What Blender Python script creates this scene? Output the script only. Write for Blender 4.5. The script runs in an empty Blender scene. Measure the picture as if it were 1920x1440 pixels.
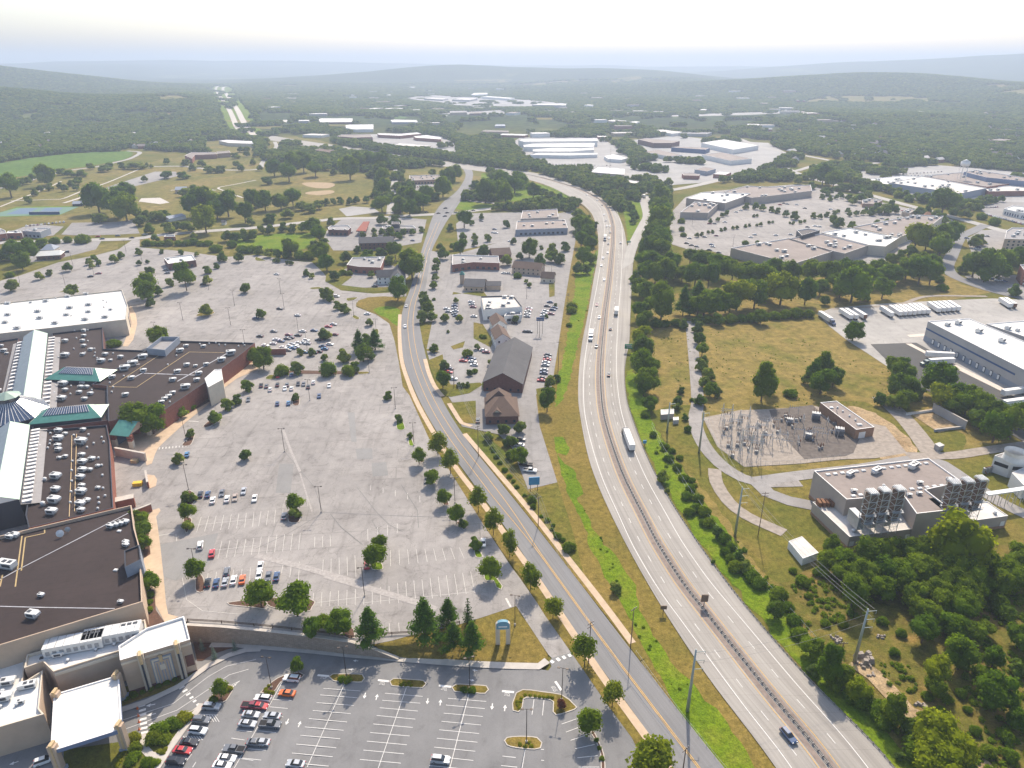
import bpy, bmesh, math, random
import numpy as np
from mathutils import Vector, Matrix
from mathutils.geometry import delaunay_2d_cdt, tessellate_polygon
from mathutils.noise import noise as mnoise
random.seed(7)
R = math.radians
# ------------------------------------------------------------------ camera, sky, sun, exposure
CAM_H, FPX, HORIZON = 160.0,1331.0,120.0          # metres above the lots; focal length and horizon row of the 1920x1440 photograph
PITCH = math.atan((720 - HORIZON) / FPX)
scene = bpy.context.scene
cam_data = bpy.data.cameras.new('camera'); cam = bpy.data.objects.new('camera', cam_data)
scene.collection.objects.link(cam); scene.camera = cam
cam.location = (0,0, CAM_H); cam.rotation_euler = (math.pi / 2 - PITCH,0,0)
cam_data.sensor_width = 36; cam_data.lens = 36 * FPX / 1920
cam_data.clip_start = 1; cam_data.clip_end = 90000
SUN_AZ, SUN_EL = math.atan2(0.20,0.98), R(44)       # azimuth clockwise from +Y, elevation
world = bpy.data.worlds.new('World'); scene.world = world; world.use_nodes = True
wn = world.node_tree.nodes; wl = world.node_tree.links
sky = wn.new('ShaderNodeTexSky'); sky.sky_type = 'NISHITA'; sky.sun_disc = False
sky.sun_elevation = SUN_EL; sky.sun_rotation = SUN_AZ
sky.air_density = 1.0; sky.dust_density = 2.5; sky.ozone_density = 1.0; sky.altitude = 100
bg = wn['Background']; bg.inputs['Strength'].default_value = 0.15
wl.new(sky.outputs[0], bg.inputs['Color'])
sun_data = bpy.data.lights.new('sun', 'SUN'); sun = bpy.data.objects.new('sun', sun_data)
scene.collection.objects.link(sun)
sun_data.energy = 4.0; sun_data.angle = R(0.6); sun_data.color = (1.0,0.885,0.73)
sd = Vector((math.sin(SUN_AZ) * math.cos(SUN_EL), math.cos(SUN_AZ) * math.cos(SUN_EL), math.sin(SUN_EL)))
sun.rotation_euler = sd.to_track_quat('Z', 'Y').to_euler(); sun.location = (0,0,400)
vs = scene.view_settings
vs.view_transform = 'Standard'; vs.look = 'None'; vs.exposure = 0.58; vs.gamma = 1.0; vs.use_curve_mapping = False
cy = scene.cycles
cy.max_bounces = 5; cy.diffuse_bounces = 2; cy.glossy_bounces = 2; cy.transmission_bounces = 2
cy.volume_bounces = 1; cy.transparent_max_bounces = 6; cy.use_denoising = True
cy.sample_clamp_indirect = 4; cy.caustics_reflective = False; cy.caustics_refractive = False
HAZE_DENSITY = 0.00016
# ------------------------------------------------------------------ pixels to places
TX = {'A': 0, 'B': 480, 'C': 960, 'D': 1440}; TY = {'1': 100, '2': 400, '3': 740, '4': 1080}
TILE = 'A1'
def T(tile):
    global TILE
    TILE = tile
def px(p, tile=None):
    tile = tile or TILE
    if tile == 'P': return p[0], p[1]
    return TX[tile[0]] + p[0] / 4.0, TY[tile[1]] + p[1] / 4.0
_cp, _sp = math.cos(PITCH), math.sin(PITCH)
def raydir(u, v):
    dx, dz = (u - 960) / FPX,-(v - 720) / FPX
    return dx, _cp + dz * _sp,-_sp + dz * _cp
def PZ(u, v, z=0.0):                                  # where the line of sight meets the level z
    dx, dy, dz = raydir(u, v)
    t = (CAM_H - z) / -dz if dz < -1e-4 else 60000
    return Vector((dx * t, dy * t, z))
# the lower lot: a plane that falls away to the left of the access road
XK0 = PZ(1000,1240).x; XK1 = PZ(640,1215).x; XK2 = PZ(350,1190).x
XK3 = XK1 - 2.5 / 1.6 * (XK1 - XK2)
def low(x):
    if x >= XK0: return 0.0
    if x >= XK1: return -5.0 * (XK0 - x) / (XK0 - XK1)
    return max(-7.5,-5.0 - 1.6 * (XK1 - x) / (XK1 - XK2))
def sstep(a, b, x):
    t = min(1.0, max(0.0,(x - a) / (b - a))); return t * t * (3 - 2 * t)
HILLS = [  # bearing (px column), distance, half width px, half depth m, height
    (60,5600,330,900,128),(-250,5200,360,1000,135),(150,3300,190,500,46),(-60,3200,200,600,52),
    (880,7600,150,900,73),(760,7800,220,1000,59),(1050,7400,220,1000,65),(1180,7000,160,900,53),
    (1400,5200,170,800,58),(1560,5600,150,800,65),(1700,5000,170,700,57),(1900,4200,150,800,73),(2100,4200,220,900,93),
    (1750,10500,300,1800,139),(1950,10500,250,1800,160),(1480,11500,260,1800,109),
    (230,14000,260,2500,129),(500,15000,300,2500,133),(340,11500,120,1500,71),(760,16000,300,2500,102),(1250,16000,350,2500,116),(-300,14000,300,2500,156),(2250,12000,300,2500,177),(425,3700,110,1100,34)]
def ground_h(x, y):
    d = math.hypot(x, y)
    if y < 1600: 
        return 0.0
    u = 960 + FPX * _cp * x / max(y,1.0)
    k = sstep(1600,2600, y); h = 0.0
    for (uc, dc, wu, wd, hh) in HILLS:
        a = (u - uc) / wu; b = (d - dc) / wd
        e = a * a + b * b
        if e < 12: h += hh * math.exp(-e)
    h += (mnoise((x / 1900, y / 1900,5.2)) * 24 + mnoise((x / 800, y / 800,3.1)) * 14 + mnoise((x / 300, y / 300,7.7)) * 6) * k
    return h * k
def G(u, v):                                          # where the line of sight meets the terrain
    p = PZ(u, v,0)
    if p.y < 1600: return p
    dx, dy, dz = raydir(u, v)
    t = 1500.0; step = 12.0
    while t < 40000:
        if CAM_H + dz * t < ground_h(dx * t, dy * t): break
        t += step; step *= 1.01
    return Vector((dx * t, dy * t, ground_h(dx * t, dy * t)))
def GL(u, v):                                         # on the lower lot
    p = PZ(u, v,0)
    for _ in range(12): p = PZ(u, v, low(p.x))
    return p
def uvproj(x, y, z):
    dz = z - CAM_H; f = y * _cp - dz * _sp; return 960 + FPX * x / f,720 - FPX * (y * _sp + dz * _cp) / f
def pts(lst, z=0.0, tile=None, fn=None):
    out = []
    for q in lst:
        u, v = px(q, tile)
        out.append(fn(u, v) if fn else PZ(u, v, z))
    return out
# ------------------------------------------------------------------ objects
COL = scene.collection
def obj(name, mesh, mat=None, parent=None, loc=None):
    o = bpy.data.objects.new(name, mesh); COL.objects.link(o)
    if mat is not None and len(mesh.materials) == 0: mesh.materials.append(mat)
    if parent is not None: o.parent = parent
    if loc is not None: o.location = loc
    return o
def tag(o, label=None, cat=None, group=None, kind=None):
    if label: o['label'] = label
    if cat: o['category'] = cat
    if group: o['group'] = group
    if kind: o['kind'] = kind
    return o
def thing(name, label, cat, loc, rz=0.0, group=None):
    o = bpy.data.objects.new(name, None); COL.objects.link(o); o.empty_display_size = 0.5
    o.location = loc; o.rotation_euler = (0,0, rz)
    return tag(o, label, cat, group)
ORD = ['', 'first', 'second', 'third', 'fourth', 'fifth', 'sixth', 'seventh', 'eighth', 'ninth', 'tenth', 'eleventh', 'twelfth', 'thirteenth', 'fourteenth', 'fifteenth', 'sixteenth', 'seventeenth', 'eighteenth', 'nineteenth', 'twentieth']
def ordn(i):
    if i < len(ORD): return ORD[i]
    s = 'th' if 10 < i % 100 < 14 else {1: 'st',2: 'nd',3: 'rd'}.get(i % 10, 'th')
    return '%d%s' % (i, s)
def inset_poly(P, d):
    n = len(P); out = []
    for i in range(n):
        a, b, c = P[i - 1], P[i], P[(i + 1) % n]
        e1 = (b - a).normalized(); e2 = (c - b).normalized(); n1 = Vector((-e1.y, e1.x)); n2 = Vector((-e2.y, e2.x))
        bis = (n1 + n2); k = bis.length
        out.append(b + (bis / k) * min(d * 3, d / max(.3, k / 2)) if k > 1e-3 else b + n1 * d)
    return out
class MB:                                             # collects shapes, builds one mesh
    def __init__(s): s.v = []; s.f = []; s.m = []; s.cur = 0
    def add(s, vs_, fs):
        n = len(s.v); s.v += [tuple(a) for a in vs_]; s.f += [tuple(i + n for i in f) for f in fs]; s.m += [s.cur] * len(fs); return s
    def box(s, c, d, rz=0.0, taper=1.0):
        hx, hy, hz = d[0] / 2, d[1] / 2, d[2] / 2; ca, sa = math.cos(rz), math.sin(rz); vv = []
        for z, k in ((-hz,1.0),(hz, taper)):
            for x, y in ((-hx,-hy),(hx,-hy),(hx, hy),(-hx, hy)):
                x *= k; y *= k
                vv.append((c[0] + x * ca - y * sa, c[1] + x * sa + y * ca, c[2] + z))
        return s.add(vv,[(3,2,1,0),(4,5,6,7),(0,1,5,4),(1,2,6,5),(2,3,7,6),(3,0,4,7)])
    def tube(s, a, b, r0, r1=None, n=6, cap=True):
        a = Vector(a); b = Vector(b); r1 = r0 if r1 is None else r1
        d = (b - a).normalized(); q = d.to_track_quat('Z', 'Y'); vv = []
        for p, r in ((a, r0),(b, r1)):
            for i in range(n):
                t = 2 * math.pi * i / n
                vv.append(p + q @ Vector((r * math.cos(t), r * math.sin(t),0)))
        fs = [(i,(i + 1) % n, n + (i + 1) % n, n + i) for i in range(n)]
        if cap: fs += [tuple(range(n))[::-1], tuple(range(n,2 * n))]
        return s.add(vv, fs)
    def prism(s, poly, z0, z1, top=True, bottom=False):   # poly: list of xy, counter-clockwise
        n = len(poly); vv = [(p[0], p[1], z0) for p in poly] + [(p[0], p[1], z1) for p in poly]
        fs = [(i,(i + 1) % n, n + (i + 1) % n, n + i) for i in range(n)]
        if top: fs.append(tuple(range(n,2 * n)))
        if bottom: fs.append(tuple(range(n))[::-1])
        return s.add(vv, fs)
    def mesh(s, name, smooth=False):
        m = bpy.data.meshes.new(name); m.from_pydata(s.v,[], s.f)
        if any(s.m): m.polygons.foreach_set('material_index', s.m)
        if smooth: m.polygons.foreach_set('use_smooth',[True] * len(m.polygons))
        m.update(); return m
    def build(s, name, mat, parent=None, loc=None, smooth=False):
        me = s.mesh(name, smooth)
        if isinstance(mat,(list, tuple)):
            for k in mat: me.materials.append(k)
            return obj(name, me, None, parent, loc)
        return obj(name, me, mat, parent, loc)
def ccw(poly):
    a = sum(poly[i][0] * poly[(i + 1) % len(poly)][1] - poly[(i + 1) % len(poly)][0] * poly[i][1] for i in range(len(poly)))
    return list(poly) if a > 0 else list(poly)[::-1]
def smooth_line(P, step=6.0, closed=False):          # Catmull-Rom through points (any dimension as Vector)
    n = len(P); out = []
    rng = range(n if closed else n - 1)
    for i in rng:
        p0 = P[(i - 1) % n] if closed or i > 0 else P[0] * 2 - P[1]
        p1 = P[i]; p2 = P[(i + 1) % n]
        p3 = P[(i + 2) % n] if closed or i + 2 < n else P[n - 1] * 2 - P[n - 2]
        k = max(1, int((p2 - p1).length / step))
        for j in range(k):
            t = j / k
            out.append(0.5 * ((2 * p1) + (p2 - p0) * t + (2 * p0 - 5 * p1 + 4 * p2 - p3) * t * t + (3 * p1 - p0 - 3 * p2 + p3) * t ** 3))
    if not closed: out.append(P[-1].copy())
    return out
def sheet_mesh(name, poly, z, zf=None, cuts=(), grid=None):
    bm = bmesh.new(); pl = ccw([(p[0], p[1]) for p in poly]); n = len(pl)
    vv, _, ff, *_r = delaunay_2d_cdt([Vector(p) for p in pl],[],[list(range(n))],1,1e-4)
    bv = [bm.verts.new((p.x, p.y,0)) for p in vv]
    for f in ff: bm.faces.new([bv[i] for i in f])
    planes = [((x,0,0),(1,0,0)) for x in cuts]
    if grid:
        xs = [p[0] for p in poly]; ys = [p[1] for p in poly]
        planes += [((x,0,0),(1,0,0)) for x in np.arange(min(xs) + grid, max(xs), grid)]
        planes += [((0, y,0),(0,1,0)) for y in np.arange(min(ys) + grid, max(ys), grid)]
    for co, no in planes:
        bmesh.ops.bisect_plane(bm, geom=bm.verts[:] + bm.edges[:] + bm.faces[:], plane_co=co, plane_no=no)
    bmesh.ops.triangulate(bm, faces=bm.faces[:]); bmesh.ops.recalc_face_normals(bm, faces=bm.faces[:])
    for f in bm.faces:
        if f.normal.z < 0: f.normal_flip()
    for v in bm.verts: v.co.z = z + (zf(v.co.x, v.co.y) if zf else 0.0)
    m = bpy.data.meshes.new(name); bm.to_mesh(m); bm.free(); return m
ZC = [0]
def zup(z):                                           # every sheet lies on a level of its own
    ZC[0] += 1; return z * 2 + ZC[0] * 0.0007
def sheet(name, pxs, mat, z, tile=None, kind='structure', label=None, lower=False, smooth=0, far=False, parent=None):
    P = pts(pxs,0.0, tile, GL if lower else (G if far else None)); z = zup(z)
    if smooth:
        P = smooth_line(P, min(smooth,3), True); w_ = .25 * smooth
        P = [q + Vector((mnoise((q.x / 5, q.y / 5,1)), mnoise((q.x / 5, q.y / 5,9)),0)) * w_ for q in P]
    if lower: m = sheet_mesh(name, P, z, lambda x, y: low(x),(XK0, XK1, XK3))
    elif far: m = sheet_mesh(name, P, z, ground_h,(),90)
    else: m = sheet_mesh(name, P, z)
    o = obj(name, m, mat, parent)
    if parent is None: tag(o, label, None, None, kind)
    return o
class Ribbon:                                         # a road between two edge lines given in pixels
    def __init__(s, pairs, tile=None, step=5.0, fn=None):
        L = []
        for a in pairs:
            t = a[4] if len(a) > 4 else tile
            l = pts([(a[0], a[1])],0, t, fn)[0]; r = pts([(a[2], a[3])],0, t, fn)[0]
            L.append(Vector((l.x, l.y, r.x, r.y)))
        S = smooth_line(L, step)
        s.l = [Vector((q[0], q[1])) for q in S]; s.r = [Vector((q[2], q[3])) for q in S]
        s.fin()
    def fin(s):
        s.c = [(a + b) / 2 for a, b in zip(s.l, s.r)]; s.d = [0.0]
        for i in range(1, len(s.c)): s.d.append(s.d[-1] + (s.c[i] - s.c[i - 1]).length)
        s.len = s.d[-1]
    def at(s, d, t):                                  # point at distance d along, fraction t across
        d = min(max(d,0.0), s.len - 1e-3)
        import bisect
        i = min(max(bisect.bisect_right(s.d, d) - 1,0), len(s.d) - 2)
        k = (d - s.d[i]) / max(1e-6, s.d[i + 1] - s.d[i])
        return (s.l[i].lerp(s.l[i + 1], k)).lerp(s.r[i].lerp(s.r[i + 1], k), t)
    def dirn(s, d):
        a = s.at(max(0, d - 2), .5); b = s.at(min(s.len, d + 2), .5); return (b - a).normalized()
    def off(s, d, m):                                 # m metres to the right of the centre line
        c = s.at(d, .5); t = s.dirn(d); return c + Vector((t.y,-t.x)) * m
    def mesh(s, name, z, t0=0.0, t1=1.0, zf=None, d0=0, d1=None, cols=1, step=None):
        v = []; f = []; uv = []; idx = 0
        ds = [d for d in s.d if d >= d0 and (d1 is None or d <= d1)]
        for d in ds:
            for j in range(cols + 1):
                t = t0 + (t1 - t0) * j / cols
                p = s.at(d, t); v.append((p.x, p.y, z + (zf(p.x, p.y) if zf else 0)))
                uv.append(((p - s.at(d, .5)).length * (1 if t > .5 else -1), d))
        n = cols + 1
        for i in range(len(ds) - 1):
            for j in range(cols):
                a = i * n + j; f.append((a, a + 1, a + n + 1, a + n))
        m = bpy.data.meshes.new(name); m.from_pydata(v,[], f)
        lay = m.uv_layers.new(name='UVMap')
        for lp in m.loops: lay.data[lp.index].uv = uv[lp.vertex_index]
        m.update(); 
        if f and m.polygons[0].normal.z < 0: m.flip_normals()
        return m
    def stripe(s, name, mat, z, m0, w, parent, d0=0.0, d1=None, step=5.0, zf=None):
        d1 = s.len if d1 is None else d1; n = max(1, int((d1 - d0) / step)); v = []
        for i in range(n + 1):
            d = d0 + (d1 - d0) * i / n
            for k in (-w / 2, w / 2):
                p = s.off(d, m0 + k); v.append((p.x, p.y, z + (zf(p.x, p.y) if zf else 0)))
        f = [(2 * i,2 * i + 1,2 * i + 3,2 * i + 2) for i in range(n)]
        m = bpy.data.meshes.new(name); m.from_pydata(v,[], f); m.update()
        return obj(name, m, mat, parent)
# ------------------------------------------------------------------ materials
MATS = {}
def nmat(name):
    m = bpy.data.materials.new(name); m.use_nodes = True; MATS[name] = m
    nt = m.node_tree; return m, nt.nodes, nt.links, nt.nodes['Principled BSDF']
def setp(b, **k):
    for a, v in k.items():
        nm = {'rough': 'Roughness', 'metal': 'Metallic', 'spec': 'Specular IOR Level', 'col': 'Base Color', 'coat': 'Coat Weight'}[a]
        b.inputs[nm].default_value = (*v,1) if a == 'col' else v
def noise_node(n, l, scale, detail=4, rough=.6, vec=None, dist=0.0):
    t = n.new('ShaderNodeTexNoise'); t.inputs['Scale'].default_value = scale; t.inputs['Detail'].default_value = detail
    t.inputs['Roughness'].default_value = rough; t.inputs['Distortion'].default_value = dist
    if vec is not None: l.new(vec, t.inputs['Vector'])
    return t.outputs['Fac']
def ramp(n, l, fac, stops):
    r = n.new('ShaderNodeValToRGB'); e = r.color_ramp.elements
    while len(e) < len(stops): e.new(0.5)
    for el,(p, c) in zip(e, stops):
        el.position = p; el.color = (*c,1) if len(c) == 3 else c
    l.new(fac, r.inputs['Fac']); return r.outputs['Color']
def mixc(n, l, fac, a, b, mode='MIX'):
    m = n.new('ShaderNodeMix'); m.data_type = 'RGBA'; m.blend_type = mode
    for s_, val in ((m.inputs['Factor'], fac),(m.inputs['A'], a),(m.inputs['B'], b)):
        if isinstance(val,(int, float)): s_.default_value = val
        elif isinstance(val, tuple): s_.default_value = (*val,1)
        else: l.new(val, s_)
    return m.outputs['Result']
def mth(n, l, op, a, b=None, c=None):
    m = n.new('ShaderNodeMath'); m.operation = op
    for i, val in enumerate((a, b, c)):
        if val is None: continue
        if isinstance(val,(int, float)): m.inputs[i].default_value = val
        else: l.new(val, m.inputs[i])
    return m.outputs[0]
def wpos(n):
    return n.new('ShaderNodeNewGeometry').outputs['Position']
def scaled(n, l, vec, s, rz=0.0):
    m = n.new('ShaderNodeMapping'); m.inputs['Scale'].default_value = s; m.inputs['Rotation'].default_value = (0,0, rz)
    l.new(vec, m.inputs['Vector']); return m.outputs['Vector']
def bump(n, l, b, h, strength=.3, dist=.2):
    k = n.new('ShaderNodeBump'); k.inputs['Strength'].default_value = strength; k.inputs['Distance'].default_value = dist
    l.new(h, k.inputs['Height']); l.new(k.outputs[0], b.inputs['Normal'])
def plain(name, col, rough=.7, metal=0.0, var=.12, scale=1.2, spec=.3):
    m, n, l, b = nmat(name); setp(b, rough=rough, metal=metal, spec=spec)
    if var:
        f = noise_node(n, l, scale,5, .6, wpos(n))
        l.new(ramp(n, l, f,[(.3, tuple(c * (1 - var) for c in col)),(.7, tuple(min(1, c * (1 + var)) for c in col))]), b.inputs['Base Color'])
    else: setp(b, col=col)
    return m
def grass_mat(name, c1, c2, c3, s1=.02, s2=.35, stripes=None, bmp=.4):
    m, n, l, b = nmat(name); setp(b, rough=.95, spec=.05); p = wpos(n)
    big = noise_node(n, l, s1,5, .6, p); mid = noise_node(n, l, s2,6, .7, p); fine = noise_node(n, l,2.2,3, .7, p)
    col = ramp(n, l, big,[(.32, c1),(.5, c2),(.68, c3)])
    col = mixc(n, l, .75, col, ramp(n, l, mid,[(.3,(.45, .47, .4)),(.5,(1,1,1)),(.7,(1.55,1.48,1.4))]), 'MULTIPLY')
    col = mixc(n, l, .5, col, ramp(n, l, fine,[(.3,(.4, .42, .4)),(.7,(1.6,1.58,1.5))]), 'MULTIPLY')
    if stripes:
        w = n.new('ShaderNodeTexWave'); w.inputs['Scale'].default_value = stripes[1]; w.inputs['Distortion'].default_value = 3; w.inputs['Detail'].default_value = 2
        l.new(scaled(n, l, p,(1,1,1), stripes[0]), w.inputs['Vector'])
        col = mixc(n, l, .35, col, ramp(n, l, w.outputs['Fac'],[(0,(.8, .82, .8)),(1,(1.15,1.15,1.1))]), 'MULTIPLY')
    l.new(col, b.inputs['Base Color']); bump(n, l, b, mid, bmp, .5); return m
def asphalt_mat(name, c, crack=.5, stain=.5, patch=0.0, joint=0.0, rz=0.0, warm=(1, .97, .93)):
    m, n, l, b = nmat(name); setp(b, rough=.9, spec=.2); p = wpos(n)
    big = noise_node(n, l, .018,5, .65, p); mid = noise_node(n, l, .16,6, .7, p, .5); fine = noise_node(n, l,3.5,3, .8, p)
    lo = tuple(c * .84 * w for w in warm); hi = tuple(c * 1.12 * w for w in warm)
    col = ramp(n, l, big,[(.33, lo),(.67, hi)])
    col = mixc(n, l, stain, col, ramp(n, l, mid,[(.25,(.5, .48, .46)),(.44,(.97, .96, .95)),(.72,(1.18,1.17,1.15))]), 'MULTIPLY')
    col = mixc(n, l, .3, col, ramp(n, l, fine,[(.3,(.7, .7, .7)),(.7,(1.3,1.3,1.3))]), 'MULTIPLY')
    # wheel-worn streaks along the lanes of the lot
    st = noise_node(n, l,1.0,4, .6, scaled(n, l, p,(.35, .025,1), rz))
    col = mixc(n, l, .55 * stain, col, ramp(n, l, st,[(.28,(.66, .65, .64)),(.45,(1,1,1)),(.68,(1.1,1.1,1.09))]), 'MULTIPLY')
    if crack:
        for sc, wd in ((.045, .006),(.14, .012)):
            vo = n.new('ShaderNodeTexVoronoi'); vo.feature = 'DISTANCE_TO_EDGE'; vo.inputs['Scale'].default_value = sc
            nv = n.new('ShaderNodeVectorMath'); nv.operation = 'ADD'
            nt_ = n.new('ShaderNodeTexNoise'); nt_.inputs['Scale'].default_value = .25; nt_.inputs['Detail'].default_value = 4; l.new(p, nt_.inputs['Vector'])
            sc_ = n.new('ShaderNodeVectorMath'); sc_.operation = 'SCALE'; sc_.inputs['Scale'].default_value = 7; l.new(nt_.outputs['Color'], sc_.inputs[0])
            l.new(p, nv.inputs[0]); l.new(sc_.outputs[0], nv.inputs[1]); l.new(scaled(n, l, nv.outputs[0],(1, .55,1), rz), vo.inputs['Vector'])
            cr = ramp(n, l, vo.outputs['Distance'],[(0,(.6, .59, .58)),(wd,(1,1,1))])
            col = mixc(n, l, crack, col, cr, 'MULTIPLY')
    if patch:
        br = n.new('ShaderNodeTexBrick'); br.inputs['Scale'].default_value = 1; br.inputs['Mortar Size'].default_value = .25
        br.inputs['Brick Width'].default_value = 22; br.inputs['Row Height'].default_value = 9
        br.inputs['Color1'].default_value = (.86, .86, .86,1); br.inputs['Color2'].default_value = (1.12,1.11,1.1,1); br.inputs['Mortar'].default_value = (.7, .7, .7,1)
        l.new(scaled(n, l, p,(1,1,1), rz), br.inputs['Vector'])
        msk = ramp(n, l, noise_node(n, l, .03,2, .5, p),[(.5,(0,0,0)),(.58,(1,1,1))])
        col = mixc(n, l, mth(n, l, 'MULTIPLY', msk, patch), col, mixc(n, l,1.0, col, br.outputs['Color'], 'MULTIPLY'))
    l.new(col, b.inputs['Base Color']); bump(n, l, b, fine, .15, .05); return m
def road_mat(name, c, warm=(1, .96, .9), track=.5, joints=0.0):
    m, n, l, b = nmat(name); setp(b, rough=.88, spec=.2)
    tc = n.new('ShaderNodeTexCoord'); uv = tc.outputs['UV']; p = wpos(n)
    lng = noise_node(n, l,1,5, .6, scaled(n, l, uv,(1.3, .012,1)))
    lng2 = noise_node(n, l,1,3, .6, scaled(n, l, uv,(.3, .004,1)))
    fine = noise_node(n, l,3,4, .8, p); big = noise_node(n, l, .03,4, .6, p)
    col = ramp(n, l, big,[(.3, tuple(c * .9 * w for w in warm)),(.7, tuple(c * 1.08 * w for w in warm))])
    col = mixc(n, l, track, col, ramp(n, l, lng,[(.3,(.74, .73, .72)),(.6,(1.08,1.08,1.07))]), 'MULTIPLY')
    col = mixc(n, l, track, col, ramp(n, l, lng2,[(.3,(.85, .84, .84)),(.7,(1.1,1.1,1.09))]), 'MULTIPLY')
    col = mixc(n, l, .25, col, ramp(n, l, fine,[(.3,(.75, .75, .75)),(.7,(1.25,1.25,1.25))]), 'MULTIPLY')
    if joints:
        br = n.new('ShaderNodeTexBrick'); br.offset = 0; br.inputs['Scale'].default_value = 1; br.inputs['Brick Width'].default_value = 100; br.inputs['Row Height'].default_value = joints; br.inputs['Mortar Size'].default_value = .07
        br.inputs['Color1'].default_value = (1,1,1,1); br.inputs['Color2'].default_value = (1.03,1.03,1.03,1); br.inputs['Mortar'].default_value = (.75, .74, .73,1)
        l.new(uv, br.inputs['Vector']); col = mixc(n, l, .6, col, br.outputs['Color'], 'MULTIPLY')
    l.new(col, b.inputs['Base Color']); return m
def brick_mat(name, c1, c2, mortar, scale=1.0):
    m, n, l, b = nmat(name); setp(b, rough=.9, spec=.15); p = wpos(n)
    f = noise_node(n, l, .8,4, .6, p)
    sx = n.new('ShaderNodeSeparateXYZ'); l.new(p, sx.inputs[0]); cb = n.new('ShaderNodeCombineXYZ')
    l.new(mth(n, l, 'ADD', sx.outputs[0], sx.outputs[1]), cb.inputs[0]); l.new(sx.outputs[2], cb.inputs[1])
    br = n.new('ShaderNodeTexBrick'); br.inputs['Scale'].default_value = scale; br.inputs['Brick Width'].default_value = .6; br.inputs['Row Height'].default_value = .25; br.inputs['Mortar Size'].default_value = .02
    br.inputs['Color1'].default_value = (*c1,1); br.inputs['Color2'].default_value = (*c2,1); br.inputs['Mortar'].default_value = (*mortar,1)
    l.new(cb.outputs[0], br.inputs['Vector'])
    l.new(mixc(n, l, .6, br.outputs['Color'], ramp(n, l, f,[(.3,(.75, .75, .75)),(.7,(1.2,1.2,1.2))]), 'MULTIPLY'), b.inputs['Base Color']); return m
def roof_mat(name, c, seam=2.0, rz=0.0, stain=.5, seamc=.8, rough=.85):
    m, n, l, b = nmat(name); setp(b, rough=rough, spec=.25); p = wpos(n)
    big = noise_node(n, l, .05,5, .65, p); mid = noise_node(n, l, .5,5, .7, p)
    col = ramp(n, l, big,[(.3, tuple(x * .82 for x in c)),(.7, tuple(min(1, x * 1.12) for x in c))])
    col = mixc(n, l, stain, col, ramp(n, l, mid,[(.25,(.7, .69, .67)),(.5,(1,1,1)),(.75,(1.12,1.12,1.1))]), 'MULTIPLY')
    br = n.new('ShaderNodeTexBrick'); br.inputs['Scale'].default_value = 1; br.inputs['Brick Width'].default_value = seam * 7; br.inputs['Row Height'].default_value = seam; br.inputs['Mortar Size'].default_value = .06
    br.inputs['Color1'].default_value = (1,1,1,1); br.inputs['Color2'].default_value = (.96, .96, .96,1); br.inputs['Mortar'].default_value = (seamc,) * 3 + (1,)
    l.new(scaled(n, l, p,(1,1,1), rz), br.inputs['Vector'])
    l.new(mixc(n, l, .8, col, br.outputs['Color'], 'MULTIPLY'), b.inputs['Base Color']); return m
def leaf_mat(name, cols, trans=.35):
    m = bpy.data.materials.new(name); m.use_nodes = True; MATS[name] = m
    n = m.node_tree.nodes; l = m.node_tree.links; n.remove(n['Principled BSDF'])
    oi = n.new('ShaderNodeObjectInfo'); tc = n.new('ShaderNodeTexCoord'); geo = n.new('ShaderNodeNewGeometry')
    c = ramp(n, l, oi.outputs['Random'],[(i / max(1, len(cols) - 1), k) for i, k in enumerate(cols)])
    f = noise_node(n, l, .5,3, .6, tc.outputs['Object'])
    c = mixc(n, l, .8, c, ramp(n, l, f,[(.25,(.6, .66, .6)),(.5,(1,1,1)),(.75,(1.5,1.4,1.2))]), 'MULTIPLY')
    r = geo.outputs['Random Per Island']
    c = mixc(n, l, .8, c, ramp(n, l, r,[(0,(.6, .62, .6)),(.5,(1,1,1)),(1,(1.45,1.4,1.15))]), 'MULTIPLY')
    d = n.new('ShaderNodeBsdfDiffuse'); t = n.new('ShaderNodeBsdfTranslucent'); mx = n.new('ShaderNodeMixShader'); mx.inputs[0].default_value = trans
    l.new(c, d.inputs[0]); l.new(mixc(n, l,1.0, c,(1.25,1.2, .6), 'MULTIPLY'), t.inputs[0]); l.new(d.outputs[0], mx.inputs[1]); l.new(t.outputs[0], mx.inputs[2])
    l.new(mx.outputs[0], n['Material Output'].inputs['Surface']); return m
M = MATS
# ------------------------------------------------------------------ surface materials
grass_mat('grass_dry',(.15, .125, .03),(.185, .14, .034),(.235, .165, .05), .03, .5,(R(35),1.3))
grass_mat('grass_olive',(.085, .105, .016),(.135, .125, .024),(.19, .145, .038), .03, .4)
grass_mat('grass_lush',(.085, .15, .008),(.13, .19, .01),(.17, .19, .022), .06, .6, None, .8)
grass_mat('grass_park',(.115, .12, .03),(.165, .145, .04),(.215, .165, .06), .012, .12)
grass_mat('crop',(.075, .135, .022),(.09, .155, .026),(.11, .165, .03), .01, .1,(R(70), .25))
grass_mat('meadow',(.17, .14, .034),(.235, .175, .055),(.135, .13, .026), .035, .22, None,1.0)
grass_mat('scrub_ground',(.19, .13, .04),(.12, .115, .022),(.26, .17, .06), .05, .3, None,1.0)
grass_mat('bare_earth',(.32, .22, .12),(.38, .28, .17),(.26, .18, .10), .06, .5)
plain('sand',(.36, .26, .15), .95,0, .1, .2)
plain('gravel_pale',(.31, .265, .22), .95,0, .22, .5)
plain('gravel_dark',(.13, .11, .095), .95,0, .3, .5)
plain('mulch',(.11, .06, .04), .95,0, .3,1.5)
asphalt_mat('asphalt_old', .30, .6, .9, .6,0, R(-6),(1, .935, .88))
asphalt_mat('asphalt_new', .21, .12, .5, .0,0, R(10),(1, .985, .975))
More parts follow.
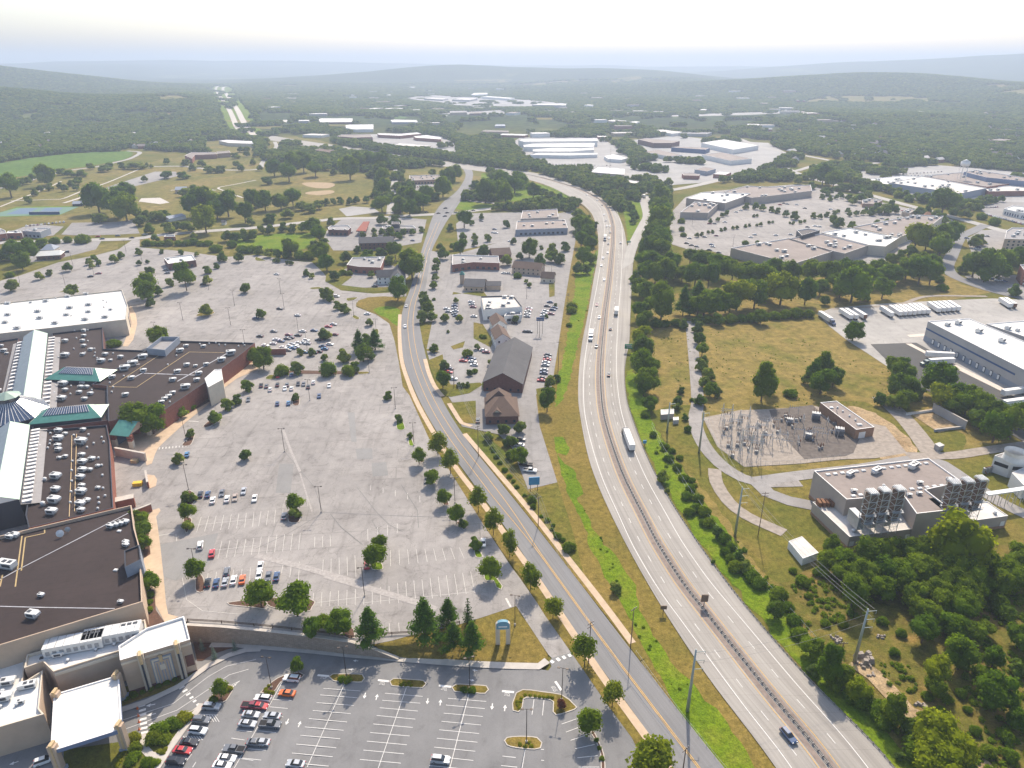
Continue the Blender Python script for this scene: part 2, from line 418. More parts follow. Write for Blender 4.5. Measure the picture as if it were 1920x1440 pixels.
asphalt_mat('asphalt_mid', .275, .35, .7, .4,0, R(10),(1, .95, .91))
asphalt_mat('asphalt_patch', .262, .3, .3)
asphalt_mat('asphalt_pale', .34, .3, .3)
asphalt_mat('asphalt_black', .09, .1, .4)
asphalt_mat('concrete_yard', .37, .35, .5, .5,0, R(20),(1, .95, .88))
road_mat('highway_concrete', .34,(1, .93, .84), .75,6.1)
road_mat('highway_shoulder', .36,(1, .93, .85), .5,0)
road_mat('road_asphalt', .215,(1, .985, .985), .5)
road_mat('road_far', .38,(1, .95, .88), .4)
plain('sidewalk',(.52, .39, .27), .9,0, .12, .4)
plain('sidewalk_grey',(.50, .46, .41), .9,0, .1, .4)
plain('kerb_concrete',(.50, .45, .39), .9,0, .15, .6)
plain('paint_white',(.72, .70, .66), .7,0, .12,1.5)
plain('paint_worn',(.58, .55, .50), .8,0, .22,1.2)
plain('paint_yellow',(.62, .37, .10), .7,0, .15,1.5)
plain('paint_blue',(.30, .42, .55), .7,0, .2,1.5)
# ground: one sheet to the horizon
def ground_mat():
    m, n, l, b = nmat('ground'); setp(b, rough=.98, spec=.03); p = wpos(n)
    big = noise_node(n, l, .02,5, .6, p); mid = noise_node(n, l, .3,6, .7, p)
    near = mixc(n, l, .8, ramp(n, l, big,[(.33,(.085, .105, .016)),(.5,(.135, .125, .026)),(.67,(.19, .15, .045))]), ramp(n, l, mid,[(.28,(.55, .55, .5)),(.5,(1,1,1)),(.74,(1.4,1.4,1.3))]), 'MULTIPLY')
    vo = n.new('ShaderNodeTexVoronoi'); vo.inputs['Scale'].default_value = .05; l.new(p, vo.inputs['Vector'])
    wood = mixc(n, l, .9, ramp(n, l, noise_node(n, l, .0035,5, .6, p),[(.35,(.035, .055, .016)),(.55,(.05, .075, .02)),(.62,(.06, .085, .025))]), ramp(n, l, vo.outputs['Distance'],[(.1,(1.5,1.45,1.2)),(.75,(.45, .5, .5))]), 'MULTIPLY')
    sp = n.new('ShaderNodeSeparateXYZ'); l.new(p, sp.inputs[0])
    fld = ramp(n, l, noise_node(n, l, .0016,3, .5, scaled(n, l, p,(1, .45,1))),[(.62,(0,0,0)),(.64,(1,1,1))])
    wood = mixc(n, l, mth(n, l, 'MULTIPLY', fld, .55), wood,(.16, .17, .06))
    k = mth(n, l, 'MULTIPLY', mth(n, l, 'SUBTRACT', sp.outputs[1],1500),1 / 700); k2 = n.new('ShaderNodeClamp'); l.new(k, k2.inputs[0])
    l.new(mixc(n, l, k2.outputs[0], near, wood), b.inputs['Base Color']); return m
ground_mat()
wall_foot = pts([(357,1203),(420,1205),(480,1209),(550,1215),(620,1222),(700,1231),(748,1237)],0, 'P', GL)   # foot of the retaining wall on the lower level
WALLPX = [uvproj(q.x, q.y,0) for q in wall_foot[:-1]]
def wall_y(x):
    q = wall_foot
    if x <= q[0].x: return q[0].y
    for a, b in zip(q, q[1:]):
        if x <= b.x: return a.y + (b.y - a.y) * (x - a.x) / (b.x - a.x)
    k = sstep(q[-1].x, XK0, x); return q[-1].y - 2 * k
def build_ground():
    na, rs = 210,[35.0]
    while rs[-1] < 21000: rs.append(rs[-1] * 1.028)
    v = []; f = []
    for r in rs:
        for i in range(na + 1):
            a = R(-84 + 168 * i / na); x, y = r * math.sin(a), r * math.cos(a)
            z = ground_h(x, y) - 0.02
            
            if x < XK0 + 4 and y < wall_y(x) + 7: z = low(x - 6) - 0.7
            v.append((x, y, z))
    for j in range(len(rs) - 1):
        for i in range(na):
            a = j * (na + 1) + i; f.append((a, a + na + 1, a + na + 2, a + 1))
    m = bpy.data.meshes.new('ground'); m.from_pydata(v,[], f); m.update()
    if m.polygons[5].normal.z < 0: m.flip_normals()
    m.polygons.foreach_set('use_smooth',[True] * len(f))
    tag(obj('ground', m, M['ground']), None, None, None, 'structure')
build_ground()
EXCL = []                                              # ground where no wood grows
def zone(name, mat, z, pxs, tile='P', sm=0, lower=False, far=False, keep=True):
    o = sheet(name, pxs, M[mat], z, tile, 'structure', None, lower, sm, far)
    if keep: EXCL.append([(p.x, p.y) for p in pts(pxs,0, tile, G if far else None)])
    return o
# --- meadows and lawns
zone('meadow', 'meadow', .02,[(1190,590),(1215,560),(1300,545),(1440,528),(1600,515),(1760,512),(1860,548),(1700,578),(1540,590),(1590,640),(1640,668),(1700,705),(1780,770),(2050,900),(2050,1700),(1860,1700),(1500,1180),(1330,960),(1240,800),(1200,700)])
zone('lawn', 'grass_olive', .035,[(1225,775),(1300,760),(1330,790),(1400,870),(1520,880),(1760,850),(1920,830),(2050,850),(2050,1000),(1600,1030),(1480,1090),(1420,1060),(1330,930),(1262,850)], sm=8)
zone('lawn', 'grass_olive', .035,[(1530,760),(1620,755),(1700,790),(1800,810),(1800,850),(1700,870),(1640,830)], sm=8)
zone('scrub_land', 'scrub_ground', .03,[(1430,1090),(1500,1070),(1700,1000),(2050,980),(2050,1700),(1900,1700),(1620,1290)])
zone('highway_verge', 'grass_dry', .03,[(1000,760),(1020,640),(1060,480),(1085,410),(1075,370),(1120,380),(1165,470),(1140,560),(1095,700),(1086,760),(1100,850),(1150,960),(1220,1075),(1320,1220),(1460,1440),(1600,1700),(1500,1700),(1360,1440),(1220,1270),(1080,1080),(960,940),(870,815),(1010,830)])
zone('highway_verge', 'grass_lush', .045,[(1050,700),(1065,620),(1078,540),(1080,505),(1110,480),(1122,470),(1112,520),(1100,580),(1085,640),(1070,700),(1055,750),(1040,760)], sm=8)
zone('highway_verge', 'grass_lush', .045,[(1040,820),(1055,820),(1068,840),(1060,855),(1045,850),(1058,870),(1078,880),(1090,915),(1092,925),(1080,935),(1095,960),(1120,1000),(1158,1050),(1190,1100),(1195,1130),(1215,1175),(1262,1240),(1310,1295),(1360,1350),(1415,1440),(1480,1600),(1440,1600),(1350,1440),(1290,1360),(1235,1270),(1205,1210),(1165,1130),(1130,1070),(1105,1020),(1082,960),(1060,910),(1050,880)], sm=6)
zone('highway_verge', 'grass_lush', .045,[(1180,690),(1202,720),(1215,770),(1236,815),(1272,870),(1315,930),(1358,990),(1408,1060),(1455,1115),(1505,1180),(1560,1255),(1630,1335),(1705,1420),(1785,1540),(1700,1540),(1590,1360),(1460,1200),(1330,1040),(1235,890),(1190,790),(1176,730)], sm=9)
zone('highway_verge', 'grass_lush', .045,[(1165,372),(1200,380),(1205,400),(1200,420),(1180,455),(1176,440),(1172,410)], sm=5)
zone('crop_field', 'crop', .03,[(-60,312),(0,306),(50,297),(130,288),(200,284),(247,285),(240,296),(215,303),(160,312),(110,318),(67,327),(32,332),(-60,345)], sm=20)
zone('junction_lawn', 'grass_park', .025,[(756,400),(742,345),(752,318),(860,311),(960,329),(1060,352),(1102,374),(1060,384),(850,400)])
for k in ([(905,325),(960,334),(1050,356),(1060,372),(960,378),(890,372),(875,366),(880,358),(905,350)],[(840,385),(870,362),(885,378),(940,386),(880,394)]): zone('junction_lawn', 'grass_lush', .035, k, sm=4)
zone('park_lawn', 'grass_park', .03,[(-60,345),(32,333),(110,321),(175,313),(240,312),(290,302),(345,292),(400,292),(480,300),(560,312),(600,320),(660,325),(708,328),(704,352),(694,385),(700,407),(630,413),(480,428),(300,432),(255,442),(190,440),(150,418),(0,414),(-60,414)])
zone('field', 'grass_lush', .04,[(430,455),(480,442),(560,437),(588,440),(585,462),(540,470),(500,468),(455,462)], sm=8)
zone('roadside_lawn', 'grass_park', .035,[(262,447),(310,440),(400,432),(430,440),(430,475),(400,478),(275,462)], sm=8)
zone('roadside_lawn', 'grass_park', .035,[(30,515),(110,490),(180,478),(222,466),(220,455),(195,455),(180,462),(100,485),(20,508)])
# far clearings
for k in ([(1500,193),(1545,182),(1600,180),(1740,184),(1745,190),(1680,194),(1560,194)],[(1835,160),(1880,159),(1925,163),(1870,168)],[(1880,172),(1940,166),(1960,178),(1920,182)],[(272,180),(310,177),(350,184),(365,190),(300,193)],[(1140,150),(1200,143),(1205,149),(1150,157)],[(960,160),(1080,150),(1120,152),(1000,163)],[(1880,306),(1990,302),(1990,318),(1890,318)],[(850,150),(960,150),(950,156),(860,158)],[(1600,300),(1620,318),(1660,330),(1700,322),(1650,310)]):
    zone('far_field', 'grass_park', .3 if k[0][1] < 280 else .05, k, far=k[0][1] < 280)
zone('far_field', 'grass_lush', .25,[(398,163),(401,178),(410,198),(420,222),(436,250),(470,262),(505,264),(490,245),(470,215),(452,188),(440,172),(432,163)], far=True)
zone('far_field', 'grass_park', .05,[(480,245),(500,236),(540,240),(560,258),(600,263),(630,272),(600,284),(540,282),(520,275),(490,262)])
zone('far_field', 'grass_park', .05,[(860,225),(940,222),(1000,222),(1080,236),(1100,246),(1000,256),(960,256),(880,262),(855,255)])
zone('far_field', 'grass_park', .05,[(385,265),(440,262),(480,268),(480,300),(400,298),(385,280)])
zone('far_field', 'grass_park', .05,[(1280,255),(1370,250),(1380,262),(1290,266)])
rf0 = random.Random(21)
for _ in range(46):                                    # fields and clearings in the far woods
    u, v = rf0.uniform(-20,1940), rf0.uniform(152,262); w, h = rf0.uniform(10,34) * (1.3 if v < 200 else 1), rf0.uniform(1.2,3.2) * (v / 200) ** 2
    zone('far_field', rf0.choice(('grass_park', 'grass_park', 'crop', 'meadow')), .3 + rf0.random() * .2,[(u + w * math.cos(k) * rf0.uniform(.7,1.2), v + h * math.sin(k)) for k in np.arange(0,6.2, .7)], far=True)
# far paved ground
for nm, k in (('far_lot',[(480,222),(548,218),(552,240),(560,248),(530,246),(490,236)]),
          ('far_lot',[(600,224),(660,220),(790,222),(800,240),(700,250),(620,245)]),
          ('far_lot',[(632,256),(700,246),(830,256),(856,272),(858,296),(815,288),(740,280),(690,274)]),
          ('far_lot',[(960,268),(975,258),(1125,258),(1160,278),(1182,296),(1180,310),(1120,314),(1070,322),(1010,318),(985,300)]),
          ('far_lot',[(1170,264),(1270,254),(1330,262),(1440,268),(1480,290),(1440,316),(1350,340),(1250,348),(1200,350),(1150,340),(1100,330),(1110,312),(1190,310),(1230,300)]),
          ('far_lot',[(1140,222),(1300,214),(1500,208),(1510,222),(1440,232),(1340,250),(1280,250),(1230,244),(1150,234)]),
          ('far_lot',[(810,214),(940,206),(960,222),(860,226),(850,244),(830,230)]),
          ('far_lot',[(760,184),(800,178),(1000,188),(1080,196),(1000,202),(860,200)])):
    zone(nm, 'asphalt_pale', .07, k)
zone('shopping_center_lot', 'asphalt_old', .07,[(1258,458),(1256,425),(1262,395),(1285,370),(1320,360),(1500,345),(1560,358),(1620,372),(1700,390),(1785,412),(1795,428),(1770,446),(1710,452),(1692,478),(1660,492),(1580,500),(1500,503),(1440,500),(1380,485),(1330,470),(1290,468)])
zone('factory_yard', 'asphalt_pale', .07,[(1600,322),(1670,316),(1760,310),(1860,318),(1990,330),(1990,385),(1880,378),(1800,385),(1700,372),(1615,345)])
zone('dealer_lot', 'asphalt_mid', .07,[(1830,388),(1880,378),(1990,382),(1990,438),(1900,414),(1850,402)])
zone('hotel_lot', 'asphalt_mid', .07,[(1812,448),(1840,432),(1880,430),(1990,440),(1990,490),(1870,482),(1822,476)])
zone('hotel_lot', 'asphalt_mid', .07,[(1808,518),(1840,512),(1920,518),(1990,530),(1990,570),(1890,550),(1835,536)])
zone('truck_yard', 'concrete_yard', .06,[(1532,588),(1560,578),(1650,570),(1740,565),(1860,560),(1990,565),(1990,860),(1880,800),(1770,745),(1700,712),(1625,662),(1590,640),(1555,612)])
zone('truck_yard', 'asphalt_black', .08,[(1632,646),(1718,643),(1748,660),(1930,760),(1990,790),(1990,870),(1880,806),(1770,748),(1700,714)])
# the park's courts, infields and lots
zone('tennis_court', 'grass_lush', .05,[(-10,402),(30,388),(150,386),(112,404),(0,407)])
plain('court_blue',(.11, .17, .25), .8); plain('court_green',(.12, .21, .15), .8)
zone('tennis_court', 'court_green', .07,[(-20,404),(32,390),(148,388),(112,403),(0,406)])
for k in ([(12,402),(40,391),(72,390.5),(52,401.5)],[(66,401.3),(86,390.3),(118,389.5),(106,400.6)]): zone('tennis_court', 'court_blue', .1, k)
for k in ([(566,345),(580,342),(620,343),(628,347),(615,353),(588,352)],[(578,360),(620,357),(625,362),(600,366),(575,364)]):
    zone('ball_infield', 'sand', .06, k, sm=4)
zone('park_lot', 'asphalt_mid', .06,[(195,353),(290,322),(330,322),(335,330),(250,350),(215,358)])
zone('park_court', 'asphalt_pale', .06,[(635,392),(660,387),(700,390),(712,398),(650,406)])
zone('park_pool', 'court_blue', .06,[(375,367),(395,362),(430,368),(425,373),(380,371)])
zone('park_plaza', 'sidewalk_grey', .06,[(265,372),(300,371),(318,380),(300,383),(260,378)])
zone('theatre_lot', 'asphalt_mid', .06,[(115,440),(135,418),(222,416),(250,412),(262,438),(220,440),(150,442)])
zone('corner_lot', 'asphalt_mid', .06,[(-60,448),(0,442),(60,420),(120,425),(100,442),(30,448)])
zone('restaurant_lot', 'asphalt_mid', .07,[(30,495),(60,470),(115,452),(190,452),(180,468),(100,488)])
# --- the strip of parcels between the road and the highway
zone('parcel_lot', 'asphalt_mid', .05,[(800,520),(805,470),(850,478),(990,440),(1060,400),(1075,380),(1085,420),(1070,500),(1060,560),(1048,640),(1034,730),(1005,740),(1012,800),(1045,905),(990,918),(975,880),(960,840),(935,815),(866,800),(850,758),(812,700),(795,640),(790,570)])
zone('parcel_lot', 'asphalt_mid', .05,[(855,420),(880,400),(985,398),(1000,408),(1060,398),(1040,440),(960,450),(860,470)])
zone('parcel_lot', 'asphalt_mid', .05,[(604,440),(640,412),(760,408),(800,412),(790,455),(700,470),(625,470)])
zone('parcel_lot', 'asphalt_mid', .06,[(610,535),(622,520),(645,505),(720,490),(770,515),(745,538),(640,541)])
zone('parcel_lot', 'asphalt_mid', .06,[(755,340),(835,335),(840,355),(770,358)])
# --- the mall lot
zone('mall_lot', 'asphalt_old', .05,[(-200,540),(0,527),(37,517),(110,492),(175,480),(222,468),(248,450),(262,450),(262,464),(350,472),(390,478),(425,482),(480,478),(555,490),(585,492),(605,510),(620,530),(640,545),(700,551),(762,547),(762,556),(690,558),(668,568),(668,576),(705,590),(730,607),(740,640),(748,680),(755,725),(768,742),(803,820),(855,902),(905,982),(960,1065),(975,1085),(1005,1128),(1036,1170),(1075,1225),(1036,1236),(1028,1228),(968,1137),(905,1158),(860,1172),(770,1192),(735,1202)] + [(u, v - 2) for u, v in WALLPX[::-1]] + [(357,1166),(-250,1160)])
for k in ([(524,870),(551,871),(545,925),(517,925)],[(667,842),(698,841),(699,861),(670,862)],[(697,869),(724,867),(728,892),(699,894)],[(652,774),(665,774),(669,829),(659,829)]):
    zone('asphalt_repair', 'asphalt_patch', .07, k)
for k in ([(300,1022),(410,1000),(405,1015),(390,1060),(330,1090),(302,1080)],[(372,410 + 490),(0,0)][:0]):
    if k: zone('asphalt_repair', 'asphalt_patch', .07, k)
# --- the lower lot
LOWP = [(-250,1215),(100,1200),(360,1203),(480,1210),(620,1222),(745,1236),(900,1248),(1028,1258),(1034,1250),(1030,1240),(1036,1234),(1075,1223),(1110,1272),(1150,1322),(1190,1372),(1206,1405),(1215,1440),(1235,1700),(-500,1700)]
zone('lower_lot', 'asphalt_new', .05, LOWP, lower=True)
# --- roads
def road(name, mat, pairs, z, tile='P', step=6, fn=None, zf=None):
    r = Ribbon(pairs, tile, step, fn)
    o = tag(obj(name, r.mesh(name, zup(z),0,1, zf, cols=2), M[mat]), None, None, None, 'structure')
    EXCL.append([(p.x, p.y) for p in r.l] + [(p.x, p.y) for p in r.r][::-1]); return r, o
class CRibbon(Ribbon):                                # a road of even width about a centre line
    def __init__(s, line, width, tile='P', step=6, fn=None):
        P = [Vector((q.x, q.y)) for q in pts(line,0, tile, fn)]
        P = smooth_line(P, step); s.l = []; s.r = []
        for i, p in enumerate(P):
            t = (P[min(i + 1, len(P) - 1)] - P[max(i - 1,0)]).normalized(); n = Vector((t.y,-t.x)) * width / 2
            s.l.append(p - n); s.r.append(p + n)
        s.fin()
def road_c(name, mat, line, width, z=.08, tile='P', fn=None, lower=False, keep=True, parent=None):
    zf = (lambda x, y: low(x)) if lower else (ground_h if fn is G else None)
    r = CRibbon(line, width, tile,5 if fn is None else 25, GL if lower else fn)
    o = obj(name, r.mesh(name, zup(z),0,1, zf, cols=2), M[mat], parent)
    if parent is None: tag(o, None, None, None, 'structure')
    if keep:
        k = 1.6 if r.c[0].y > 850 else .25; EXCL.append([(p + (p - q) * k)[:] for p, q in zip(r.l, r.r)] + [(q + (q - p) * k)[:] for p, q in zip(r.l, r.r)][::-1])
    return r, o
# --- highway: left pavement edge, right guardrail edge
HWY, hwy = road('highway', 'highway_concrete',[(1612,1690,1836,1690),(1454,1440,1677,1440),(1320,1260,1505,1262),(1222,1108,1372,1105),(1148,970,1275,968),(1106,868,1219,868),(1087,775,1184,778),(1084,735,1174,738),(1086,690,1172,690),(1092,640,1180,640),(1102,590,1182,590),(1112,530,1185,530),(1119,490,1186,492),(1122,460,1176,462),(1118,425,1168,424),(1104,394,1152,394),(1070,370,1122,368),(1020,346,1068,344),(960,330,1005,325),(890,320,920,314),(830,312,850,305),(740,300,752,291),(640,284,648,275),(555,271,562,263),(500,262,508,254)], .09, step=7)
BARPX = [(1715,1690),(1557,1440),(1440,1296),(1320,1144),(1282,1095),(1235,1022),(1208,970),(1165,882),(1135,790),(1127,730),(1127,675),(1135,590),(1144,520),(1150,450),(1148,415),(1135,385),(1105,363),(1060,346),(1000,330),(930,318)]
BAR = CRibbon(BARPX,1.0)
zl = .32
for m0, w, mt in ((-9.5, .22, 'paint_white'),(-2.9, .2, 'paint_yellow'),(2.2, .2, 'paint_yellow'),(9.0, .22, 'paint_white')):
    BAR.stripe('edge_line', M[mt], zl, m0, w, hwy,0, BAR.len * .97)
dash_me = MB().add([(-.09,-1.6,0),(.09,-1.6,0),(.09,1.6,0),(-.09,1.6,0)],[(0,1,2,3)]).mesh('lane_dash')
for lane in (-6.2,5.6):
    d = 4.0
    while d < BAR.len * .9:
        p = BAR.off(d, lane); t = BAR.dirn(d)
        o = obj('lane_dash', dash_me, M['paint_white'], hwy,(p.x, p.y, zl)); o.rotation_euler.z = math.atan2(t.y, t.x) - math.pi / 2
        d += 11.4
# tar-stained shoulder seams
plain('shoulder_dark',(.24, .19, .16), .95,0, .2, .6)
BAR.stripe('shoulder_band', M['shoulder_dark'], .305,-1.6,1.5, hwy,0, BAR.len * .9); BAR.stripe('shoulder_band', M['shoulder_dark'], .308,1.1, .9, hwy,0, BAR.len * .9)
plain('galvanised',(.33, .33, .34), .45, .6, .2, .5); plain('post_steel',(.2, .19, .19), .6, .5, .2, .5)
def guardrail(label, path, heights=.78, both=False, spacing=1.9, name='guardrail'):
    t = thing(name, label, 'guardrail',(path[0].x, path[0].y,0))
    o0 = Vector((path[0].x, path[0].y)); rails = (-.22, .22) if both else (0,)
    for s_ in rails:
        v = []; f = []
        for i, p in enumerate(path):
            a = path[max(0, i - 1)]; b = path[min(len(path) - 1, i + 1)]; tt = (b - a).normalized(); n = Vector((tt.y,-tt.x))
            q = p - o0 + n * s_
            for dn, z in ((-.05, heights - .32),(.05, heights - .24),(-.02, heights - .16),(.05, heights - .08),(-.05, heights),(-.05, heights - .32)): v.append((q.x + n.x * dn, q.y + n.y * dn, z))
        for i in range(len(path) - 1):
            for j in range(5): a = i * 6 + j; f.append((a, a + 1, a + 7, a + 6))
        m = bpy.data.meshes.new('rail'); m.from_pydata(v,[], f); m.update(); obj('rail', m, M['galvanised'], t)
    mb = MB(); acc = 0
    for a, b in zip(path, path[1:]):
        L = (b - a).length; tt = (b - a).normalized(); n = Vector((tt.y,-tt.x))
        while acc < L:
            q = a + tt * acc - o0
            mb.box((q.x, q.y, heights / 2 + .05),((.52 if both else .22), .2, heights + .1), math.atan2(n.y, n.x)); acc += spacing
        acc -= L
    tag(mb.build('post_row', M['post_steel'], t), None, None, None, 'stuff'); return t
guardrail('double-sided steel guardrail along the median of the curving highway',[BAR.off(d,-.1) for d in np.arange(0, BAR.len * .97,4)], .85, True)
guardrail('steel guardrail along the right shoulder of the highway',[Vector((p.x, p.y)) for p in smooth_line([Vector((q.x, q.y)) for q in pts([(1830,1690),(1675,1440),(1503,1260),(1370,1103),(1273,966),(1217,866),(1182,775),(1173,737),(1171,690),(1180,640),(1182,590),(1185,530),(1189,485),(1202,450),(1216,420)],0, 'P')],5)])
guardrail('short guardrail on the left highway shoulder beside the bright green bank',[Vector((p.x, p.y)) for p in smooth_line([Vector((q.x, q.y)) for q in pts([(1109,535),(1115,500),(1120,460),(1116,428),(1102,396),(1070,372),(1020,349)],0, 'P')],5)])
# --- ramps and other roads
RAMP, ramp_o = road('ramp', 'road_far',[(1166,505,1188,492),(1176,463,1193,470),(1184,446,1201,450),(1198,420,1215,420),(1205,405,1220,408),(1201,384,1221,384),(1194,366,1228,366)], .1, step=5)
LOC, loc_o = road('main_road', 'road_asphalt',[(1442,1690,1557,1690),(1262,1440,1357,1440),(1165,1305,1250,1305),(1090,1202,1172,1205),(1014,1090,1084,1090),(942,982,1000,982),(880,897,936,902),(822,815,868,815),(781,740,825,742),(757,675,801,677),(751,615,788,612),(757,575,790,570),(768,545,798,540),(782,500,805,498),(790,472,809,472),(800,440,824,440),(808,415,838,415),(815,400,850,398),(830,380,862,380),(855,360,880,358),(868,342,885,340),(873,328,887,326),(868,316,884,318)], .085)
ROADS = {}
for nm, mt, line, w in (
    ('cross_road', 'road_far',[(-60,458),(100,452),(175,450),(250,448),(310,440),(410,432),(480,427),(630,411),(700,409),(757,405),(815,402),(855,400),(890,395),(960,387),(1030,380),(1067,374),(1105,362),(1140,356),(1180,361),(1222,361),(1285,352),(1360,336),(1425,326),(1495,320)],13),
    ('side_road', 'road_far',[(743,318),(739,345),(734,378),(731,402)],9),
    ('loop_ramp', 'road_far',[(893,350),(875,354),(867,361),(868,369),(882,376),(910,380),(965,384)],7),
    ('link_road', 'road_far',[(1380,258),(1440,279),(1520,294),(1600,308),(1650,305)],12),
    ('link_road', 'road_far',[(1470,314),(1507,330),(1560,345),(1600,357),(1690,382),(1790,408),(1880,433),(1990,460)],13),
    ('link_road', 'road_far',[(1495,320),(1540,308),(1600,305)],10),
    ('park_road', 'road_far',[(-60,360),(20,350),(70,334),(130,320),(180,313),(215,305),(245,297),(262,286),(238,283)],8),
    ('park_road', 'road_far',[(280,313),(340,312),(400,318),(480,318),(492,305),(505,290),(518,275),(515,266)],8),
    ('park_path', 'sidewalk_grey',[(0,388),(30,376),(90,352),(115,340)],3),('park_path', 'sidewalk_grey',[(20,377),(100,374),(120,372),(160,356),(200,343),(260,318)],3),
    ('park_path', 'sidewalk_grey',[(120,381),(160,368),(195,355)],5),('park_path', 'sidewalk_grey',[(455,371),(420,358),(410,352),(440,346),(480,338)],3),('park_path', 'sidewalk_grey',[(320,357),(365,355),(405,357)],4),
    ('hotel_road', 'road_asphalt',[(1848,422),(1818,436),(1800,446),(1784,480),(1776,500),(1788,517),(1830,535),(1880,550),(1990,575)],10.5),
    ('service_drive', 'asphalt_old',[(1294,603),(1300,660),(1304,700),(1308,755),(1303,785),(1312,820),(1335,855),(1370,885),(1420,905),(1500,905)],6.5),
    ('service_drive', 'asphalt_mid',[(1420,905),(1440,925),(1480,940),(1530,950)],7),('gravel_track', 'gravel_pale',[(1340,880),(1343,905),(1365,940),(1400,968),(1470,1000)],5.5),
    ('service_drive', 'asphalt_mid',[(1420,903),(1500,892),(1620,878),(1740,862),(1810,900),(1880,945),(1980,990)],7),
    ('dirt_track', 'gravel_pale',[(1650,745),(1690,780),(1720,815),(1745,850)],9),('dirt_track', 'gravel_pale',[(1700,855),(1780,855),(1850,845),(1990,825)],6),
    ('dirt_track', 'bare_earth',[(1600,1240),(1640,1268),(1670,1300),(1700,1335),(1730,1350)],5.5),('dirt_track', 'bare_earth',[(1810,1410),(1850,1440),(1930,1500)],4),
    ('dirt_track', 'gravel_pale',[(1560,580),(1680,572),(1740,556),(1850,556)],3.5)):
    ROADS.setdefault(nm,[]).append(road_c(nm, mt, line, w, .08)[0])
for line in ([(478,256),(468,246),(455,226),(444,205),(432,188),(424,176),(418,168),(424,162)],[(458,250),(445,240),(437,222),(427,202),(416,186),(408,174),(405,167),(414,161)]):
    road_c('far_highway', 'kerb_concrete', line,17 if line[0][0] > 470 else 15, .5, fn=G)
# white lane marks and yellow lines of the main road
LOC.stripe('yellow_line', M['paint_yellow'], zl,-1.75, .22, loc_o,170, LOC.len * .62); LOC.stripe('yellow_line', M['paint_yellow'], zl,1.75, .22, loc_o,170, LOC.len * .62)
LOC.stripe('yellow_line', M['paint_yellow'], zl,-.22, .2, loc_o,0,120); LOC.stripe('yellow_line', M['paint_yellow'], zl, .22, .2, loc_o,0,120)
def joiner(a, b, d0, d1, w=.22):
    mb = MB(); n = 14; v = []
    for i in range(n + 1):
        t = i / n; d = d0 + (d1 - d0) * t; s_ = a + (b - a) * sstep(0,1, t)
        for k in (-w / 2, w / 2): p = LOC.off(d, s_ + k); v.append((p.x, p.y, zl))
    MB().add(v,[(2 * i,2 * i + 1,2 * i + 3,2 * i + 2) for i in range(n)]).build('yellow_line', M['paint_yellow'], loc_o)
joiner(-.22,-1.75,120,170); joiner(.22,1.75,120,170)
for d in (LOC.len * .43, LOC.len * .47, LOC.len * .51): LOC.stripe('turn_lane_mark', M['paint_white'], zl + .004,-.2 if d < LOC.len * .45 else 2.2, .2, loc_o, d, d + 9)
# --- grass verges with pavement strips
VERGE = [(667,573),(672,564),(690,558),(720,556),(755,559),(756,566),(751,590),(750,625),(755,675),(767,712),(784,748),(822,818),(880,900),(942,985),(1014,1093),(1090,1205),(1165,1308),(1235,1405),(1262,1442),(1442,1692),(1360,1692),(1205,1440),(1200,1417),(1185,1385),(1135,1317),(1075,1230),(1022,1155),(975,1080),(960,1062),(905,982),(855,902),(803,820),(768,742),(755,725),(748,680),(740,640),(730,607),(705,590),(685,582)]
zone('verge', 'grass_dry', .06, VERGE)
zone('verge', 'grass_lush', .075,[(700,583),(720,575),(748,580),(748,605),(742,612),(730,600)], sm=5)
SWK = [((750,590),(749,625),(753,675),(767,720),(784,760),(813,812),(855,878),(891,925),(945,1000),(1010,1092),(1085,1204),(1135,1277),(1210,1380),(1262,1455)),
       ((871,814),(917,868),(960,918),(1005,972),(1060,1042),(1107,1102),(1140,1145),(1186,1207)),((797,674),(804,700),(815,725),(830,744)),((842,757),(853,775),(866,794),(884,800))]
zone('verge', 'grass_dry', .06,[(868,812),(936,900),(1000,980),(1086,1092),(1175,1205),(1200,1240),(1210,1235),(1195,1205),(1107,1082),(1010,965),(925,860),(890,812)])
for k in SWK: road_c('sidewalk', 'sidewalk', k,2.3, .09, keep=False)
# bank lawns in the parcel strip
for k in ([(842,756),(892,752),(893,795),(868,794),(853,775)],[(868,812),(900,808),(950,850),(985,905),(990,925),(1045,905),(1075,1000),(1095,1080),(1030,1000),(950,905)],[(803,676),(830,665),(835,700),(845,722),(900,718),(905,722),(880,738),(845,745),(825,740)],
          [(786,605),(810,605),(800,655),(812,655),(825,662),(800,658),(793,645)],[(888,605),(905,608),(925,640),(920,652),(888,635)],[(845,650),(872,640),(868,652),(850,656)],[(848,553),(905,545),(915,558),(850,548)],
          [(610,528),(612,512),(640,500),(660,520),(640,535),(690,541),(735,538),(735,547),(680,548),(640,545)],[(1029,530),(1040,527),(1040,555),(1030,558)],[(1005,730),(1030,725),(1016,760),(1012,770)]):
    zone('parcel_lawn', 'grass_olive', .075, k)
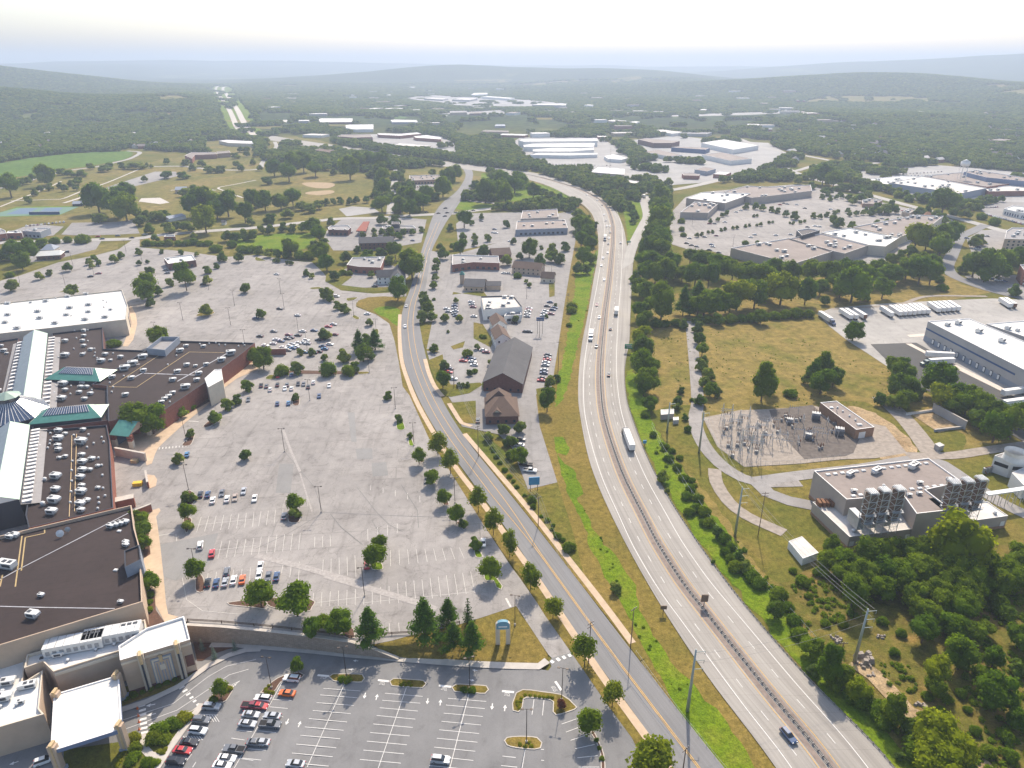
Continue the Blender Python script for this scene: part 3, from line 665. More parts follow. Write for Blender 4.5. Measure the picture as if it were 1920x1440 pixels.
# --- mall pavements
def tl(tile, lst): return [px(p, tile) for p in lst]
zone('mall_sidewalk', 'sidewalk', .08, tl('A3',[(1590,0),(1660,0),(1400,205),(1240,350),(1190,400),(1165,445),(1140,520),(1100,535),(1080,440),(850,400),(840,330),(1120,270),(1330,200)]))
zone('mall_sidewalk', 'sidewalk', .08, tl('A3',[(1110,880),(1195,855),(1205,875),(1172,920),(1185,1000),(1205,1150),(1235,1440),(1245,1560),(1262,1650),(1340,1670),(1240,1720),(1180,1600),(1060,1440),(1080,1240),(1100,1100)]))
zone('mall_sidewalk', 'sidewalk', .08, tl('A2',[(1920,1180),(1780,1240),(1560,1400),(1500,1440),(1450,1440),(1600,1300),(1700,1200),(1800,1130),(2000,1040),(2030,1080)]))
zone('mall_sidewalk', 'sidewalk', .08, tl('A2',[(980,690),(1020,760),(1030,830),(1000,950),(960,1000),(920,1000),(960,900),(960,750)]))
zone('loading_apron', 'sidewalk', .08, tl('A3',[(1095,600),(1160,610),(1180,640),(1170,690),(1120,710),(1100,690)]))
zone('planting_bed', 'mulch', .095, tl('A3',[(1020,905),(1100,905),(1130,1200),(1085,1230),(1040,1050)]), keep=False)
zone('planting_bed', 'mulch', .095, tl('A4',[(1085,100),(1160,110),(1170,260),(1230,345),(1180,390),(1110,390),(1090,250)]), keep=False)
zone('planting_bed', 'mulch', .095, tl('A3',[(1400,110),(1560,20),(1580,50),(1410,150)]), keep=False)
# --- retaining wall between the two lots
brick_mat('wall_block',(.36, .29, .23),(.30, .24, .19),(.22, .18, .15), .5)
rw = thing('retaining_wall', 'tan block retaining wall between the upper mall lot and lower lot', 'wall',(wall_foot[0].x, wall_foot[0].y,0))
o0 = wall_foot[0]; mb = MB(); wtop = lambda q: .35 + (low(q.x) + .1) * sstep(wall_foot[-2].x - 4, wall_foot[-1].x, q.x); wf = smooth_line([Vector((p.x, p.y)) for p in wall_foot],6)
for a, b in zip(wf, wf[1:]):
    d = (b - a); n = Vector((d.y,-d.x)).normalized() * .5
    za, zb = low(a.x) - .6, low(b.x) - .6
    q = [a - n * .4, b - n * .4, b + n, a + n]
    ta, tb = wtop(a), wtop(b)
    mb.add([(c.x - o0.x, c.y - o0.y, z) for c, z in zip(q,(za, zb, zb, za))] + [(c.x - o0.x, c.y - o0.y, z) for c, z in zip(q,(ta, tb, tb, ta))],[(3,2,1,0),(4,5,6,7),(0,1,5,4),(1,2,6,5),(2,3,7,6),(3,0,4,7)])
mb.build('wall_face', M['wall_block'], rw); mb = MB()
for a, b in zip(wf, wf[1:]):
    d = b - a; c = (a + b) / 2; n = Vector((d.y,-d.x)).normalized() * .55; q = [a - n, b - n, b + n, a + n]; zz = (wtop(a), wtop(b), wtop(b), wtop(a)); mb.add([(k.x - o0.x, k.y - o0.y, z + .01) for k, z in zip(q, zz)] + [(k.x - o0.x, k.y - o0.y, z + .17) for k, z in zip(q, zz)],[(4,5,6,7),(0,1,5,4),(1,2,6,5),(2,3,7,6),(3,0,4,7)])
mb.build('coping', M['kerb_concrete'], rw)
fr = thing('wooden_rail_fence', 'dark timber rail fence along the top of the retaining wall', 'fence',(o0.x, o0.y,0)); plain('timber_dark',(.07, .045, .03), .9)
ff = [p + Vector((-.2,1.6)) for p in wf if p.x < wall_foot[-2].x] + [Vector((p.x, p.y)) for p in pts([(735,1191),(790,1188),(862,1170)],0, 'P')]
mb = MB()
for a, b in zip(ff, ff[1:]):
    d = b - a; c = (a + b) / 2
    for z in (.7,1.15): mb.box((c.x - o0.x, c.y - o0.y, z),(d.length + .1, .14, .16), math.atan2(d.y, d.x))
mb.build('rail', M['timber_dark'], fr); mb = MB()
for a in ff: mb.box((a.x - o0.x, a.y - o0.y, .62),(.22, .22,1.25))
tag(mb.build('post_row', M['timber_dark'], fr), None, None, None, 'stuff')
# grass bank between wall end and access road, from the upper level down to the lower pavement
top = pts([(700,1210),(735,1200),(770,1191),(860,1171),(905,1157),(966,1136),(990,1168),(1027,1228)],0, 'P')
bot = pts([(716,1231),(748,1235),(775,1238),(850,1241),(905,1244),(960,1247),(1010,1248),(1027,1236)],0, 'P', GL)
v = []; f = []
for i,(a, b) in enumerate(zip(top, bot)):
    for k in range(5):
        t = k / 4; c = a.lerp(b, t); z = a.z + .06 + (b.z - a.z) * sstep(.35,1, t); v.append((c.x, c.y, z + .06))
for i in range(len(top) - 1):
    for k in range(4): a = i * 5 + k; f.append((a, a + 1, a + 6, a + 5))
m = bpy.data.meshes.new('grass_bank'); m.from_pydata(v,[], f); m.update()
if m.polygons[0].normal.z < 0: m.flip_normals()
tag(obj('grass_bank', m, M['grass_dry']), None, None, None, 'structure')
road_c('sidewalk', 'sidewalk_grey',[(395,1210),(440,1210),(520,1216),(620,1225),(745,1236),(860,1245),(960,1250),(1010,1251),(1026,1240)],2.4, .14, lower=True, keep=False)
# --- lower lot markings, written in tile pixels
LZ = [0]
def lowline(a, b, w, tile, mat='paint_white', name='stall_line', parent=None, lower=True):
    LZ[0] += 1
    fn = GL if lower else None; p, q = pts([a, b],0, tile, fn); d = (q - p); n = Vector((d.y,-d.x,0)).normalized() * w / 2
    z = (.22 if lower else .205) + (LZ[0] % 90) * .0004; zz = lambda c: (low(c.x) if lower else 0) + z
    cs = [p - n, q - n, q + n, p + n]
    return MB().add([(c.x, c.y, zz(c)) for c in cs],[(0,1,2,3)] if (q - p).cross(n).z > 0 else [(3,2,1,0)]).build(name, M[mat], parent)
LOT = bpy.data.objects['lower_lot']; MLOT = bpy.data.objects['mall_lot']
def rows(tile, first, last, n, lower=True, w=.16, mat='paint_white'):
    for i in range(n):
        t = i / max(1, n - 1); a = [first[j] + (last[j] - first[j]) * t for j in range(4)]
        lowline((a[0], a[1]),(a[2], a[3]), w, tile, mat, 'stall_line', LOT if lower else MLOT, lower)
for ls in ([(507,847,783,866),(482,896,760,917),(455,954,735,975),(427,1013,710,1036),(397,1074,684,1099),(367,1136,657,1162),(334,1199,632,1225),(303,1265,603,1293),(271,1332,575,1360),(240,1402,545,1430)],
           [(968,883,1250,907),(948,936,1232,958),(928,992,1214,1017),(905,1050,1195,1078),(880,1114,1175,1140),(856,1178,1153,1204),(832,1243,1132,1270),(806,1310,1110,1338),(780,1380,1087,1408),(754,1450,1064,1478)],
           [(1440,922,1727,945),(1425,972,1716,999),(1408,1033,1701,1058),(1392,1094,1688,1122),(1374,1158,1674,1186),(1356,1221,1660,1251),(1336,1288,1645,1319),(1318,1355,1630,1388),(1300,1426,1615,1458)],
           [(1925,1290,2160,1306),(1848,1355,2160,1388),(1838,1426,2155,1458),(100,985,238,998),(130,930,268,938),(70,1040,205,1060),(20,1165,150,1180),(-60,1300,75,1312),(-100,1370,40,1385)]):
    for a in ls: lowline(a[:2], a[2:], .15, 'B4', parent=LOT)
for a in ((665,812,385,1436),(1128,842,905,1480),(1597,890,1445,1480),(2018,1310,1990,1480),(205,785,0,1160),(0,1160,-170,1460)): lowline(a[:2], a[2:], .15, 'B4', parent=LOT)
for a in ((165,930,150,1045),(240,935,228,1050),(372,1115,495,1072),(405,1175,515,1135),(440,1237,580,1190),(475,1300,620,1268),(490,1368,645,1352),(500,1438,655,1438)): lowline(a[:2], a[2:], .15, 'C4', parent=LOT)
for a in ((1735,1220,1835,1235),(1715,1290,1800,1305),(1770,1160,1890,1172),(1780,1370,1900,1388),(1400,1390,1440,1340),(1445,1440,1470,1400)): lowline(a[:2], a[2:], .15, 'A4', parent=LOT)
for i in range(7):                                    # hatched access aisles beside the accessible bays
    x = 1490 + i * 20; lowline((x,1045),(x + 35,1098), .15, 'A4', parent=LOT); lowline((x - 115,1205),(x - 90,1235), .15, 'A4', parent=LOT)
lowline((1480,1040),(1635,1048), .15, 'A4', parent=LOT)
for a in ((915,785,997,795),(1372,826,1465,836),(1845,868,1935,876),(462,748,548,756)): lowline(a[:2], a[2:], .7, 'B4', name='stop_bar', parent=LOT)
lowline((325,795),(370,862), .7, 'C4', name='stop_bar', parent=LOT)
for a in ((290,640,312,655),(335,620,358,640),(380,605,400,625),(425,590,440,610)): lowline(a[:2], a[2:],1.0, 'C4', name='crosswalk_bar', parent=LOT)
for i in range(6):
    lowline((1345 + i * 26,850 + i * 25),(1385 + i * 22,828 + i * 27), .75, 'A4', name='crosswalk_bar', parent=LOT)
for i in range(7): lowline((1040 + i * 3,985 + i * 33),(1092 + i * 3,968 + i * 34), .8, 'A4', name='crosswalk_bar', parent=LOT)
for a in ((920,1085,1300,960),(1300,960,1560,760),(1560,760,1700,680),(1700,680,1920,630),(920,1160,1330,1010),(1330,1010,1600,830),(1600,830,1720,745),(1720,745,1865,703)): lowline(a[:2], a[2:], .15, 'A4', parent=LOT, name='lane_line')
for a in ((1700,870,1800,790),(1740,820,1800,790),(1750,840,1760,815),(1765,828,1778,803)): lowline(a[:2], a[2:], .15, 'A4', parent=LOT)
def flat_arrow(a, b, tile, lower=True):
    p, q = pts([a, b],0, tile, GL if lower else None); d = (q - p); L = d.length; t = Vector((d.x, d.y)).normalized(); n = Vector((t.y,-t.x)); z = .243 + low((p.x + q.x) / 2)
    w = L * .11; h = L * .26
    P2 = [(0,-w * .6),(L * .5,-w * .6),(L * .5,-h),(L,0),(L * .5, h),(L * .5, w * .6),(0, w * .6)]
    MB().add([(p.x + t.x * i - n.x * j, p.y + t.y * i - n.y * j, z) for i, j in P2],[tuple(range(7))]).build('lane_arrow', M['paint_white'], LOT)
for a in ((822,880,810,925),(900,935,912,890),(1290,922,1284,966),(1380,976,1386,930),(1774,960,1768,1008),(1864,1018,1870,970),(246,1075,224,1122),(318,1138,336,1092),(772,640,728,640),(695,706,738,706),(1665,713,1620,710),(1595,785,1640,787)): flat_arrow(a[:2], a[2:], 'B4')
for a in ((1165,965,1095,980),(1170,1035,1105,1052),(1180,1105,1110,1125),(140,1395,70,1420)): flat_arrow(a[:2], a[2:], 'A4')
def ground_text(body, at, right, size, tile, mat, parent, name='stop_lettering'):
    p, q = pts([at, right],0, tile, GL); cu = bpy.data.curves.new(name, 'FONT'); cu.body = body; cu.size = size; cu.align_x = 'CENTER'; cu.resolution_u = 2
    tmp = bpy.data.objects.new('tmp', cu); COL.objects.link(tmp); bpy.context.view_layer.update()
    me = bpy.data.meshes.new_from_object(tmp.evaluated_get(bpy.context.evaluated_depsgraph_get())); bpy.data.objects.remove(tmp)
    o = obj(name, me, M[mat], parent,(p.x, p.y, low(p.x) + .245)); d = q - p; o.rotation_euler = (0,0, math.atan2(d.y, d.x)); o.scale = (.42, .85,1)
for a, b in (((945,822),(990,827)),((1410,863),(1460,870)),((1885,905),(1930,910)),((502,776),(540,782))): ground_text('STOP', a, b,1.9, 'B4', 'paint_white', LOT)
ground_text('STOP',(330,845),(300,800),1.9, 'C4', 'paint_white', LOT)
# --- upper lot: faded bays, one by one
for t_, f_, l_, n_ in (('A3',(1475,1035,1510,920),(1895,995,1905,885),8),('A3',(1635,1232,1665,1102),(1885,1205,1905,1080),5),('B3',(20,1200,40,1070),(320,1165,332,1040),6),('B3',(190,1345,205,1270),(318,1400,328,1255),3),('B3',(20,990,38,880),(195,960,203,860),4),
                       ('B4',(425,235,432,130),(1000,210,998,80),10),('B4',(1070,205,1062,55),(1640,130,1610,-30),10),('B4',(1005,440,1000,360),(1075,425,1070,355),2),('A4',(1540,110,1562,-20),(1870,60,1880,-60),6),('B3',(500,1330,505,1240),(750,1370,742,1210),5),('B3',(1010,1290,1008,1170),(1560,1230,1525,1150),9),
                       ('B3',(440,1150,442,1070),(560,1140,556,1060),3),('B3',(840,1100,838,1010),(1060,1040,1060,970),4),('B3',(860,720,862,680),(1230,810,1228,760),5)):
    rows(t_, f_, l_, n_, False, .14, 'paint_worn')
for a in ((1420,985,1920,935),(1620,1168,1920,1135)): lowline(a[:2], a[2:], .12, 'A3', 'paint_worn', 'stall_line', MLOT, False)
for a in ((440,205,800,160),(800,205,1640,120)): lowline(a[:2], a[2:], .12, 'B4', 'paint_worn', 'stall_line', MLOT, False)
for i in range(10): lowline((1235 + i * 20,1368 - i * 13),(1250 + i * 20,1340 - i * 12), .6, 'A3', 'paint_worn', 'crosswalk_bar', MLOT, False)
for i in range(9): lowline((1195 + i * 25,412 - i * 2),(1197 + i * 25,398 - i * 2), .5, 'A3', 'paint_worn', 'crosswalk_bar', MLOT, False)
for a in ((1190,1060,1305,1042),(1225,1365,1430,1240)): lowline(a[:2], a[2:], .3, 'A3', 'paint_worn', 'stall_line', MLOT, False)
for a in ((1415,200,1490,205),): lowline(a[:2], a[2:], .6, 'A3', 'paint_worn', 'stop_bar', MLOT, False)
lowline((1875,170),(1910,235), .7, 'B4', 'paint_worn', 'stop_bar', MLOT, False)
for a, b in (((1320,1050),(1350,1280)),((1350,1280),(1380,1440))): lowline(a, b, .15, 'A3', 'paint_worn', 'lane_line', MLOT, False)
for a, b in (((1365,0),(1400,180)),((1400,180),(1520,265)),((1520,265),(1800,290))): lowline(a, b, .15, 'A4', 'paint_worn', 'lane_line', MLOT, False)
# sealed crack lines that run across the lot
plain('crack_seal',(.17, .165, .16), .8,0, .2); plain('crack_pale',(.355, .325, .30), .8,0, .2)
for tl_, ln, w, mt in (('B3',[(215,430),(440,700),(500,880)], .14, 'crack_seal'),('B3',[(500,890),(250,1040),(0,1160)], .18, 'crack_seal'),('B3',[(500,885),(900,905),(1430,925)], .15, 'crack_seal'),('B3',[(205,270),(260,420),(330,580)],1.1, 'crack_pale'),('B3',[(330,590),(370,720),(420,880)], .6, 'crack_pale'),
                   ('B3',[(870,950),(940,1060),(1010,1180)], .15, 'crack_seal'),('B3',[(760,700),(900,880),(1000,980),(1100,1030)], .14, 'crack_seal'),('B3',[(1090,680),(1210,870),(1220,1000)], .2, 'crack_seal'),('B3',[(380,760),(390,840)], .4, 'crack_pale'),('B3',[(560,900),(640,1000),(800,1130)], .2, 'crack_seal')):
    for a, b in zip(ln, ln[1:]): lowline(a, b, w, tl_, mt, 'sealed_crack', MLOT, False)
for a, b in (((0,1210),(330,1290)),((330,1290),(820,1430))): lowline(a, b,2.6, 'B3', 'crack_pale', 'trench_patch', MLOT, False)
for a, b in (((520,0),(760,70)),((760,70),(1200,200)),((1200,200),(1350,255))): lowline(a, b,2.6, 'B4', 'crack_pale', 'trench_patch', MLOT, False)
# --- kerbed planting islands
def island(pxs, tile, top='grass_olive', lower=False, sm=1.2, name='planting_island'):
    P = [Vector((p.x, p.y)) for p in pts(pxs,0, tile, GL if lower else None)]
    P = ccw(smooth_line(P, sm, True)); c = sum(P, Vector((0,0))) / len(P); z = low(c.x) if lower else 0.0
    zs = (lambda q: low(q.x)) if lower else (lambda q: 0.0); n = len(P); v = []
    inner = inset_poly([Vector(q) for q in P], .26)
    for q in P: v.append((q.x - c.x, q.y - c.y, zs(q) - z - .05))
    for q in P: v.append((q.x - c.x, q.y - c.y, zs(q) - z + .34))
    for q in inner: v.append((q.x - c.x, q.y - c.y, zs(q) - z + .34))
    f = [(i,(i + 1) % n, n + (i + 1) % n, n + i) for i in range(n)] + [(n + i, n + (i + 1) % n,2 * n + (i + 1) % n,2 * n + i) for i in range(n)]
    m = bpy.data.meshes.new(name); m.from_pydata(v,[], f); m.update()
    o = tag(obj(name, m, M['kerb_concrete'], None,(c.x, c.y, z)), None, None, None, 'structure')
    obj('bed', sheet_mesh('bed',[(q.x - c.x, q.y - c.y) for q in inner], .31,(lambda x, y: low(x + c.x) - z) if lower else None), M[top], o); return o
for a in ([(545,762),(575,738),(690,738),(800,742),(818,772),(795,802),(680,800),(580,792)],[(1000,795),(1030,772),(1150,778),(1260,788),(1280,815),(1250,845),(1120,838),(1015,828)],[(1466,838),(1500,815),(1600,818),(1730,828),(1748,858),(1720,888),(1600,880),(1485,872)]): island(a, 'B4', 'grass_dry', True)
island([(30,880),(60,850),(160,770),(270,732),(330,725),(365,745),(345,768),(260,770),(190,800),(130,880)], 'B4', 'mulch', True)
island([(0,960),(30,880),(80,855),(220,870),(370,892),(430,930),(490,990),(470,1008),(380,1040),(330,1050),(305,1025),(308,950),(285,935),(110,918),(88,930),(80,990),(50,1028),(5,1015)], 'C4', 'grass_dry', True,2)
island([(-60,1240),(-40,1215),(60,1205),(190,1215),(228,1255),(215,1298),(170,1308),(30,1295),(-40,1275)], 'C4', 'grass_dry', True)
island([(585,1175),(610,1160),(650,1240),(690,1340),(700,1460),(668,1460),(660,1340),(625,1240)], 'C4', 'mulch', True)
island([(1545,945),(1590,900),(1640,850),(1700,815),(1745,825),(1755,850),(1700,940),(1670,955)], 'A4', 'mulch', True)
island([(1065,1195),(1110,1180),(1160,1120),(1300,1060),(1440,1015),(1510,960),(1535,965),(1500,1010),(1300,1260),(1230,1370),(1180,1440),(1060,1440),(1190,1380),(1085,1310)], 'A4', 'grass_olive', True,3)
for a, tp in (([(1350,530),(1335,530),(1325,480),(1345,450),(1370,455)], 'mulch'),([(1365,385),(1400,340),(1445,305),(1460,310),(1430,382)], 'mulch'),([(1520,245),(1560,205),(1590,190),(1640,200),(1570,245)], 'mulch'),([(1440,830),(1395,830),(1380,780),(1420,720),(1475,770)], 'mulch'),([(1395,1045),(1375,960),(1385,920),(1440,935),(1425,1000)], 'mulch'),([(1470,1480),(1465,1400),(1480,1340),(1510,1350),(1535,1400),(1530,1480)], 'mulch'),([(1820,485),(1830,440),(1865,445),(1860,485)], 'mulch')):
    island(a, 'A3', tp)
for a, tp in (([(275,80),(280,25),(325,22),(322,82)], 'mulch'),([(1060,265),(1055,200),(1095,195),(1118,260)], 'grass_lush'),([(1150,388),(1140,320),(1160,318),(1186,390)], 'grass_lush'),([(245,958),(248,885),(330,890),(322,960)], 'mulch'),([(1235,515),(1200,470),(1240,470),(1262,510)], 'mulch'),([(1300,660),(1270,610),(1320,610),(1348,670)], 'grass_lush'),([(1410,835),(1380,780),(1430,790),(1450,835)], 'mulch'),([(1560,1020),(1500,960),(1550,960),(1572,1010)], 'mulch'),
              ([(1650,1225),(1635,1170),(1670,1165),(1702,1220)], 'grass_lush'),([(870,1315),(868,1260),(940,1265),(950,1315)], 'grass_lush'),([(1720,1400),(1710,1340),(1760,1330),(1850,1440),(1840,1470),(1800,1450),(1780,1400)], 'grass_lush')):
    island(a, 'B3', tp)
island([(1700,205),(1850,185),(1990,190),(2005,225),(1980,250),(1900,242),(1720,222)], 'A4', 'mulch'); island([(105,235),(100,170),(420,180),(422,240),(370,275)], 'B4', 'mulch')
island([(660,460),(640,410),(700,385),(735,400),(740,470),(700,480)], 'B4', 'mulch')
for a in ([(450,595),(455,588),(560,575),(565,582)],[(1040,445),(1060,438),(1160,440),(1150,452)],[(1470,770),(1540,735),(1610,745),(1560,768)],[(1790,580),(1840,560),(1880,570),(1830,590)]): island(a, 'A2', 'grass_olive')
for a in ([(680,640),(760,632),(740,650),(690,660)],[(410,560),(480,555),(480,568),(415,570)],[(880,880),(915,870),(920,905),(890,910)],[(70,1245),(100,1215),(150,1220),(150,1245)],[(760,1195),(840,1190),(850,1203),(770,1210)],[(720,775),(740,765),(780,790),(750,798)],[(0,330),(60,350),(70,358),(0,356)]): island(a, 'B2', 'grass_olive')
zone('planting_bed', 'mulch', .085, tl('B2',[(130,1190),(300,1180),(800,1190),(760,1210),(200,1205)]), keep=False)
zone('planting_bed', 'mulch', .1,[(362,1203),(420,1206),(478,1212),(470,1214),(430,1218),(400,1228),(380,1240),(370,1240)], lower=True, keep=False)
zone('planting_bed', 'scrub_ground', .1, tl('A4',[(905,845),(1460,690),(1465,720),(1350,815),(1200,880),(960,965),(915,985)]), lower=True, keep=False)
zone('planting_bed', 'grass_olive', .1, tl('A4',[(480,1310),(900,1250),(1060,1185),(1075,1310),(1180,1385),(1150,1460),(480,1480)]), lower=True, keep=False)
for k in ([(915,1010),(1100,950),(1340,835),(1450,760),(1560,680),(1720,600),(1850,560),(1960,555)],[(1520,965),(1390,1135),(1265,1310),(1175,1450)],[(1065,1195),(1075,1290),(1130,1350),(1240,1370)]): road_c('sidewalk', 'sidewalk_grey', k,2.0, .15, 'A4', None, True, False)
# --- haze: even air round the whole place
def build_haze():
    m = bpy.data.materials.new('haze'); m.use_nodes = True; n = m.node_tree.nodes; l = m.node_tree.links; n.remove(n['Principled BSDF'])
    v = n.new('ShaderNodeVolumePrincipled'); v.inputs['Color'].default_value = (.58, .68, .86,1); v.inputs['Density'].default_value = HAZE_DENSITY; v.inputs['Anisotropy'].default_value = .2
    l.new(v.outputs[0], n['Material Output'].inputs['Volume'])
    mb = MB().box((0,10600,178),(43500,22400,380)); tag(mb.build('haze', m), None, None, None, 'stuff')
build_haze()
# ------------------------------------------------------------------ buildings
roof_mat('roof_brown',(.045, .031, .028),3.0, R(-12), .6, .72); roof_mat('roof_white',(.70, .68, .64),3.0, R(-10), .35, .93)
roof_mat('roof_tan',(.27, .225, .20),3.5, R(15), .6, .85); roof_mat('roof_grey',(.30, .285, .28),3.0,0, .6, .85); roof_mat('roof_pale',(.62, .58, .53),4.0, R(20), .5, .88)
roof_mat('roof_shingle',(.115, .112, .115), .35,0, .5, .8); roof_mat('roof_shingle_brown',(.15, .10, .075), .35,0, .5, .8); roof_mat('roof_dark',(.10, .09, .09),3,0, .5, .8)
def seam_mat(name, c, gap=.6, metal=.2, rough=.5):
    m, n, l, b = nmat(name); setp(b, rough=rough, metal=metal); tc = n.new('ShaderNodeTexCoord')
    w = n.new('ShaderNodeTexWave'); w.inputs['Scale'].default_value = 1 / gap; w.bands_direction = 'X'; l.new(tc.outputs['UV'], w.inputs['Vector'])
    col = mixc(n, l, .5, ramp(n, l, noise_node(n, l, .4,4, .6, wpos(n)),[(.3, tuple(x * .85 for x in c)),(.7, tuple(min(1, x * 1.1) for x in c))]), ramp(n, l, w.outputs['Fac'],[(.1,(.6, .6, .6)),(.3,(1,1,1))]), 'MULTIPLY')
    l.new(col, b.inputs['Base Color']); return m
seam_mat('roof_mint',(.36, .47, .39)); seam_mat('roof_green',(.10, .30, .24)); seam_mat('glazing_pale',(.24, .28, .31), .7, .3, .3)
brick_mat('brick_red',(.30, .10, .07),(.25, .085, .06),(.30, .2, .15)); brick_mat('brick_tan',(.36, .20, .12),(.31, .17, .10),(.35, .27, .2)); brick_mat('brick_dark',(.17, .075, .06),(.14, .06, .05),(.2, .14, .12))
plain('stucco_tan',(.50, .38, .28), .9,0, .08, .3); plain('stucco_cream',(.62, .54, .43), .9,0, .08, .3); plain('panel_grey',(.40, .385, .37), .8,0, .07, .25); plain('panel_warm',(.40, .34, .29), .85,0, .07, .25)
plain('panel_white',(.76, .74, .70), .7,0, .06, .3); plain('panel_blue',(.16, .21, .33), .7,0, .06, .3); plain('panel_darkblue',(.05, .10, .22), .6,0, .05); plain('panel_slate',(.28, .31, .36), .75,0, .06)
plain('trim_white',(.80, .78, .75), .6,0, .04); plain('trim_dark',(.04, .045, .06), .6,0, .05); plain('unit_white',(.68, .68, .66), .5, .1, .1, .6); plain('unit_grey',(.34, .35, .36), .5, .3, .15, .6); plain('unit_dark',(.07, .075, .085), .6, .2, .1)
plain('rust',(.22, .11, .06), .8, .3, .25,1.0); plain('pipe_tan',(.55, .40, .22), .7,0, .1); plain('dark_void',(.02, .02, .025), .6,0,0)
def glass(name, c, rough=.12):
    m, n, l, b = nmat(name); setp(b, col=c, rough=rough, spec=.8); return m
glass('glass_dark',(.03, .04, .06)); glass('glass_blue',(.06, .09, .15)); glass('glass_sky',(.22, .30, .40), .2)
# shared roof equipment, one mesh per kind
def unit_mesh(kind):
    mb = MB()
    if kind == 'rtu':
        mb.box((0,0, .25),(2.5,1.7, .5)); mb.cur = 1; mb.box((0,0,1.15),(2.8,1.9,1.3)); mb.box((1.7,0,1.35),(.6,1.5, .7)); mb.cur = 2; mb.box((-.7,0,1.83),(1.0,1.0, .06)); mb.box((0,-.96,1.1),(1.9, .04, .8))
    elif kind == 'big':
        mb.box((0,0, .3),(5.2,2.3, .6)); mb.cur = 1; mb.box((0,0,1.5),(5.6,2.5,1.8)); mb.box((-3.1,0,1.2),(.6,1.9,1.0)); mb.cur = 2; mb.box((1.4,0,2.43),(1.3,1.3, .08)); mb.box((-.6,0,2.43),(1.3,1.3, .08)); mb.box((.8,-1.27,1.5),(3, .04,1.0))
    elif kind == 'vent':
        mb.box((0,0, .2),(.8, .8, .4)); mb.cur = 1; mb.tube((0,0, .4),(0,0, .8), .35, .35,8); mb.tube((0,0, .8),(0,0,1.05), .55, .3,8)
    elif kind == 'hatch':
        mb.cur = 1; mb.box((0,0, .2),(1.5,1.1, .4)); mb.box((0,0, .46),(1.3, .9, .12),0, .8)
    elif kind == 'skylight':
        mb.box((0,0, .15),(1.5,1.5, .3)); mb.cur = 1; mb.box((0,0, .4),(1.35,1.35, .2),0, .75)
    m = mb.mesh('rooftop_' + kind)
    for k in ('unit_grey', 'unit_white', 'unit_dark'): m.materials.append(M[k])
    return m
UNIT = {k: unit_mesh(k) for k in ('rtu', 'big', 'vent', 'hatch', 'skylight')}
UNAME = {'rtu': 'rooftop_unit', 'big': 'rooftop_unit', 'vent': 'roof_vent', 'hatch': 'roof_hatch', 'skylight': 'skylight'}
FOOT = []
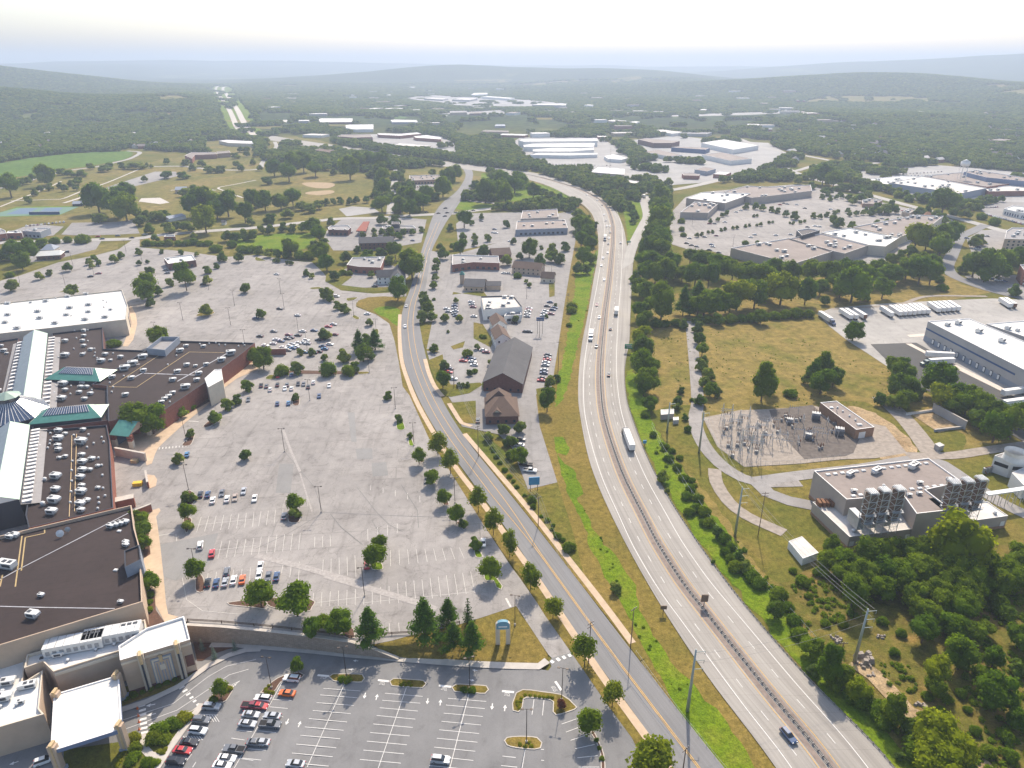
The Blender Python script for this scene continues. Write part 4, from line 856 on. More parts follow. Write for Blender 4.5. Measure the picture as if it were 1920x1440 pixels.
class Bld:
    def __init__(s, name, label, roof, h, wall='panel_warm', roofm='roof_grey', tile='P', cat='building', group=None, base=0.0, parapet=.9, trim='trim_white', into=None):
        P = [Vector((p.x, p.y)) for p in pts(roof, base + h, tile)]
        P = ccw(P); P = [Vector(p) for p in P]; s.P = P; s.h = h; s.base = base
        c = sum(P, Vector((0,0))) / len(P); s.c = c
        if into is None: s.o = thing(name, label, cat,(c.x, c.y, base),0, group); wn_ = 'wall'
        else: s.o = bpy.data.objects.new(name, None); COL.objects.link(s.o); s.o.parent = into; s.o.location = Vector((c.x, c.y, base)) - into.location; s.o['label'] = label
        L = [p - c for p in P]; s.L = L; s.rz = h - parapet; n = len(L)
        mb = MB(); zb = -1.0 if base < 0 else -.3
        I = inset_poly(L, .35 if parapet > .3 else .2); s.I = I
        v = [(p.x, p.y, zb) for p in L] + [(p.x, p.y, h) for p in L]
        mb.add(v,[(i,(i + 1) % n, n + (i + 1) % n, n + i) for i in range(n)]); s.wall = mb.build('wall', M[wall], s.o)
        if parapet > .05:
            v = [(p.x, p.y, h) for p in L] + [(p.x, p.y, h) for p in I] + [(p.x, p.y, h - parapet - .05) for p in I]
            v = [(a[0], a[1], a[2] + (.01 if i < 2 * n else 0)) for i, a in enumerate(v)]
            MB().add(v,[(i,(i + 1) % n, n + (i + 1) % n, n + i) for i in range(n)] + [(n + i, n + (i + 1) % n,2 * n + (i + 1) % n,2 * n + i) for i in range(n)]).build('parapet', M[trim], s.o)
        m = sheet_mesh('roof',[(p.x, p.y) for p in (I if parapet > .05 else L)], h - parapet); s.roof = obj('roof', m, M[roofm], s.o)
        FOOT.append([(p.x, p.y) for p in P]); EXCL.append(FOOT[-1])
    def loc(s, q, tile, z=None):                     # a pixel on the roof, in the building's own frame
        u, v = px(q, tile); p = PZ(u, v, s.base + (s.rz if z is None else z)); return Vector((p.x - s.c.x, p.y - s.c.y))
    def units(s, tile, kind, lst, rz=0.0, sc=1.0):
        for q in lst:
            p = s.loc(q, tile); k = (q[2] if len(q) > 2 else 1.0) * sc * (.75 if kind in ('rtu', 'big') else .9)
            o = obj(UNAME[kind], UNIT[kind], None, s.o,(p.x, p.y, s.rz)); o.rotation_euler.z = rz + random.uniform(-.04, .04); o.scale = (k,) * 3
    def scatter(s, kind, n, seed=1, rz=0.0, sc=1.0, margin=3):
        rnd = random.Random(seed); xs = [p.x for p in s.L]; ys = [p.y for p in s.L]; k = 0; tries = 0
        while k < n and tries < 500:
            tries += 1; x, y = rnd.uniform(min(xs), max(xs)), rnd.uniform(min(ys), max(ys))
            if not inpoly(x, y, inset_poly(s.L, margin)): continue
            o = obj(UNAME[kind], UNIT[kind], None, s.o,(x, y, s.rz)); o.rotation_euler.z = rz; q = sc * rnd.uniform(.8,1.2); o.scale = (q,) * 3; k += 1
    def edge(s, i): return s.L[i], s.L[(i + 1) % len(s.L)]
    def panel(s, i, t0, t1, z0, z1, mat, name='window', proud=.06, frame=None):   # a pane or panel set on wall i
        a, b = s.edge(i); d = b - a; n = Vector((d.y,-d.x)).normalized(); p = a + d * ((t0 + t1) / 2) + n * (proud / 2 - .02); w = d.length * (t1 - t0)
        o = MB().box((0,0,0),(w, proud, z1 - z0)).build(name, M[mat], s.o,(p.x, p.y,(z0 + z1) / 2)); o.rotation_euler.z = math.atan2(d.y, d.x)
        if frame:
            mb = MB(); 
            for cx, cz, sx, sz in ((0,(z1 - z0) / 2, w + .2, .12),(0,-(z1 - z0) / 2, w + .2, .12),(-w / 2,0, .12, z1 - z0),(w / 2,0, .12, z1 - z0)): mb.box((cx,-.03, cz),(sx, proud + .08, sz))
            mb.build('frame', M[frame], o)
        return o
    def windows(s, i, n, z0, z1, mat='glass_dark', t0=.06, t1=.94, fill=.55, name='window', frame=None):
        for k in range(n):
            a = t0 + (t1 - t0) * k / n; w = (t1 - t0) / n; s.panel(i, a + w * (1 - fill) / 2, a + w * (1 + fill) / 2, z0, z1, mat, name, .08, frame)
def inpoly(x, y, P):
    c = False; j = len(P) - 1
    for i in range(len(P)):
        if (P[i][1] > y) != (P[j][1] > y) and x < (P[j][0] - P[i][0]) * (y - P[i][1]) / (P[j][1] - P[i][1]) + P[i][0]: c = not c
        j = i
    return c
def uvplanar(me, d):                                  # seams of a metal roof run down the slope
    lay = me.uv_layers.new(name='UVMap'); d = Vector((d[0], d[1],0)).normalized()
    for lp in me.loops:
        co = me.vertices[lp.vertex_index].co; lay.data[lp.index].uv = (co.dot(d), co.z)
def front(B): return max(range(len(B.L)), key=lambda i: (B.edge(i)[1] - B.edge(i)[0]).x)
def gable(root, name, a, b, hw, ze, zr, mats, over=.4, hip=0.0, close='stucco_cream', parts=True, hipmat=None):
    # ridge from a to b in the root's frame (2-D), half width hw, eaves at ze, ridge at zr; slopes are separate parts
    a = Vector(a); b = Vector(b); d = (b - a).normalized(); n = Vector((d.y,-d.x)); out = []
    a2 = a - d * over; b2 = b + d * over; ra = a2 + d * hip * hw; rb = b2 - d * hip * hw
    for sgn, mt in ((1, mats[0]),(-1, mats[1])):
        e0 = a2 + n * sgn * (hw + over); e1 = b2 + n * sgn * (hw + over)
        v = [(e0.x, e0.y, ze),(e1.x, e1.y, ze),(rb.x, rb.y, zr),(ra.x, ra.y, zr)]; v += [(x, y, z - .18) for x, y, z in v]
        mb = MB().add(v,[(0,1,2,3),(7,6,5,4),(0,4,5,1),(1,5,6,2),(2,6,7,3),(3,7,4,0)] if sgn > 0 else [(3,2,1,0),(4,5,6,7),(1,5,4,0),(2,6,5,1),(3,7,6,2),(0,4,7,3)])
        o = mb.build(name, M[mt], root); uvplanar(o.data, d); out.append(o)
    for end, r, e, sg in ((a2, ra, a,-1),(b2, rb, b,1)):
        l = end + n * (hw + over * (hip > 0)); q = end - n * (hw + over * (hip > 0))
        if hip > 0:
            o = MB().add([(l.x, l.y, ze),(q.x, q.y, ze),(r.x, r.y, zr)],[(0,1,2) if sg > 0 else (2,1,0)]).build(name, M[hipmat or mats[0]], root); uvplanar(o.data, n); out.append(o)
        elif close:
            l = e + n * hw; q = e - n * hw; out.append(MB().add([(l.x, l.y, ze - .1),(q.x, q.y, ze - .1),(e.x, e.y, zr - .25)],[(0,1,2) if sg > 0 else (2,1,0)]).build('gable_end', M[close], root))
    return out
def house(name, label, ridge, hw, ze, zr, wall='panel_white', roof='roof_shingle', tile='P', cat='house', group=None, hip=0.0, base=0.0, wins=3, storeys=1, into=None):
    a, b = [Vector((p.x, p.y)) for p in pts(ridge, base + zr, tile)]; c = (a + b) / 2; d = (b - a).normalized(); n = Vector((d.y,-d.x))
    if into is None: t = thing(name, label, cat,(c.x, c.y, base),0, group)
    else: t = bpy.data.objects.new(name, None); COL.objects.link(t); t.parent = into; t.location = Vector((c.x, c.y, base)) - into.location; t['label'] = label
    a -= c; b -= c; P = [a + n * hw, b + n * hw, b - n * hw, a - n * hw]; P = ccw(P)
    MB().add([(p[0], p[1],-.3) for p in P] + [(p[0], p[1], ze) for p in P],[(i,(i + 1) % 4,4 + (i + 1) % 4,4 + i) for i in range(4)]).build('wall', M[wall], t)
    gable(t, 'roof_slope', a, b, hw, ze, zr,(roof, roof), .5, hip, None if hip else wall)
    FOOT.append([(p[0] + c.x, p[1] + c.y) for p in P]); EXCL.append(FOOT[-1])
    if wins:
        for i in range(4):
            p, q = Vector(P[i]), Vector(P[(i + 1) % 4]); e = q - p; L = e.length; nn = Vector((e.y,-e.x)).normalized()
            if nn.y > .3: continue
            k = max(1, int(L / 3.6))
            for st in range(storeys):
                for j in range(k):
                    m = p + e * ((j + .5) / k) + nn * .03; z = 1.7 + st * 3.0
                    if z + .7 > ze: continue
                    o = MB().box((0,0,0),(1.1, .08,1.3)).build('window', M['glass_dark'], t,(m.x, m.y, z)); o.rotation_euler.z = math.atan2(e.y, e.x)
    return t
# --- the mall
A2 = 'A2'; A3 = 'A3'; A4 = 'A4'
an1 = Bld('department_store', 'white-roofed department store at the far end of the mall',[(-260,700),(915,572),(958,690),(945,795),(-260,930)],11, 'stucco_cream', 'roof_white', A2, 'store', trim='stucco_cream')
an1.units(A2, 'big',[(60,680, .8),(230,672, .5),(345,663, .8),(510,628, .8),(645,610, .8),(285,740, .9),(525,712, .9),(665,690, .9),(830,725, .6),(60,765, .9),(300,790, .9),(500,765, .8),(665,742, .8),(40,822, .8),(415,828, .9),(640,800, .9),(790,782, .9),(130,866, .9)], R(-5))
an1.units(A2, 'vent',[(775,655),(800,668),(780,706),(535,770),(420,640)])
an1.panel(1 if an1.edge(1)[0].x > 0 else 2, .5, .9, .4,7.5, 'glass_blue', 'entrance_glazing', .3)
WING = dict(trim='trim_dark')
mw = Bld('mall_wing', 'dark brown mall roof crowded with vents between glass spine and white-roofed store',[(390,900),(768,855),(776,1015),(1092,1028),(690,1282),(800,1292),(808,1552),(240,1620),(330,1240)],8.5, 'brick_dark', 'roof_brown', A2, 'mall', **WING)
mw.units(A2, 'rtu',[(630,885),(630,925),(620,962),(630,1000),(680,1028),(620,1065),(490,965,1.2),(490,1075,1.6),(790,1065,1.1),(905,1085,1.1),(760,1118,1.5),(475,1290,1.6),(620,1280),(605,1310),(650,1310),(490,1332),(595,1350),(680,1360),(465,1400,1.5),(635,1400),(830,1108, .8)], R(-8),1.1)
mw.units(A2, 'vent',[(450,975),(575,940),(555,1020),(660,962),(640,890),(715,1050),(710,1020),(730,1090),(850,1055),(640,1050),(440,1085),(540,1265),(535,1300),(420,1300),(410,1350),(690,1330),(530,1360),(560,885),(660,880),(710,1075)])
ms = Bld('mall_wing', 'dark brown mall roof with rows of white units below the glass hub',[(290,270),(800,225),(822,340),(850,848),(215,998),(190,900)],8.5, 'brick_red', 'roof_brown', A3, 'mall', **WING)
ms.units(A3, 'rtu',[(440,280,1.2),(440,340,1.5),(490,300, .8),(435,390),(440,420),(610,365,1.7),(625,270, .9),(615,460),(620,515,1.3),(690,490,1.0),(620,575,1.2),(605,630,1.2),(615,690, .9),(610,740,1.4),(605,830,1.3),(610,875),(420,625,1.5),(420,720,1.2),(410,805,1.6),(390,890,1.4),(735,540, .7),(735,705, .7),(655,800, .9),(490,470, .8),(445,480, .7),(675,570, .8)], R(-8),1.1)
ms.units(A3, 'vent',[(380,295),(380,350),(375,375),(555,310),(545,505),(540,575),(540,655),(535,735),(530,815),(340,645,1.6),(325,830,1.8),(765,325),(780,360),(665,305),(740,480),(765,535),(770,610),(775,708),(740,780),(790,765),(745,818),(735,860),(360,405),(705,370),(655,400),(300,388)])
for tile_, ln in ((A3,[(540,310),(535,560),(520,920)]),(A3,[(575,300),(560,880)])):
    q = [ms.loc(p, tile_) for p in ln]; mb = MB()
    for a, b in zip(q, q[1:]): mb.tube((a.x, a.y, ms.rz + .3),(b.x, b.y, ms.rz + .3), .14, n=5)
    mb.build('gas_pipe', M['pipe_tan'], ms.o)
an2 = Bld('department_store', 'brick department store with dark roof in the middle of the mall lot',[(1100,1025),(1345,955),(1910,970),(1815,1050),(1650,1170),(1540,1268),(1225,1478),(812,1560),(800,1292),(690,1282)],9.5, 'brick_red', 'roof_brown', A2, 'store', **WING)
an2.units(A2, 'rtu',[(1070,1090,1.7),(995,1140,1.8),(935,1175,1.8),(840,1238,1.2),(1350,1040,1.4),(1395,1002,1.0),(1525,1005,1.0),(1730,1060,1.8),(1660,1110,1.5),(1545,1140,1.0),(1400,1145,1.1),(1465,1150, .8),(1330,1195,1.2),(1490,1210,1.2),(1475,1258,1.1),(1295,1258,1.2),(1075,1187,1.1),(985,1245,1.2),(1390,1315,1.6),(940,1370,1.1),(1295,1355,1),(1265,1380,1),(1235,1400,1),(1210,1425,1)], R(20),1.1)
an2.units(A2, 'vent',[(1500,985),(1570,982),(1620,975),(1645,990),(1690,992),(1790,1000),(1825,980),(1835,995),(1325,1072),(1260,1140),(1205,1060),(850,1308),(840,1345),(825,1275),(1275,1420),(930,1225)])
plain('roof_seam_tan',(.42, .31, .15), .85,0, .1); plain('roof_seam_pale',(.42, .42, .44), .8,0, .25, .5)
def rooflines(B, tile, lines, w, mat, name='roof_seam'):
    for ln in lines:
        q = [B.loc(p, tile) for p in ln]; mb = MB()
        for a, b in zip(q, q[1:]):
            d = b - a; c = (a + b) / 2; mb.box((c.x, c.y, B.rz + .03),(d.length, w, .06), math.atan2(d.y, d.x))
        mb.build(name, M[mat], B.o)
rooflines(an2, A2,[[(1420,1040),(1030,1300)],[(1200,1060),(840,1295)],[(1420,1040),(1680,1045)],[(820,1300),(1030,1305)]], .35, 'roof_seam_tan')
rooflines(an2, A2,[[(1080,1200),(1500,1215)],[(1740,1030),(1330,1260)],[(1000,1235),(1100,1180)],[(1050,1130),(990,1140)]], .7, 'roof_seam_pale')
Bld('roof_penthouse', 'grey-sided equipment enclosure on the corner of the brick store roof',[(1098,1010),(1210,925),(1345,925),(1235,1025)],12.5, 'panel_slate', 'roof_grey', A2, 'enclosure', trim='panel_slate', parapet=2.2, into=an2.o)
an2e = Bld('store_entrance', 'white stucco entrance box on the brick department store',[(1535,1238),(1610,1170),(1660,1168),(1670,1245),(1560,1305)],11, 'stucco_cream', 'roof_white', A2, 'entrance', parapet=.4, into=an2.o)
an3 = Bld('department_store', 'brown-roofed department store nearest the lower lot, crossed by a pale seam',[(-320,1115),(0,1058),(985,828),(1008,1000),(1042,1120),(1056,1300),(1068,1552),(0,1878),(-320,1970)],10, 'stucco_tan', 'roof_brown', A3, 'store', trim='stucco_tan', parapet=1.2)
rooflines(an3, A3,[[(960,890),(140,1310),(-60,1420)]], .35, 'roof_seam_pale'); rooflines(an3, A4,[[(0,228),(280,235),(860,245)]], .3, 'roof_seam_pale')
rooflines(an3, A3,[[(165,1060),(115,1440)],[(190,1070),(160,1320)],[(195,1070),(335,1040)],[(335,1040),(335,980)],[(20,1350),(0,1440)]], .4, 'roof_seam_tan', 'gas_pipe')
an3.units(A3, 'rtu',[(830,995,1.1),(868,985,1.1),(905,975,1.1),(940,965,1.1),(80,1075,1.2),(115,1065,1.2),(945,1115, .9),(945,1135, .9)], R(-14),1.0)
an3.units(A3, 'big',[(60,1295,1.4)], R(-10)); an3.units(A3, 'hatch',[(895,1025),(870,1318),(1010,1170)], R(-10)); an3.units(A4, 'rtu',[(250,305,1.5),(310,150, .8),(905,200, .7)], R(-10))
mb = MB(); q = an3.loc((460,1065), A3); mb.tube((0,0,0),(0,0,1.2), .15); mb.tube((0,-.2,1.5),(.1,-.5,1.65),1.3, .2,12); mb.build('satellite_dish', M['unit_white'], an3.o,(q.x, q.y, an3.rz))
q = an3.loc((515,1030), A3); mb = MB(); mb.tube((0,0,0),(0,0,1), .12); mb.tube((0,-.2,1.3),(.1,-.4,1.4), .9, .15,12); mb.build('satellite_dish', M['unit_grey'], an3.o,(q.x, q.y, an3.rz))
st_ = Bld('stair_block', 'small dark-roofed stair block on the edge of the brown store roof',[(930,1170),(1045,1125),(1058,1235),(935,1295)],13, 'panel_slate', 'roof_brown', A3, 'stair block', trim='trim_dark', parapet=.6, into=an3.o)
mb_ = Bld('mall_wing', 'dark mall roof west of the long glass spine at the left edge',[(-300,1000),(140,935),(20,1420),(-300,1500)],8.5, 'brick_dark', 'roof_brown', A2, 'mall', **WING)
mb_.units(A2, 'rtu',[(10,1000,1),(50,1055, .8)],0); mb_.scatter('rtu',4,3)
# long glazed spine with clerestory ledges
def spine(label, r0, r1, tile, hw, zr, ze, nbox):
    a, b = [Vector((p.x, p.y)) for p in pts([r0, r1], zr, tile)]; c = (a + b) / 2; d = (b - a).normalized(); n = Vector((d.y,-d.x))
    t = thing('glass_spine', label, 'skylight',(c.x, c.y,0)); a -= c; b -= c
    P = ccw([a + n * hw, b + n * hw, b - n * hw, a - n * hw])
    MB().add([(p[0], p[1],0) for p in P] + [(p[0], p[1], ze) for p in P],[(i,(i + 1) % 4,4 + (i + 1) % 4,4 + i) for i in range(4)]).build('wall', M['trim_dark'], t)
    lp = n.x < 0
    gable(t, 'roof_slope', a, b, hw, ze, zr,(('glazing_pale', 'roof_mint') if lp else ('roof_mint', 'glazing_pale')), .2,0, 'trim_white')
    for sg in (-1,1):                                # sloping side roofs with a row of white skylight boxes
        e0, e1 = a + n * sg * (hw + 6.2), b + n * sg * (hw + 6.2); f0, f1 = a + n * sg * hw, b + n * sg * hw
        mb = MB().add([(e0.x, e0.y,8.0),(e1.x, e1.y,8.0),(f1.x, f1.y,9.2),(f0.x, f0.y,9.2)],[(0,1,2,3) if sg > 0 else (3,2,1,0)]); mb.build('side_roof', M['roof_grey'], t)
        for k in range(nbox):
            p = a + (b - a) * ((k + .5) / nbox) + n * sg * (hw + 2.0)
            o = MB().box((0,0,0),(1.5,3.2, .5)).build('skylight', M['trim_white'], t,(p.x, p.y,9.3)); o.rotation_euler.z = math.atan2(d.y, d.x)
    return t
spine('long pale green and glass ridge roof running to the white-roofed store',(255,872),(165,1440), A2,6.0,15,11.5,22)
spine('nearer stretch of pale green glass ridge roof below the hub',(75,200),(-35,760), A3,6.5,15,11.5,20)
hb = PZ(*px((80,95), A3),13); hub = thing('glass_hub', 'octagonal glass rotunda with green cap where the mall roofs meet', 'rotunda',(hb.x, hb.y,0))
def ngon_cone(r0, z0, r1, z1, n=8): 
    return [(r0 * math.cos(2 * math.pi * (i + .5) / n), r0 * math.sin(2 * math.pi * (i + .5) / n), z0) for i in range(n)] + [(r1 * math.cos(2 * math.pi * (i + .5) / n), r1 * math.sin(2 * math.pi * (i + .5) / n), z1) for i in range(n)]
RING = lambda n=8: [(i,(i + 1) % n, n + (i + 1) % n, n + i) for i in range(n)]
MB().add(ngon_cone(15,0,15,10.5), RING()).build('drum', M['trim_dark'], hub); MB().add(ngon_cone(15.5,10.5,5,17), RING()).build('glass_cone', M['glass_blue'], hub)
mb = MB()
for i in range(8):
    for k in range(6):
        t = k / 6; A = 2 * math.pi * (i + .5) / 8; B = 2 * math.pi * (i + 1.5) / 8
        p = Vector((math.cos(A), math.sin(A),0)).lerp(Vector((math.cos(B), math.sin(B),0)), t); mb.tube((p.x * 15.5, p.y * 15.5,10.62),(p.x * 5, p.y * 5,17.1), .12, n=4)
mb.build('glazing_bar', M['trim_white'], hub); MB().add(ngon_cone(4.8,17,4.8,19), RING()).build('lantern', M['glass_dark'], hub); MB().add(ngon_cone(5.8,19, .3,21), RING() + [tuple(range(8,16))]).build('cap', M['roof_mint'], hub)
def cross_wing(label, r0, r1, tile, hw):
    zr, ze = 13.5,9.6; a, b = [Vector((p.x, p.y)) for p in pts([r0, r1], zr, tile)]; c = (a + b) / 2; t = thing('glass_cross_wing', label, 'skylight',(c.x, c.y,0)); a -= c; b -= c; d = (b - a).normalized(); n = Vector((d.y,-d.x))
    P = ccw([a + n * hw, b + n * hw, b - n * hw, a - n * hw])
    MB().add([(p[0], p[1],0) for p in P] + [(p[0], p[1], ze) for p in P],[(i,(i + 1) % 4,4 + (i + 1) % 4,4 + i) for i in range(4)]).build('wall', M['trim_dark'], t)
    gable(t, 'roof_slope', a, b, hw, ze, zr,('roof_green', 'roof_green'), .3,0.9, None, True, 'roof_mint')
    mb = MB(); nb = int((b - a).length / 1.6)
    for sg in (-1,1):
        f0 = a + n * sg * .1 + d * hw; f1 = b + n * sg * .1 - d * hw; e0 = a + n * sg * hw * .55 + d * hw * .75; e1 = b + n * sg * hw * .55 - d * hw * .75; zt = zr + .12; zb = zr - (zr - ze) * .5 + .12
        MB().add([(e0.x, e0.y, zb),(e1.x, e1.y, zb),(f1.x, f1.y, zt),(f0.x, f0.y, zt)],[(0,1,2,3) if sg > 0 else (3,2,1,0)]).build('glazing', M['glass_blue'], t)
        for k in range(nb + 1):
            p = e0.lerp(e1, k / nb); q = f0.lerp(f1, k / nb); mb.tube((p.x, p.y, zb + .05),(q.x, q.y, zt + .05), .09, n=4)
    mb.build('glazing_bar', M['trim_white'], t)
cross_wing('green hipped cross roof with dark glazing toward the brick store',(395,1150),(800,1165), A2,7.5)
cross_wing('green cross roof with glazing leading from hub to the porticoed entrance',(240,115),(770,65), A3,7)
# green entrance portico
a, b = [Vector((p.x, p.y)) for p in pts([(898,188),(1028,200)],10.5, A3)]; c = (a + b) / 2
po = thing('entrance_portico', 'green gabled portico on brick columns at the mall entrance', 'portico',(c.x, c.y,0)); a -= c; b -= c; d = (b - a).normalized(); n = Vector((d.y,-d.x))
gable(po, 'roof_slope', a, b,7.5,6.8,10.5,('roof_green', 'roof_green'), .4,0, 'stucco_tan')
for e in (a, b):
    mb = MB(); pr = [(-7.5,6.7),(7.5,6.7),(7.5,5.9),(4.5,5.9),(3.6,7.4),(2.2,8.3),(0,8.7),(-2.2,8.3),(-3.6,7.4),(-4.5,5.9),(-7.5,5.9)]
for s_ in (-1,1):
    for k in (0.02, .98):
        p = a.lerp(b, k) + n * s_ * 6.3; mb = MB(); mb.box((0,0,2.4),(1.9,1.9,4.8)); mb.build('column', M['stucco_cream'], po,(p.x, p.y,0)); 
        mb = MB(); mb.box((0,0,4.3),(2.05,2.05,1.0)); mb.box((0,0,5.9),(2.05,2.05,1.6)); mb.build('column_band', M['brick_red'], po,(p.x, p.y,0))
p = a.lerp(b, .1); o = MB().box((0,0,2.6),(11, .3,5)).build('entrance_glazing', M['glass_blue'], po,(p.x, p.y,0)); o.rotation_euler.z = math.atan2(n.y, n.x)
def wallbox(name, label, a, b, h, w, mat, tile, cat='wall', z=0.0, cap='kerb_concrete'):
    p, q = [Vector((k.x, k.y)) for k in pts([a, b], h, tile)]; c = (p + q) / 2; d = q - p; t = thing(name, label, cat,(c.x, c.y, z), math.atan2(d.y, d.x))
    MB().box((0,0, h / 2),(d.length, w, h)).build('wall_face', M[mat], t); MB().box((0,0, h + .08),(d.length + .2, w + .25, .16)).build('coping', M[cap], t); return t
wallbox('screen_wall', 'weathered pinkish screen wall beside the green entrance portico',(860,398),(1085,440),4.2, .8, 'stucco_cream', A3)
wallbox('screen_wall', 'short red-brown wall at the end of the loading apron',(1090,570),(1105,655),3.2, .6, 'brick_red', A3)
wallbox('screen_wall', 'brick screen wall closing the loading yard by the brown store',(1000,870),(1130,820),3.5, .6, 'brick_red', A3)
wallbox('screen_wall', 'brick garden wall at the outer end of the brick department store',(80 + 1840,1020),(220 + 1920,1015),4, .5, 'brick_red', A2)
wallbox('loading_canopy', 'brown striped canopy over the mall loading bay',(865,790),(1000,760),4.5,3.2, 'brick_red', A3, 'canopy')
o = thing('dumpster', 'yellow dumpster in the mall loading yard', 'dumpster', PZ(259,911)); plain('paint_dumpster',(.75, .48, .04), .5); MB().box((0,0, .95),(3.4,2.0,1.5), R(10),1.05).build('bin_body', M['paint_dumpster'], o); MB().box((0,0,1.78),(3.5,2.1, .1), R(10)).build('lid', M['paint_dumpster'], o); MB().box((0,0, .1),(3,1.7, .2), R(10)).build('skid', M['unit_dark'], o)
o = thing('dumpster', 'yellowish dumpster behind the pink screen wall', 'dumpster', PZ(253,868)); MB().box((0,0, .9),(2.6,1.8,1.5),0,1.05).build('bin_body', M['pipe_tan'], o); MB().box((0,0,1.72),(2.7,1.9, .1)).build('lid', M['pipe_tan'], o); MB().box((0,0, .08),(2.2,1.5, .16)).build('skid', M['unit_dark'], o)
# --- the lower building with the porte-cochere (its floor is on the lower level)
LB = low(PZ(*px((900,900), A4)).x)
ca = Bld('casino_hall', 'tan cornice-topped hall with white roof and large air handlers',[(400,716),(890,562),(1105,455),(1088,325),(200,590),(180,690),(320,640)],11.5, 'stucco_tan', 'roof_white', A4, 'hall', base=LB, trim='stucco_cream', parapet=1.0)
for q, L_ in (((560,500),15.5),((845,432),15.5)):
    p = ca.loc(q, A4, ca.rz + 2); r = R(16); t = MB(); t.box((0,0,1.9),(L_,4.6,3.2),0); o = t.build('air_handler', M['unit_white'], ca.o,(p.x, p.y, ca.rz)); o.rotation_euler.z = r
    mb = MB(); 
    for k in range(7): mb.box((-L_ / 2 + 1.2 + k * L_ / 7.2,0,3.54),(.12,4.65, .08))
    for k in range(8): mb.box((-L_ / 2 + 1.2 + k * L_ / 8.5,-2.33,1.6),(1.1, .08,1.4))
    mb.build('casing_rib', M['unit_grey'], o); mb = MB()
    for k in (3,4.6,6.2): mb.box((k,1.2,3.56),(1.2, .9, .1))
    mb.build('fan_grille', M['unit_dark'], o)
ca.units(A4, 'vent',[(665,400,1.5),(975,380,1.2),(600,560),(510,640),(720,560),(860,520)]); ca.units(A4, 'rtu',[(440,600,1.2)], R(16))
ct = Bld('casino_facade', 'tall tan front block with art deco ornament and white roof',[(900,632),(888,524),(1100,388),(1380,300),(1425,476)],13, 'stucco_tan', 'roof_white', A4, 'facade', base=LB, trim='trim_white', parapet=.7)
ie = front(ct)
for t_ in (.28, .80): ct.panel(ie, t_ - .045, t_ + .045,0,14.0, 'stucco_cream', 'pilaster',1.4); ct.panel(ie, t_ - .012, t_ + .012, .5,13.2, 'trim_dark', 'pilaster_fin',2.0); ct.panel(ie, t_ - .02, t_ + .02,11,14.4, 'pipe_tan', 'pilaster_cap',2.2)
for w, z1, mt, pr in ((.15,10.2, 'panel_slate', .3),(.135,9.8, 'stucco_cream', .36),(.11,9.2, 'panel_slate', .42),(.1,8.9, 'stucco_tan', .48)): ct.panel(ie, .54 - w, .54 + w, .6, z1, mt, 'relief_panel', pr)
for t_ in (.47, .52, .56, .61): ct.panel(ie, t_ - .008, t_ + .008, .8,8.4, 'panel_slate', 'relief_bar', .54)
ct.panel(ie, .515, .565,8.6,10.9, 'pipe_tan', 'relief_crest', .6); ct.panel(ie, .5, .58,5.6,7.6, 'stucco_cream', 'relief_medallion', .6)
ct.panel(ie, .87, .985,3.5,7.5, 'brick_dark', 'poster_panel', .25); ct.panel(ie,0,1,11.2,11.9, 'stucco_cream', 'cornice', .3); ct.panel(ie,0,1,0,1.1, 'brick_dark', 'plinth', .2)
for B_ in (ca,):
    for i in range(len(B_.L)):
        if (B_.edge(i)[1] - B_.edge(i)[0]).length > 10: B_.panel(i, .01, .99,10.0,10.9, 'stucco_cream', 'cornice', .5)
cw = Bld('casino_hall', 'low white-roofed hall at the lower left corner with tan walls',[(-200,690),(195,556),(168,800),(322,705),(292,990),(330,1035),(-200,1190)],9.5, 'stucco_tan', 'roof_white', A4, 'hall', base=LB, trim='stucco_cream', parapet=.8)
cw.units(A4, 'rtu',[(60,810,1.4),(30,930,1.6),(350,650,1.5),(90,780, .8),(160,950, .8),(230,830, .8)], R(16)); cw.units(A4, 'big',[(215,835,1.0)], R(16)); cw.scatter('vent',8,5)
pc = thing('porte_cochere', 'white-roofed drop-off canopy on pylons at the lower left', 'canopy',(0,0,0))
P = [Vector((k.x, k.y)) for k in pts([(400,880),(890,735),(915,1140),(375,1310)], LB + 8.5, A4)]; c = sum(P, Vector((0,0))) / 4; pc.location = (c.x, c.y, LB); P = [Vector(p) for p in ccw([k - c for k in P])]; EXCL.append([(k.x + c.x, k.y + c.y) for k in P])
MB().prism([(p.x, p.y) for p in P],6.9,8.2, False, True).build('fascia', M['panel_blue'], pc); I = inset_poly(P, .4); v = [(p.x, p.y,8.21) for p in P] + [(p.x, p.y,8.21) for p in I] + [(p.x, p.y,7.9) for p in I]
MB().add(v,[(i,(i + 1) % 4,4 + (i + 1) % 4,4 + i) for i in range(4)] + [(4 + i,4 + (i + 1) % 4,8 + (i + 1) % 4,8 + i) for i in range(4)]).build('roof_edge', M['trim_white'], pc); MB().add([(p.x, p.y,7.92) for p in I],[(0,1,2,3)]).build('roof', M['roof_white'], pc)
for p in P:
    q = p * .93; mb = MB(); mb.box((0,0,4.7),(2.0,1.6,9.4)); mb.build('pylon', M['stucco_tan'], pc,(q.x, q.y,0)); mb = MB(); mb.box((0,0,4.9),(.5,1.8,9.9)); mb.box((0,0,9.6),(.8,1.9,1.0)); mb.build('pylon_fin', M['pipe_tan'], pc,(q.x, q.y,0)); MB().box((0,0, .6),(2.6,2.2,1.2)).build('pylon_base', M['panel_slate'], pc,(q.x, q.y,0))
